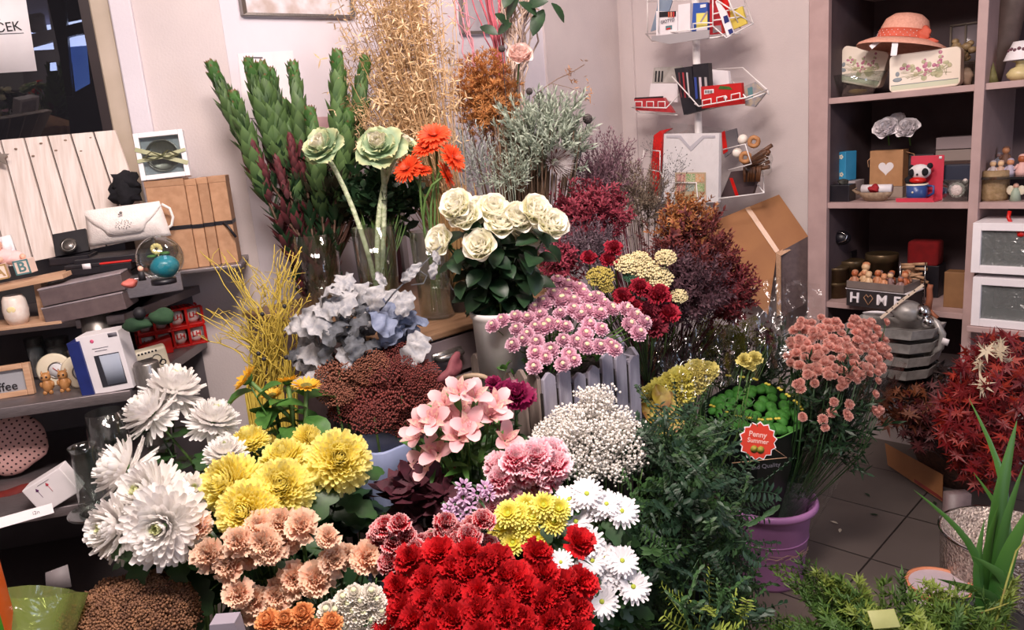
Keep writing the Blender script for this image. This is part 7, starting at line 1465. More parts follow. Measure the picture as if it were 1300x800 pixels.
# ---- yellow curly branches ----
yb_ = fl(at(330, 600, 2.0)); bucket('flower_pail', yb_, .10, .45, M['pailgrey'], 'grey pail of yellow curly branches'); t = thing('yellow_twig_bunch', 'bunch of thin curly yellow branches left of the silver leaves', 'branches', Matrix.Translation(yb_)); R_ = random.Random(6)
ym_ = scol('yellow_twig', 'c9b24c', 'b39a3a', transl=0)
for i in range(62):
    side_ = R_.random() < .65; x = R_.uniform(252, 330) if side_ else R_.uniform(350, 392); y = R_.uniform(318, 440) if side_ else R_.uniform(310, 400)
    P = at(x, y, R_.uniform(1.84, 2.02)) - yb_; Q = at(R_.uniform(312, 378), 500, 1.93) - yb_; pts = []; ph = R_.uniform(0, 6)
    for k in range(13): u = k / 12; q = P * (1 - u) + Q * u + (Rh * math.sin(ph + u * 17) + Fh * math.cos(ph + u * 15)) * .006 * (1 - u * .5) + UZ * R_.gauss(0, .002) + Rh * .05 * math.sin(u * 3.14) * (1 if side_ else -.3); pts.append(q)
    pts.append(np.array([R_.uniform(-.04, .04), R_.uniform(-.04, .04), .02])); b = B(); b.tube(pts, .0010, 4, r1=.0030)
    for j in range(6):
        k = R_.randint(1, 10); q = pts[k]; dq = np.array([R_.uniform(-1, 1), R_.uniform(-1, 1), R_.uniform(.2, 1)]) * .035; b.tube([q, q + dq * .5 + UZ * .004, q + dq + Rh * R_.uniform(-.01, .01)], .0011, 4, r1=.0006)
    part('branch', b, ym_, t)
for i, (x, y) in enumerate(((333, 399), (361, 389), (328, 449), (335, 456), (363, 454), (423, 366))):
    b = B(); b.ball((0, 0, 0), .0055, seg=8); solo('black_seed_ball', b, M['ink'], 'tiny black seed ball, %s' % ('left under the curly branches', 'just left of the silver leaves', 'low among the yellow twigs, upper left', 'lowest among the yellow twigs', 'low among the yellow twigs, right', 'in front of the silver leaves')[i], 'seed ball', Matrix.Translation(at(x, y, 1.80)), 'black seed balls')
# ---- dusty miller ----
db = fl(at(470, 560, 2.0)); bucket('flower_pail', db, .10, .45, M['pailgrey'], 'grey pail holding the silver dusty miller leaves'); t = thing('dusty_miller_bunch', 'bunch of large silver grey crinkled dusty miller leaves', 'foliage', Matrix.Translation(db))
def dleaf(seed):
    R_ = random.Random(seed); b = B(); n = 14; V = []; F = []; T = []
    for i in range(n + 1):
        s = i / n; w_ = .040 * math.sin(math.pi * (s * .9 + .06)) ** .6 * (.70 + .30 * abs(math.sin(s * math.pi * 3 + seed)))
        for j in range(7): v = j / 3 - 1; V.append((.10 * s, v * w_, .02 * math.sin(2.5 * s) - .03 * s * s + .010 * math.sin(4 * v + 5 * s + seed) * (abs(v) + .3) + .006 * math.sin(17 * s + v * 3))); T.append(s)
        if i: k = 7 * i; F += [(k - 7 + j, k - 6 + j, k + 1 + j, k + j) for j in range(6)]
    b.add(V, F, T); return b.mesh('dusty_leaf_%d' % seed)
silver = scol('silver_felt_leaf', 'b2b0b0', '8c8d92', transl=.1); silvb = scol('blue_silver_leaf', '6c7690', '858ea4', transl=.1); silvd = scol('dark_silver_leaf', '44464a', '606369', transl=.1)  # glaucous leaves; blue daylight and dark gaps are painted into the leaf colours
DL = []
for k, m_ in ((1, silver), (2, silver), (3, silvb), (4, silvd), (5, silvb)): q = dleaf(k); q.materials.append(m_); DL.append(q)
pos = [(395, 395, 0, -.9), (412, 370, 1, -.6), (432, 358, 1, -.1), (440, 372, 0, .1), (425, 388, 0, -.2), (400, 402, 0, -.7), (380, 405, 0, -1), (385, 420, 1, -.9), (405, 398, 1, -.4), (395, 445, 0, -.6), (388, 455, 1, -.4), (440, 440, 0, .1), (452, 452, 1, .3), (428, 410, 3, 0), (440, 420, 3, .2), (450, 425, 3, .1), (465, 380, 3, .4), (480, 365, 0, .3), (487, 378, 4, .1), (495, 370, 1, .5), (500, 390, 2, .4), (512, 400, 2, .6), (520, 415, 4, .7), (505, 425, 4, .4), (525, 402, 2, .9), (490, 440, 2, .3), (470, 430, 3, .2), (535, 425, 0, 1), (455, 395, 0, .1), (415, 430, 3, -.2), (475, 410, 3, .2), (498, 412, 4, .5), (460, 362, 0, .2), (420, 375, 1, -.3), (370, 440, 3, -.8), (400, 465, 0, -.5), (384, 470, 1, -.3), (425, 455, 3, 0), (415, 415, 1, -.5), (450, 465, 3, .3), (470, 445, 3, .3), (505, 445, 2, .4), (530, 440, 1, .9), (437, 345, 0, 0), (515, 370, 0, .3), (462, 400, 3, .1), (374, 405, 0, -1), (445, 392, 1, .1), (520, 388, 2, .8), (482, 398, 4, .1), (408, 380, 0, -.7)]
R_ = random.Random(3)
for i, (x, y, k, lean) in enumerate(pos):
    P = at(x, y + 8, 1.80 + R_.uniform(-.06, .08)) - db; d = nrm(-Fh * R_.uniform(.2, 1.1) + UZ * R_.uniform(.2, 1) + Rh * R_.uniform(-.5, .5)); Mx = orient(P, d, 0, 1); 
    # leaf lies in the plane whose normal is d and points outwards
    tgt = nrm(UZ * .8 + Rh * lean - Fh * .15); x_ = nrm(tgt - d * np.dot(tgt, d)); y_ = np.cross(d, x_); sc_ = R_.uniform(.55, .88); Mx = np.eye(4); Mx[:3, 0] = x_ * sc_; Mx[:3, 1] = y_ * sc_; Mx[:3, 2] = d * sc_; Mx[:3, 3] = P - x_ * .045
    part('leaf', DL[k], [], t, Mx)
b = B(); R_ = random.Random(2)
for x, y in ((400, 410), (430, 390), (455, 380), (490, 385), (515, 400), (470, 430), (410, 440), (445, 430)): b.tube(bez(at(x, y, 1.84) - db, UZ, np.array([R_.uniform(-.03, .03), R_.uniform(-.03, .03), .02]), 6), .003, 5)
part('stems', b, silvd, t)
t = thing('dried_grey_leaf_branch', 'curled grey dried leaf branch reaching toward the lowest white rose', 'branch', Matrix.Translation(db)); b = B(); b.tube([at(x, y, 1.78) - db for x, y in ((478, 400), (500, 372), (530, 342), (548, 325), (560, 312))] , .0022, 5, r1=.0014); b.tube([at(x, y, 1.78) - db for x, y in ((530, 342), (542, 350), (538, 360), (522, 362))], .0016, 5); part('twig', b, silvd, t)
for x, y, s_, a in ((510, 358, .5, .8), (552, 332, .42, -.2), (550, 318, .35, .3), (518, 352, .45, .6), (490, 362, .4, -.4)): d = nrm(-Fh + UZ * .3); x_ = nrm(Rh * a + UZ * (.6 if y > 340 else -.9)); x_ = nrm(x_ - d * np.dot(x_, d)); y_ = np.cross(d, x_); Mx = np.eye(4); Mx[:3, 0] = x_ * s_; Mx[:3, 1] = y_ * s_ * .7; Mx[:3, 2] = d * s_; Mx[:3, 3] = at(x, y, 1.775) - db; part('leaf', DL[1], [], t, Mx)
# ---- maroon sedum ----
sb = fl(at(500, 620, 1.88)); bucket('flower_pail', sb, .105, .50, M['pailblue'], 'pale blue pail holding the maroon sedum')
ps = at(485, 578, 1.72); b = B(); pr_ = [(.05, -.10), (.062, -.02), (.068, .03), (.064, .034), (.058, .0), (.046, -.10)]
t = thing('flower_sleeve', 'pale blue paper sleeve showing under the maroon sedum', 'sleeve', Matrix.Translation(ps)); b.lathe(pr_, 24, None, 0, 1, 1, .06, 5); part('sleeve', b, M['pailblue'], t)
sed = [tm_balls(420, .062, .0034, True, s, .42) for s in (1, 2)]; SEM = []
for q in sed:
    for c_ in (('7c3630', '562622'), ('8a5440', '6a4232')): me = q.mesh('sedum_head'); me.materials.append(mat('sedum_' + c_[0], c_[0], c_[1], 90, .8, vary=.1)); SEM.append(me)
SE = [(430, 470, 1, 1.0), (455, 490, 1, .9), (425, 500, 1, .75), (500, 452, 0, .9), (520, 462, 2, .7), (475, 500, 0, 1.1), (510, 500, 2, 1.1), (545, 500, 0, .9), (440, 520, 2, .8), (475, 530, 0, .95), (515, 535, 2, .9), (550, 490, 2, .7), (490, 475, 2, .9), (460, 515, 0, .9), (535, 478, 0, .8), (500, 520, 0, .8), (470, 466, 3, .8)]
lab = rowlabels([(a, b_) for a, b_, _, _ in SE], 'flat maroon sedum flower cluster', 4)
for i, (x, y, k, s_) in enumerate(SE):
    P = at(x, y, 1.70 + (560 - y) * .0007 + .03 * math.sin(i * 2.6)); bb = sb + np.array([rnd.uniform(-.05, .05), rnd.uniform(-.05, .05), .015]); t = thing('sedum', lab[i], 'sedum', Matrix.Translation(bb), 'maroon sedum heads'); part('flower_head', SEM[k], [], t, orient(P - bb, face(1, .55, 0) + np.array([rnd.uniform(-.4, .4), rnd.uniform(-.4, .4), 0]), i, s_ * .92)); b = B(); b.tube(bez(P - bb, UZ, np.zeros(3), 6), .003, 5); part('stem', b, M['stem'], t)
b = B(); P = at(573, 470, 1.66); blob(b, (0, 0, 0), .03, 3, .35, ex=1.3, ey=.4, ez=.6); t = thing('dried_red_petal', 'translucent dusky red petal at the right of the sedum', 'petal', Matrix.Translation(P)); part('petal', b, scol('dusky_red_petal', '8a4a50', '7a3c44', transl=.3), t, Matrix.Rotation(-.7, 4, 'Y'))
b = B(); V = [(0.045 * math.cos(a / 10 * math.pi), 0, .028 * math.sin(a / 10 * math.pi)) for a in range(11)]; b.tube(V, .006, 8); solo('basket_handle', b, mat('dry_wicker', 'a08a70', '8c765e', 60, vary=0), 'short arched wicker handle behind the pink alstroemeria', 'handle', mp(at(600, 492, 1.72), CROT))
# dark maroon foliage between the pails
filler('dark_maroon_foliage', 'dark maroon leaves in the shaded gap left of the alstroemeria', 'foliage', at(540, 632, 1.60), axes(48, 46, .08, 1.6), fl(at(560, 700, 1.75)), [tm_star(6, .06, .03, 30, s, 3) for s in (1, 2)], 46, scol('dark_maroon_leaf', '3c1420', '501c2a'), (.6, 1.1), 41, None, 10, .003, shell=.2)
# ---- gypsophila ----
gb = fl(at(750, 640, 1.75)); bucket('flower_pail', gb, .10, .40, M['bucket'], 'black flower pail of white baby breath'); gy = tm_balls(9, .022, .0034, True, 1, .6); gy2 = tm_balls(7, .020, .0038, True, 2, .8)
gym = mat('gypsophila_white', 'f6f1ea', 'ece6dc', 60, .7, transl=.1, vary=0); C_ = at(748, 568, 1.68)
t = filler('baby_breath_bunch', 'cloud of tiny white baby breath flowers before the picket planter', 'baby breath', C_, axes(80, 54, .10, 1.66), gb, [gy, gy2], 560, gym, (.8, 1.15), 43, M['stem'], 40, .0011, 'flower_sprays', shell=.45, low=-.5)
b = B(); cloud(b, [gy, gy2], 40, at(758, 512, 1.68) - gb, axes(30, 24, .04, 1.66), np.zeros(3), (.8, 1.1), 44, .3); part('upper_spray', b, gym, t, stuff=True)
b = B(); cloud(b, [tm_star(6, .03, .004, 40, 3)], 90, C_ - gb - UZ * .03, axes(54, 34, .07, 1.66), np.zeros(3), (.7, 1.2), 45, .2); part('leaves', b, M['leafdark'], t, stuff=True)
# ---- dark feathery foliage mass ----
def tm_pinnate(L=.24, n=11, lf=.036, W=.011, seed=1):
    b = B(); R_ = random.Random(seed); pts = [(.03 * math.sin(1.4 * k / 6 + seed), .0, L * k / 6) for k in range(7)]; b.tube(pts, .0012, 4)
    for i in range(n):
        u = (i + 1) / n; k = min(5, int(u * 6)); q = np.array(pts[k]) + (np.array(pts[k + 1]) - np.array(pts[k])) * (u * 6 - k if k < 6 else 0)
        for sd in (0, math.pi): V, F, T = petal(lf * (1.05 - .45 * abs(u - .5)) * R_.uniform(.8, 1.1), W, 35 + R_.uniform(-15, 15), -25, .2, 'leaf', nl=3, nv=1); b.add(V, F, T, mk(*q, rz=sd + R_.uniform(-.3, .3)))
    return b
def tm_branch(seed):
    b = B(); R_ = random.Random(seed); b.tube([(0, 0, 0), (.01, 0, .12), (0, .01, .26)], .002, 4)
    for k in range(7): b.put(tm_pinnate(.13, 8, .028, .0095, seed + k), mk(0, 0, .02 + .035 * k, rz=k * 2.4, ry=math.radians(R_.uniform(25, 55)), s=R_.uniform(.8, 1.1)))
    return b
fb = fl(at(880, 760, 1.85)); bucket('flower_pail', fb, .12, .36, M['bucket'], 'black flower pail under the feathery green foliage'); t = thing('feathery_foliage_bunch', 'big dark green feathery foliage bunch left of the purple bucket', 'foliage', Matrix.Translation(fb))
BM = []
for k in range(4): q = tm_branch(k * 11 + 3).mesh('foliage_branch_%d' % k); q.materials.append(mat('fern_green_%d' % k, ('2b4826', '233e28', '34542c', '1f3824')[k], ('3a5a31', '2e4b32', '426637', '2a4632')[k], 30, .5, transl=.15, vary=.1)); BM.append(q)
R_ = random.Random(17); FP = []
for i in range(96):
    v = i / 96; y = 545 + 260 * v; w_ = 24 + 52 * math.sin(min(1, v * 1.15 + .1) * 1.5); cx = 872 + 10 * math.sin(v * 3) + 8 * v; x = cx + R_.uniform(-1, 1) * w_
    x = min(x, 925)
    if y > 730: x = 862 + R_.uniform(-1, 1) * 80
    d = 1.66 + R_.uniform(-.10, .22) - .12 * v; P = at(x, y, d); side_ = min(.1, (x - cx) / 90)
    dr = nrm(UZ * R_.uniform(.15, 1.0) + Rh * (side_ + R_.uniform(-.4, .4)) - Fh * R_.uniform(.1, .9)); s_ = R_.uniform(.5, .8); part('branch', BM[i % 4], [], t, orient(P - dr * .14 * s_ - fb, dr, R_.uniform(0, 6), s_))
b = B(); stems(b, 30, at(875, 650, 1.7) - fb, axes(70, 90, .08, 1.7), np.zeros(3), .002, 3, .05); part('stems', b, M['stem'], t, stuff=True)
filler('pale_fern_tip', 'bright green fern tip at the lower right of the feathery foliage', 'foliage', at(905, 790, 1.5), axes(30, 12, .04, 1.5), fb, [tm_pinnate(.12, 9, .02, .004, 4)], 14, scol('lime_fern', '8a9c3c', '9aac48'), (.7, 1), 46, None, 4, .001)
# green fill foliage between the bunches
for i, (x, y, d, w_, h_, n, lb) in enumerate(((240, 690, 1.62, 80, 50, 60, 'dark green lobed leaves below the white chrysanthemums'), (430, 650, 1.66, 60, 40, 50, 'dark green lobed leaves right of the yellow chrysanthemums'), (620, 600, 1.74, 50, 50, 40, 'dark green leaves behind the pink carnations'), (390, 740, 1.50, 110, 45, 60, 'dark green leaves among the peach carnations'), (640, 740, 1.42, 90, 40, 60, 'dark blue green leaves under the red carnations'), (760, 690, 1.62, 60, 60, 50, 'dark green leaves under the white daisies'))):
    lb_m = B(); V, F, T = leaf_lobed(.08, .05, -40); lb_m.add(V, F, T)
    filler('leafy_stems', lb, 'foliage', at(x, y, d), axes(w_, h_, .08, d), fl(at(x, y + 60, d + .05), .05), [lb_m], n, M['leafdark'] if i % 2 else M['leaf'], (.7, 1.2), 50 + i, M['stem'], 8, .002, 'leaves', shell=.1, jit=.9)
# kale greens
filler('ruscus_foliage', 'dark green leafy stems in the vases below the ornamental kale', 'foliage', at(484, 268, 2.22), axes(40, 38, .04, 2.2), Vk + UZ * .02, [tm_spray(.07, 9, .045, .024, 50, s, .0015, 3) for s in (1, 2)], 62, M['leafdark'], (.7, 1.1), 61, M['stem'], 16, .002, shell=.1)
filler('ruscus_foliage', 'dark leafy stems behind the maroon leucadendron', 'foliage', at(418, 266, 2.30), axes(54, 42, .04, 2.2), Vl + UZ * .02, [tm_spray(.08, 9, .05, .018, 55, s, .0018, 3) for s in (3, 4)], 70, scol('dark_olive_leaf', '2f3a22', '3a3020'), (.7, 1.1), 62, scol('dark_red_brown_stem', '4a2c22', '5a3828'), 26, .003, shell=.1)
# ================= RIGHT SIDE: WRAPPED BOUQUETS, BUCKET, FLOOR PLANTS =================
Bk = np.array([2.20, 1.075, 0])
b = B(); t = thing('purple_bucket', 'purple plastic bucket standing on the tiled floor', 'bucket', Matrix.Translation(Bk)); hB = .30
b.lathe([(.0001, 0), (.098, 0), (.104, .012), (.128, .25), (.134, .262), (.150, .268), (.153, .276), (.150, hB - .012), (.143, hB - .008), (.138, .266), (.125, .25), (.1, .014), (.0001, .014)], 40); part('pail', b, M['plum'], t)
b = B(); b.lathe([(.1195, .165), (.1225, .166), (.1225, .170), (.1205, .171)], 40); part('moulded_ring', b, M['plum'], t)
b = B(); R_ = random.Random(2)
for k in range(9): a0 = R_.uniform(3.4, 4.4); b.tube([(.124 * math.cos(a), .124 * math.sin(a), .135 + R_.uniform(-.008, .012)) for a in (a0, a0 + .15, a0 + .3, a0 + .5)], .0011, 4)
solo('raffia_wisp', b, scol('raffia', 'b89a8c', 'a48478'), 'thin pale raffia wisps around the purple bucket', 'raffia', Matrix.Translation(Bk))
def cone_wrap(name, lab, P0_, P1, r0, r1, m_, seed, open_top=0, seg=36, cat='cellophane wrap', frill=.1):
    "crinkled sleeve from P0_ (narrow) up to P1 (wide)"
    t = thing(name, lab, cat, Matrix.Translation(P0_)); d = nrm(P1 - P0_); L_ = np.linalg.norm(P1 - P0_); b = B(); R_ = random.Random(seed); ph = [R_.uniform(0, 6) for _ in range(4)]; V = []; F = []; n = 14
    for i in range(n + 1):
        u = i / n; r_ = r0 + (r1 - r0) * u ** .8
        for k in range(seg): a = 2 * math.pi * k / seg; q = r_ * (1 + frill * .4 * math.sin(5 * a + ph[0] + 2 * u) + frill * u * .5 * math.sin(9 * a + ph[1])); V.append((q * math.cos(a), q * math.sin(a), L_ * u + frill * .25 * u * L_ * math.sin(3 * a + ph[2]) * (u > .8)))
    for i in range(n):
        for k in range(seg): j = (k + 1) % seg; F.append((i * seg + k, i * seg + j, (i + 1) * seg + j, (i + 1) * seg + k))
    b.add(V, F, 0, orient((0, 0, 0), d)); part('sleeve', b, m_, t); return t
# ---- salmon santini bouquet ----
hd = at(1063, 440, 2.38); ft = Bk + np.array([.05, .0, .06]); tb = thing('salmon_chrysanthemum_bouquet', 'large wrapped bouquet of salmon pink small chrysanthemums in the purple bucket', 'bouquet', Matrix.Translation(ft))
R_ = random.Random(4); h_ = K['santini'][0]; ss = B(); n_ = 0; used = []
while n_ < 96:
    x = R_.uniform(1000, 1128); y = R_.uniform(402, 478); u = (x - 1064) / 66; v = (y - 442) / 46
    if u * u + v * v > 1.05: continue
    if any((x - a) ** 2 + (y - c) ** 2 < 62 for a, c in used): 
        if R_.random() < .93: continue
    used.append((x, y)); P = at(x, y, 2.30 + .16 * (478 - y) / 76 + .06 * u * u); N = nrm(UZ * 1.0 - Fh * .6 + Rh * u * .6); part('bloom', h_, [], tb, Matrix.Translation(-Vector(ft)) @ Matrix([list(r) for r in orient(P, N, n_, R_.uniform(.75, 1.15))])); ss.tube([q - ft for q in bez(P, N, ft + np.array([R_.uniform(-.03, .03), R_.uniform(-.03, .03), 0]), 6)], .0016, 4); n_ += 1
lo = B(); V, F, T, mi_ = fl_pompon().arr()
for i in range(80):
    x, y = (R_.uniform(1008, 1118), R_.uniform(466, 545)) if i < 30 else (R_.uniform(1002, 1126), R_.uniform(405, 474)); P = at(x, y, 2.30 + .12 * (i >= 30)) - ft; lo.add(V, F, T, orient(P, nrm(UZ * .6 - Fh + Rh * (x - 1060) / 60), i, R_.uniform(.7, 1.0))); ss.tube(bez(P, UZ, np.zeros(3), 5), .0015, 4)
part('lower_blooms', lo, M['palepinkpom'], tb, stuff=True); part('flower_stems', ss, M['leaf'], tb, stuff=True)
b = B(); cloud(b, [tm_spray(.06, 10, .035, .008, 45, s, .001) for s in (1, 2)], 170, at(1055, 535, 2.40) - ft, axes(46, 80, .07, 2.4), np.zeros(3), (.7, 1.2), 5, .1); part('foliage', b, M['leafdark'], tb, stuff=True)
cone_wrap('cellophane_wrap', 'clear crinkled cellophane around the salmon bouquet', ft + UZ * .02, at(1066, 425, 2.40), .055, .185, M['cello'], 3, frill=.16)
def sheet(name, lab, pts, m_, cat='cellophane', amp=.02, seed=1, group=None):
    "a crinkled free-standing sheet spanned by four corners"
    V = [at(*p) for p in pts]; c = (V[0] + V[2]) / 2; b = B(); n = 12; VV = []; FF = []; nn = nrm(np.cross(V[1] - V[0], V[3] - V[0]))
    for i in range(n + 1):
        for j in range(n + 1): u, v = i / n, j / n; p_ = (V[0] * (1 - u) + V[1] * u) * (1 - v) + (V[3] * (1 - u) + V[2] * u) * v; VV.append(p_ - c + nn * amp * (math.sin(9 * u + seed + 4 * v) + .6 * math.sin(15 * v + 3 * seed - 6 * u) + 1.5 * math.sin(math.pi * u)))
    for i in range(n):
        for j in range(n): k = i * (n + 1) + j; FF.append((k, k + n + 1, k + n + 2, k + 1))
    b.add(VV, FF); solo(name, b, m_, lab, cat, Matrix.Translation(c), group)
sheet('cellophane_sheet', 'rounded clear cellophane flap behind the salmon bouquet', [(990, 420, 2.55), (1050, 410, 2.55), (1040, 362, 2.58), (1000, 356, 2.58)], M['cello'], amp=.012)
sheet('cellophane_sheet', 'shiny clear cellophane left of the salmon bouquet', [(955, 470, 2.40), (1000, 470, 2.40), (1000, 352, 2.48), (950, 360, 2.48)], M['cello'], amp=.012, seed=4)
# ---- green pompon bouquet in black sleeve ----
gc = at(957, 522, 2.44); gf = Bk + np.array([-.05, .03, .05]); tg = thing('green_pompon_bouquet', 'bouquet of bright green button flowers in a black printed sleeve', 'bouquet', Matrix.Translation(gf))
gm = mat('bright_green_button', '3a7c2a', '4a9034', 60, .7, bump=.4, transl=.1, vary=.12); gb_ = B(); gb_.ball((0, 0, 0), .016, seg=14, ez=.8); gme = gb_.mesh('green_button'); gme.materials.append(gm); R_ = random.Random(9); used = []
while len(used) < 62:
    x = R_.uniform(894, 1014); y = R_.uniform(487, 552); u = (x - 955) / 60; v = (y - 520) / 33
    if abs(u) > 1 or v < -1 + .9 * abs(u) ** 1.6 or v > 1 - .75 * max(0, -u) - .2 * abs(u): continue
    if any((x - a) ** 2 + (y - c) ** 2 < 95 for a, c in used): 
        if R_.random() < .97: continue
    used.append((x, y)); P = at(x, y, 2.36 + .20 * (552 - y) / 65 + .04 * u * u); Mx = orient(P - gf, nrm(UZ - Fh * .5 + Rh * u * .5), len(used), R_.uniform(.9, 1.3)); Mx[:3, 0] *= R_.uniform(1, 1.25); part('green_bloom', gme, [], tg, Mx)
sl = B(); blk = mat('black_printed_sleeve', '121614', '1a1f1c', 12, .3, vary=0)
rim = [(886, 527, 2.41), (922, 541, 2.35), (962, 556, 2.32), (990, 556, 2.33), (1016, 544, 2.38), (1019, 512, 2.46), (975, 484, 2.58), (935, 484, 2.58), (895, 508, 2.50)]; RV = [at(*p) - gf for p in rim]; n = len(RV); bot = [np.array([.045 * math.cos(2.2 - k * 2 * math.pi / n - 2.9), .045 * math.sin(2.2 - k * 2 * math.pi / n - 2.9), 0]) for k in range(n)]
bot = [(v * np.array([1, 1, 0]) - np.mean(RV, 0) * np.array([1, 1, 0])) * .26 for v in RV]; mid = [b_ * .5 + v * .5 for v, b_ in zip(RV, bot)]
sl.add(RV + mid + bot, [(i, (i + 1) % n, (i + 1) % n + n, i + n) for i in range(n)] + [(i + n, (i + 1) % n + n, (i + 1) % n + 2 * n, i + 2 * n) for i in range(n)]); part('black_sleeve', sl, blk, tg, smooth=False)
rv = RV + [RV[0]]; b = B(); b.tube(rv[:5], .0022, 5); part('green_rim', b, mat('rim_green', '6fae5a', vary=0), tg)
up_ = [v + UZ * (.05 if k > 3 else .0) for k, v in enumerate(RV)]; b = B(); q4 = [RV[4], RV[5], RV[6], RV[7], RV[8], RV[0]]; q5 = [v + UZ * .035 - np.array([0, 0, 0]) for v in q4]; b.add(q4 + q5, [(i, i + 1, i + 7, i + 6) for i in range(5)]); part('clear_collar', b, M['cello'], tg)
b = B(); yd = mat('yellow_heart_print', 'd0c24a', 'c2b23c', vary=0)
def dash(pts, n_):
    for k in range(n_):
        u = (k + .5) / n_ * (len(pts) - 1); i = min(int(u), len(pts) - 2); q = at(*pts[i]) * (1 - u + i) + at(*pts[i + 1]) * (u - i); dd_ = nrm(at(*pts[i + 1]) - at(*pts[i]))
        for s_ in (-1, 1): b.ball(q + dd_ * .0045 * s_ - gf, .0062, seg=8, ez=.6)
dash([(896, 512, 2.36), (935, 528, 2.31), (968, 533, 2.30), (992, 531, 2.31)], 7); dash([(916, 476, 2.48), (955, 480, 2.44), (990, 494, 2.40), (1013, 512, 2.36), (1018, 520, 2.36)], 9); part('yellow_hearts', b, yd, tg, stuff=True)
# front panel with tag
tc = at(962, 560, 2.025); tagm = Matrix.Translation(tc - gf) @ Matrix.Rotation(CROT, 4, 'Z') @ Matrix.Rotation(.22, 4, 'Y') @ Matrix.Rotation(-.2, 4, 'X')
def star(n_, r0_, r1_, ex=1): return [((r0_ if k % 2 else r1_) * math.sin(k * math.pi / n_) * ex, (r0_ if k % 2 else r1_) * math.cos(k * math.pi / n_)) for k in range(2 * n_)]
b = B(); b.prism(star(14, .045, .053), .001); tq = part('star_tag', b, M['white'], tg, tagm, smooth=False); b = B(); b.prism(star(14, .042, .049), .001, mk(0, -.001)); part('red_star', b, mat('tag_red', 'd23a22', vary=0), tq, smooth=False)
part('lettering', text_mesh('Penny', .020, .0003, True), mat('pale_pink_ink', 'efc0b4', vary=0), tq, Matrix.Translation((-.003, -.002, .017)) @ TXTM); part('lettering', text_mesh('Summer', .017, .0003, True), bpy.data.materials['pale_pink_ink'], tq, Matrix.Translation((.0, -.002, -.0)) @ TXTM)
b = B()
for k in range(2): b.lathe([(.0001, .0005), (.008, 0), (.010, .002), (.0001, .004)], 14, mk(-.008 + k * .018, -.0015, -.022, rx=math.pi / 2))
part('gold_coins', b, mat('olive_gold_print', '8f8430', 'a3962e', 90, vary=0), tq)
b = B(); b.tube([at(*p) - gf for p in ((929, 588, 2.31), (999, 581, 2.31), (980, 568, 2.31))], .0014, 4); part('cream_line', b, M['palewood'], tg)
part('lettering', text_mesh('and Quality', .019, .0003), M['greyink'], tg, Matrix.Translation(at(972, 592, 2.30) - gf) @ Matrix.Rotation(CROT, 4, 'Z') @ Matrix.Rotation(-.05, 4, 'Y') @ TXTM)
b = B(); cloud(b, [tm_spray(.06, 12, .03, .008, 45, s, .001) for s in (1, 2)], 90, at(975, 618, 2.52) - gf, axes(40, 36, .06, 2.52), np.zeros(3), (.7, 1.2), 5, .1); part('leafy_stems', b, mat('dull_blue_green', '233c30', '2f4a3a', 30, vary=0), tg, stuff=True)
cone_wrap('green_printed_sleeve', 'dull green clear sleeve standing in the purple bucket', Bk + np.array([.0, -.0, .05]), at(992, 600, 2.56), .06, .11, glassy('green_tint_film', '9ab8a0', .1, .2, bump=.6, body=.06), 5, frill=.06)
# ---- yellow mums in cellophane ----
ybk = fl(at(850, 560, 2.50)); bucket('flower_pail', ybk, .12, .42, M['bucket'], 'black pail of wrapped yellow flowers behind the feathery foliage'); t = thing('yellow_wrapped_bouquet', 'wrapped yellow chrysanthemums left of the green button bouquet', 'bouquet', Matrix.Translation(ybk)); ye = fl_carn(6).mesh('yellow_bloom'); ye.materials.append(mat('lemon_bloom', 'e2d64e', 'd8ca42', 60, .65, transl=.25, tip='efe67a', vary=.06)); yp = ye.copy(); yp.materials.clear(); yp.materials.append(mat('pale_yellow_bloom', 'e8dc86', 'ddd07a', 60, .65, transl=.25, vary=.06)); b = B()
for i, (x, y, s_, k) in enumerate(((828, 506, 1.1, 0), (842, 499, 1.2, 0), (855, 492, 1.1, 0), (866, 484, 1.2, 0), (848, 512, 1, 0), (862, 502, 1.1, 0), (870, 496, .9, 0), (834, 514, .9, 0), (880, 478, 1.1, 1), (892, 476, 1.1, 1), (884, 488, .9, 1), (899, 470, .8, 1), (944, 458, .6, 1), (958, 456, .6, 1), (952, 464, .5, 1), (848, 484, .7, 0), (884, 466, .7, 1))):
    P = at(x, y, 2.12) - ybk; part('bloom', yp if k else ye, [], t, orient(P, face(.8, .8, 0), i, s_)); b.tube(bez(P, UZ, np.zeros(3), 5), .002, 4)
part('flower_stems', b, M['stem'], t, stuff=True)
sheet('cellophane_sheet', 'clear shiny cellophane around the yellow wrapped flowers, left', [(815, 530, 2.05), (870, 520, 2.04), (880, 430, 2.12), (812, 440, 2.12)], M['cello'], amp=.015, seed=2)
sheet('cellophane_sheet', 'clear shiny cellophane between yellow flowers and green buttons', [(868, 510, 2.05), (925, 490, 2.06), (935, 405, 2.16), (880, 418, 2.14)], M['cello'], amp=.015, seed=6)
sheet('cellophane_sheet', 'clear cellophane peak standing above the green button bouquet', [(925, 490, 2.14), (965, 486, 2.14), (975, 395, 2.22), (930, 400, 2.22)], M['cello'], amp=.012, seed=8)
kb = B(); R_ = random.Random(4)
for x, y, s_, a in ((835, 530, 1.2, -.8), (852, 540, 1.3, .2), (868, 532, 1.2, .9), (845, 520, 1, -.2), (826, 528, .9, -1), (860, 550, 1, .3)): V, F, T = petal(.075 * s_, .05 * s_, 10, -30, .3, 'point', ruf=.004, nl=5, nv=2); kb.add(V, F, T, Matrix([list(r) for r in orient(at(x, y, 2.02) - ybk, nrm(-Fh + UZ * .6), a * 1.5 + 1)]))
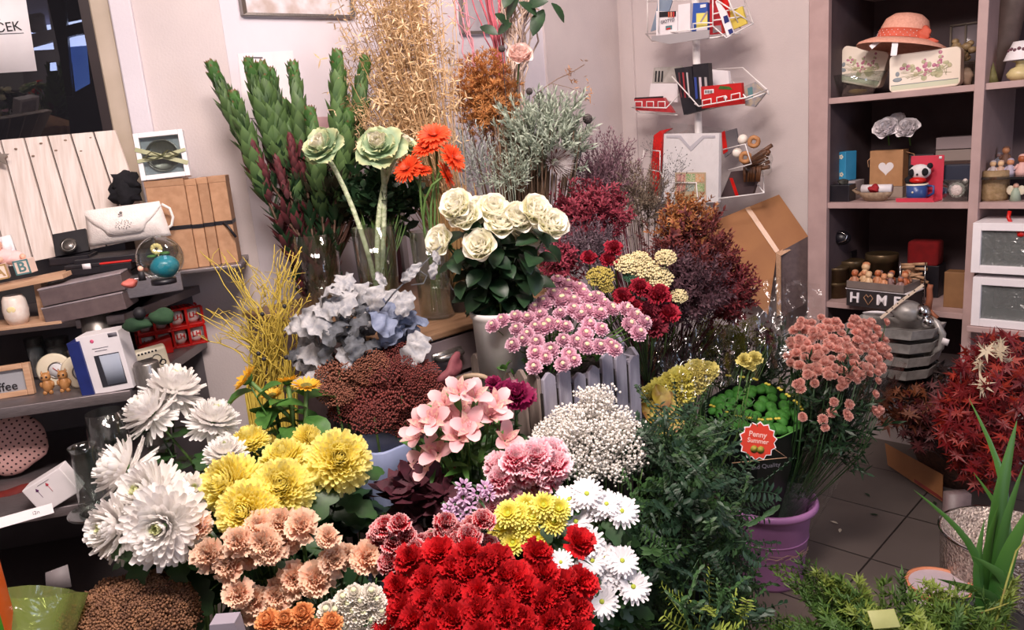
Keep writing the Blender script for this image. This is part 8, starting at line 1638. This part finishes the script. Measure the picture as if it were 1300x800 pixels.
t2 = thing('yellowing_leaf_cluster', 'yellowing olive leaves with red streaks below the wrapped yellow blooms', 'foliage', Matrix.Translation(ybk)); part('leaves', kb, mat('yellow_olive_leaf', 'b09c34', '8a5c30', 30, .5, transl=.2, vary=0), t2)
b = B(); b.tube([at(850, 540, 2.03) - ybk, (0, 0, 0)], .004, 5); part('stem', b, M['stem'], t2)
filler('solidago_bunch', 'small sprays of yellow green goldenrod behind the cellophane', 'flowers', at(925, 430, 2.62), axes(56, 32, .06, 2.6), ybk, [tm_balls(26, .022, .0026, True, 2, .8)], 130, mat('goldenrod', '9c9432', '7c7c2c', 60, .8, vary=0), (.6, 1.1), 71, M['stem'], 24, .0014, 'sprays', shell=.1)
filler('olive_leaf_bunch', 'olive green wrapped foliage under the goldenrod', 'foliage', at(872, 466, 2.66), axes(62, 48, .06, 2.6), ybk, [tm_spray(.06, 12, .026, .006, 45, s, .001) for s in (3, 4)], 220, scol('olive_leaf', '4c5226', '3a4222'), (.7, 1.2), 72, None, 20, .0014, shell=.1)
filler('burgundy_flower_bunch', 'dark burgundy blooms inside the cellophane beside the salmon bouquet', 'flowers', at(968, 428, 2.62), axes(24, 20, .05, 2.46), ybk, [tm_star(9, .014, .007, 40, s, 2) for s in (1, 2)], 46, scol('burgundy_bloom', '5c1c2c', '48141f'), (.8, 1.2), 73, M['stem'], 10, .0014, shell=.2)
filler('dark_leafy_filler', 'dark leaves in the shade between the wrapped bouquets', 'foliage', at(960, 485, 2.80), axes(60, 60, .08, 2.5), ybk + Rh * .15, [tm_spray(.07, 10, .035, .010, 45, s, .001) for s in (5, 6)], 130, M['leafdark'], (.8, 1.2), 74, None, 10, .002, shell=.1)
# ---- autumn leaves in a basket ----
def maple(s_=.06):
    pts = []
    for k in range(15): a = math.radians(-160 + 22.8 * k); r_ = (.95, .30, .7, .34)[k % 4] * (1.3 if k in (6, 8) else .9) * (1 + .25 * math.sin(k * 5.3)); pts.append((s_ * r_ * math.cos(a), s_ * r_ * math.sin(a), -.12 * s_ * r_ * r_))
    V = [(0, 0, .0)] + pts; return np.array(V), [(0, i, i + 1) for i in range(1, 15)]
ab = np.array([*hz(1190, 560, .02)[:2], 0]); Ab = hz(1215, 606, 0)
t = thing('wicker_basket', 'brown wicker basket with tall arched handle full of red autumn leaves', 'basket', Matrix.Translation(Ab)); hb_ = .42
wk = mat('brown_wicker', '5c3828', '40281e', 70, .7, bump=.7, vary=0)
b = B(); b.lathe([(.0001, .0), (.12, .0), (.17, .12), (.19, .25), (.18, .25), (.16, .12), (.0001, .02)], 32, None, 0, 1, 1, .015, 16); part('body', b, wk, t)
b = B(); b.tube([(-.17 * math.cos(a / 12 * math.pi) * s2, .17 * math.cos(a / 12 * math.pi) * s2, .25 + .22 * math.sin(a / 12 * math.pi)) for a in range(13)], .010, 8); part('handle', b, mat('light_wicker', '9c6c48', '8a5c3c', 60, vary=0), t)
def leafmass(name, lab, x, y, d, w_, h_, dp, n, base, m_, s_, seed, grp=None):
    t = thing(name, lab, 'artificial leaves', Matrix.Translation(base), grp); R_ = random.Random(seed); b = B(); V, F = maple(s_); ax = axes(w_, h_, dp, d); C_ = at(x, y, d) - base; st = B()
    for i in range(n):
        v = nrm([R_.gauss(0, 1) for _ in range(3)]) * R_.random() ** .4; P = C_ + ax[0] * v[0] + ax[1] * v[1] + ax[2] * v[2]; b.add(V, F, R_.random(), orient(P, nrm(-Fh * .9 + UZ * .5 + np.array([R_.uniform(-.9, .9) for _ in range(3)])), R_.uniform(0, 6), R_.uniform(.6, 1.2)))
        if i % 9 == 0: st.tube([P, P * .5 + C_ * .2, (0, 0, .02)], .002, 4)
    part('leaves', b, m_, t, smooth=False); part('stems', st, M['taupe'], t)
rl_ = mat('autumn_red_leaf', '861a1e', '5c1016', 8, .5, transl=.2, tip='a83420', tpos=(.6, 1), vary=0)
leafmass('autumn_leaf_bunch', 'mass of dark red artificial maple leaves at the right edge', 1255, 535, 2.38, 60, 92, .12, 620, Ab, rl_, .040, 1)
leafmass('autumn_leaf_bunch', 'red maple leaf sprays above the basket below the lower shelf', 1268, 462, 2.50, 40, 38, .10, 200, Ab, rl_, .038, 2)
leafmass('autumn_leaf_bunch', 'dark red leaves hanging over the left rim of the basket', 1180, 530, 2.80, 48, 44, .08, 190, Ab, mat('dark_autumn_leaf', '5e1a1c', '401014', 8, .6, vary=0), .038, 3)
leafmass('rust_leaf_sprig', 'rust orange leaves on the floor box by the basket', 1150, 520, 2.80, 46, 30, .06, 50, Ab, mat('rust_autumn_leaf', '7c4424', '5c2c1c', 8, .6, vary=0), .045, 4)
leafmass('cream_leaf_sprig', 'pale cream cut-out leaves among the red maple leaves', 1262, 450, 2.32, 26, 26, .03, 16, Ab, mat('cream_cut_leaf', 'cfc0a4', 'bfae92', 8, .6, vary=0), .036, 5)
leafmass('cream_leaf_sprig', 'single spiky cream leaf over the basket handle', 1246, 487, 2.28, 5, 5, .01, 2, Ab, bpy.data.materials['cream_cut_leaf'], .055, 6)
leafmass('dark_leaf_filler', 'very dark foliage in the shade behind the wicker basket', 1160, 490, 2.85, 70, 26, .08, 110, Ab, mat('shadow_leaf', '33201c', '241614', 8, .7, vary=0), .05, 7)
b = B(); V = [hz(*p, .012) for p in ((1122, 566), (1140, 556), (1222, 628), (1195, 622), (1150, 590))]; V = [hz(*p, .0) + UZ * h for p, h in (((1124, 582), .07), ((1196, 630), .09), ((1196, 640), .01), ((1128, 594), .01))]
c = sum(V) / 4; b.add([v - c for v in V] + [v - c + np.array([.006, .006, 0]) for v in V], [(0, 1, 2, 3), (7, 6, 5, 4), (0, 4, 5, 1), (1, 5, 6, 2), (2, 6, 7, 3), (3, 7, 4, 0)]); t = thing('torn_cardboard', 'torn cardboard strip with red print standing on the floor', 'cardboard', Matrix.Translation(c)); part('strip', b, M['kraft_dark'], t, smooth=False)
b = B(); V2 = [V[0] * .5 + V[1] * .5 - UZ * .02, V[1] - UZ * .03, V[2] + UZ * .004, V[3] * .5 + V[2] * .5 + UZ * .004]; b.add([v - c - np.array([.002, .002, 0]) for v in V2], [(0, 1, 2, 3)]); part('red_print', b, mat('faded_red_print', '8c2a1e', '6a2018', 20, vary=0), t, smooth=False)
# litter
for i, (x, y, a) in enumerate(((1083, 598, 0), (1104, 630, 1), (1115, 654, 2), (1188, 641, .5), (1064, 665, 1.5), (1066, 676, .3))): b = B(); V_, F_, T_ = petal(.03, .012, 8, -10, .2, 'leaf', nl=3, nv=1); b.add(V_, F_, T_); solo('fallen_leaf', b, M['leafdark'] if i < 4 else M['cream'], ('fallen dark leaf near the cellophane foot', 'fallen leaf on the tile beside the bucket', 'fallen leaf lying furthest right of the bucket', 'tiny fallen leaf by the torn cardboard', 'pale petal fallen on the tile right of the bucket', 'pale petal fallen nearest the bucket')[i], 'fallen leaf', Matrix.Translation(hz(x, y, .004)) @ Matrix.Rotation(a, 4, 'Z'), 'fallen leaves')
# ---- glitter pot with sword leaves ----
gp = hz(1266, 800, .0); gp = at(1268, 745, 1.78); gp[2] = 0; t = thing('glitter_pot', 'tall silver sequinned planter at the right edge', 'plant pot', Matrix.Translation(gp)); zt_ = at(1268, 632, 1.9)[2]
seq = mat('silver_sequins', 'e0d2c6', '8c7c74', 160, .2, .7, bump=1.0, vary=0)
b = B(); b.lathe([(.0001, 0), (.105, 0), (.125, zt_ * .98), (.127, zt_), (.118, zt_), (.10, .02), (.0001, .02)], 40); part('pot', b, seq, t)
b = B(); b.lathe([(.128, zt_ - .004), (.130, zt_), (.124, zt_ + .002)], 40); part('rim', b, M['chrome'], t)
post_p = hz(1208, 700, 0); b = B(); pc_ = at(1212, 690, 1.98); b.box((0, 0, at(1212, 618, 1.98)[2] / 2), (.055, .03, at(1212, 618, 1.98)[2])); solo('grey_box_post', b, M['taupe'], 'plain grey upright board left of the sequinned planter', 'board', Matrix.Translation((pc_[0], pc_[1], 0)) @ Matrix.Rotation(CROT, 4, 'Z'))
sp = at(1250, 792, 1.50); sp0 = np.array([sp[0], sp[1], 0]); t = thing('sword_leaf_plant', 'green sword-leaved plant in front of the sequinned planter', 'plant', Matrix.Translation(sp0))
swm = mat('sword_leaf_green', '3a6a2c', '28501f', 10, .4, transl=.2, tip='55843a', stretch=(1, 1, .2), vary=.12)
zs = sp[2]
for i, (x, y, w_, d) in enumerate(((1291, 534, .038, 1.50), (1230, 506, .018, 1.56), (1236, 600, .02, 1.52), (1160, 622, .016, 1.46), (1300, 590, .03, 1.46), (1268, 640, .03, 1.48), (1232, 705, .03, 1.44), (1190, 735, .03, 1.42), (1310, 640, .035, 1.42), (1284, 600, .028, 1.52), (1250, 660, .022, 1.47))):
    P = at(x, y, d) - sp0; Q = at(1252 + (x - 1252) * .18, 790, 1.49) - sp0; b = B(); n = 10; V = []; F = []; T = []; dr = nrm(P - Q); sd = nrm(np.cross(dr, Fh) + Fh * .3 * math.sin(i))
    for k in range(n + 1): u = k / n; q = Q + (P - Q) * u + (Rh * .06 * math.sin(u * 3.14) * (1 if x < 1245 else -.25)); ww_ = w_ * .5 * (math.sin(math.pi * (u * .72 + .25)) if u < .99 else .03); V += [q - sd * ww_, q - Fh * ww_ * .35, q + sd * ww_]; T += [u] * 3
    for k in range(n): m_ = 3 * k; F += [(m_, m_ + 1, m_ + 4, m_ + 3), (m_ + 1, m_ + 2, m_ + 5, m_ + 4)]
    b.add(V, F, T); part('leaf', b, swm, t)
b = B(); b.lathe([(.0001, 0), (.07, 0), (.085, zs - .01), (.09, zs), (.08, zs), (.06, .02), (.0001, .02)], 28); part('pot', b, M['bucket'], t)
tp = at(1192, 742, 1.72); t = thing('terracotta_pot', 'pale round pot with terracotta rim under the sword leaves', 'plant pot', Matrix.Translation((tp[0], tp[1], 0))); z_ = tp[2]; b = B(); b.lathe([(.0001, 0), (.05, 0), (.066, z_), (.060, z_), (.0001, z_ - .004)], 32); part('bowl', b, mat('lilac_grey_glaze', 'a99aa0', '9a8c92', 10, .4, vary=0), t); b = B(); b.lathe([(.066, z_ - .01), (.069, z_ + .003), (.062, z_ + .004), (.06, z_ - .004)], 32); part('rim', b, mat('terracotta', 'c07a58', 'b06c4c', 20, vary=0), t)
# ---- bright asparagus fern at the bottom edge ----
def frond(seed, L=.24):
    b = B(); R_ = random.Random(seed); b.tube([(0, 0, 0), (.01, 0, L * .5), (.03, 0, L)], .0012, 4)
    for k in range(22):
        u = (k + 1) / 23; l = L * .42 * (1 - u) ** .7 + .012; sd = 1 if k % 2 else -1; q = np.array([.03 * u * u, 0, L * u]); e_ = q + np.array([0, sd * l * .85, l * .45]); b.tube([q, e_], .0007, 3); m_ = max(4, int(l / .006))
        for j in range(m_):
            p_ = q + (e_ - q) * (j + .5) / m_
            for s_ in (0, 1, 2): V, F, T = blade(.019 * R_.uniform(.7, 1.2), .0042, 2, 0, R_.uniform(0, 60)); b.add(V, F, T, mk(*p_, rz=R_.uniform(0, 6.28), ry=R_.uniform(-.5, .5)))
    return b
fm_ = [mat('asparagus_green_%d' % k, c, c2, 20, .6, transl=.3, vary=.1) for k, (c, c2) in enumerate((('54702c', '668434'), ('40602a', '4e702e'), ('768838', '84963e')))]
FM = []
for k in range(3): q = frond(k + 1).mesh('fern_frond_%d' % k); q.materials.append(fm_[k]); FM.append(q)
fp = at(1180, 900, 1.40); fp0 = np.array([fp[0], fp[1], 0]); t = thing('asparagus_fern', 'bright yellow green asparagus fern along the bottom right edge', 'fern', Matrix.Translation(fp0)); R_ = random.Random(6)
TG = [(1000, 720, 1.5), (1030, 712, 1.5), (1050, 725, 1.45), (1085, 735, 1.42), (1040, 760, 1.42), (1110, 745, 1.40), (1140, 752, 1.40), (1165, 745, 1.40), (1200, 748, 1.38), (1230, 765, 1.36), (1262, 775, 1.34), (1290, 780, 1.34), (1010, 790, 1.42), (1060, 775, 1.38), (1100, 770, 1.34), (1180, 770, 1.34), (985, 785, 1.44), (1130, 775, 1.34), (1215, 785, 1.30), (1080, 790, 1.32), (1150, 790, 1.30), (1260, 790, 1.30), (1030, 800, 1.34), (1300, 760, 1.36), (1070, 745, 1.42), (1120, 792, 1.30), (1190, 795, 1.28), (960, 800, 1.44)]
TG += [(x + 22, y + 16, d - .03) for x, y, d in TG[::2]]
for i, (x, y, d) in enumerate(TG):
    P = at(x, y, d); Q = fp + np.array([R_.uniform(-.04, .04), R_.uniform(-.04, .04), 0]); dr = nrm(nrm(P - Q) + Rh * R_.uniform(-.3, .3)); s_ = 1.0 if x > 1060 else .8
    part('frond', FM[i % 3], [], t, orient(P - dr * .22 * s_ - fp0, dr, math.pi / 4 + math.pi / 2 + R_.uniform(-.6, .6), s_))
b = B(); [b.tube([at(x, y, d) - nrm(at(x, y, d) - fp) * .2 - fp0, fp - fp0], .0015, 4) for x, y, d in TG]; part('stems', b, fm_[1], t)
b = B(); z_ = fp[2]; b.lathe([(.0001, 0), (.09, 0), (.12, z_), (.11, z_), (.0001, z_ - .02)], 28); part('pot', b, M['bucket'], t)
b = B(); V, F = maple(.03); b.box((0, 0, 0), (.045, .002, .03)); solo('plant_label', b, mat('pale_lime_card', '9a9c64', '868a50', 20, vary=0), 'pale rounded plant label lying in the bright fern', 'label', Matrix.Translation(at(1122, 786, 1.27)) @ Matrix.Rotation(CROT, 4, 'Z') @ Matrix.Rotation(-.9, 4, 'X'), bevel=.001)
b = B(); b.tube([at(*p) for p in ((1245, 778, 1.3), (1270, 770, 1.3), (1300, 758, 1.32))], .002, 5, r1=.001); b.tube([at(*p) for p in ((1262, 800, 1.3), (1278, 740, 1.32), (1290, 700, 1.34), (1300, 688, 1.36))], .0022, 5, r1=.0012); solo('yellow_green_twig', b, scol('yellow_green_twig', '8c9a40', '7c6c3c'), 'thin yellow green twig before the sword leaves', 'twig')
# ================= LOWER LEFT =================
lb0 = fl(at(150, 830, 1.45)); bucket('flower_pail', lb0, .10, .40, M['bucket'], 'black pail under the brown dried flowers at the lower left')
filler('brown_dried_bunch', 'dense brown dried flower bunch at the bottom left corner', 'dried flowers', at(165, 790, 1.36), axes(78, 46, .10, 1.36), lb0, [tm_balls(26, .014, .0022, False, s, .8) for s in (1, 2, 3)], 1500, scol('tan_brown_floret', '9c7050', '74503c'), (.7, 1.4), 81, None, 10, shell=.75, low=-.2)
cone_wrap('green_cellophane_wrap', 'olive green cellophane wrap at the bottom left', at(10, 880, 1.20), at(35, 752, 1.26), .06, .085, M['cellogreen'], 8, frill=.08)
b = B(); b.prism([(-.03, -.12), (.012, -.12), (.010, .02), (.004, .14), (-.03, .16)], .03); solo('orange_strip', b, mat('orange_plastic', 'c9581c', 'b84e18', 10, .4, vary=0), 'bright orange strip at the left edge of the photo', 'packet', Matrix.Translation(at(-16, 715, 1.15)) @ Matrix.Rotation(CROT, 4, 'Z'), bevel=.004)
b = B(); b.prism([(-.03, -.05), (.008, -.05), (.006, .06), (-.03, .08)], .02); solo('green_strip', b, mat('bright_green_plastic', '3f8a1c', '367a18', 10, .4, vary=0), 'bright green strip under the orange one at the left edge', 'packet', Matrix.Translation(at(-6, 800, 1.10)) @ Matrix.Rotation(CROT, 4, 'Z'), bevel=.004)
bx = thing('grey_flower_box', 'pale grey folded paper edge beside the peach carnations', 'paper', Matrix.Translation(at(288, 806, 1.25))); b = B(); b.prism([(-.03, -.05), (.03, -.05), (.022, .03), (-.018, .03)], .03); part('fold', b, mat('lilac_grey_paper', '9c94a0', '8c8692', 8, .6, vary=0), bx, Matrix.Rotation(CROT, 4, 'Z'), smooth=False)
# ================= PICTURES AND PAPER ON THE BACK WALL =================
def pic(name, lab, pts, m_in, fw=.02):
    V = [Bhit(x, y, BY - .004) for x, y in pts]; c = sum(V) / 4; c[1] = BY; t = thing(name, lab, 'picture', Matrix.Translation(c)); L_ = [v - c for v in V]; b = B()
    IN = [l * .93 for l in L_]
    for l in IN: l[1] = -.018
    OU = [np.array([l[0], -.02, l[2]]) for l in L_]; BK = [np.array([l[0], -.001, l[2]]) for l in L_]
    F = []
    for i in range(4): j = (i + 1) % 4; F += [(i, j, j + 4, i + 4), (i, i + 8, j + 8, j)]
    b.add(OU + IN + BK, F); part('frame', b, M['steel'], t, smooth=False)
    b = B(); b.add([l + np.array([0, .006, 0]) for l in IN] + [l + np.array([0, .008, 0]) for l in IN], [(0, 1, 2, 3), (7, 6, 5, 4)]); part('print', b, m_in, t, smooth=False)
pic('framed_picture', 'silver framed pale picture cut off by the top edge', [(306, 20), (448, 23), (440, -70), (292, -75)], mat('pale_floral_print', 'ddd8dc', 'b9a8a0', 16, .5, vary=0))
pic('framed_picture', 'silver framed picture half hidden behind the pink sticks', [(584, 44), (640, 42), (640, -60), (580, -60)], mat('grey_print', 'b9b4b8', 'a8a0a6', 16, .5, vary=0))
V = [Bhit(x, y, BY - .003) for x, y in ((302, 68), (372, 64), (378, 150), (310, 150))]; c = sum(V) / 4; b = B(); b.add([v - c for v in V] + [v - c + np.array([0, .001, 0]) for v in V], [(0, 1, 2, 3), (7, 6, 5, 4)]); t = thing('wall_paper_sheet', 'plain white paper sheet taped to the back wall', 'paper', Matrix.Translation(c)); part('sheet', b, M['white'], t, smooth=False); q = Bhit(325, 73, BY - .005) - c; b = B(); b.box(q, (.045, .001, .003)); part('printed_line', b, M['greyink'], t)
b = B(); P = Bhit(405, 180, BY); b.box((0, -.02, 0), (.16, .03, .16)); solo('pink_wall_card', b, mat('dusty_pink_card', 'c9a4a8', 'bf989c', 10, vary=0), 'dusty pink card on the wall behind the leucadendron', 'card', Matrix.Translation(P), bevel=.003)
for i, (x, c_) in enumerate(((515, 'a89c98'), (505, '4a2024'), (497, '8c8480'))):
    b = B(); A_ = np.array([*hz(x - 10, 350, CZ)[:2], CZ]); h__ = Bhit(x, 235, 2.2)[2] - CZ; b.box((0, 0, h__ / 2), (.022, .10, h__)); solo('leaning_folder', b, mat('folder_' + c_, c_, vary=0), ('pale upright board behind the gerbera stems', 'dark red upright folder behind the gerbera stems', 'grey upright folder left of the dark red one')[i], 'folder', Matrix.Translation((Bhit(x, 300, 2.16)[0], 2.22, CZ)), 'upright folders', bevel=.001)
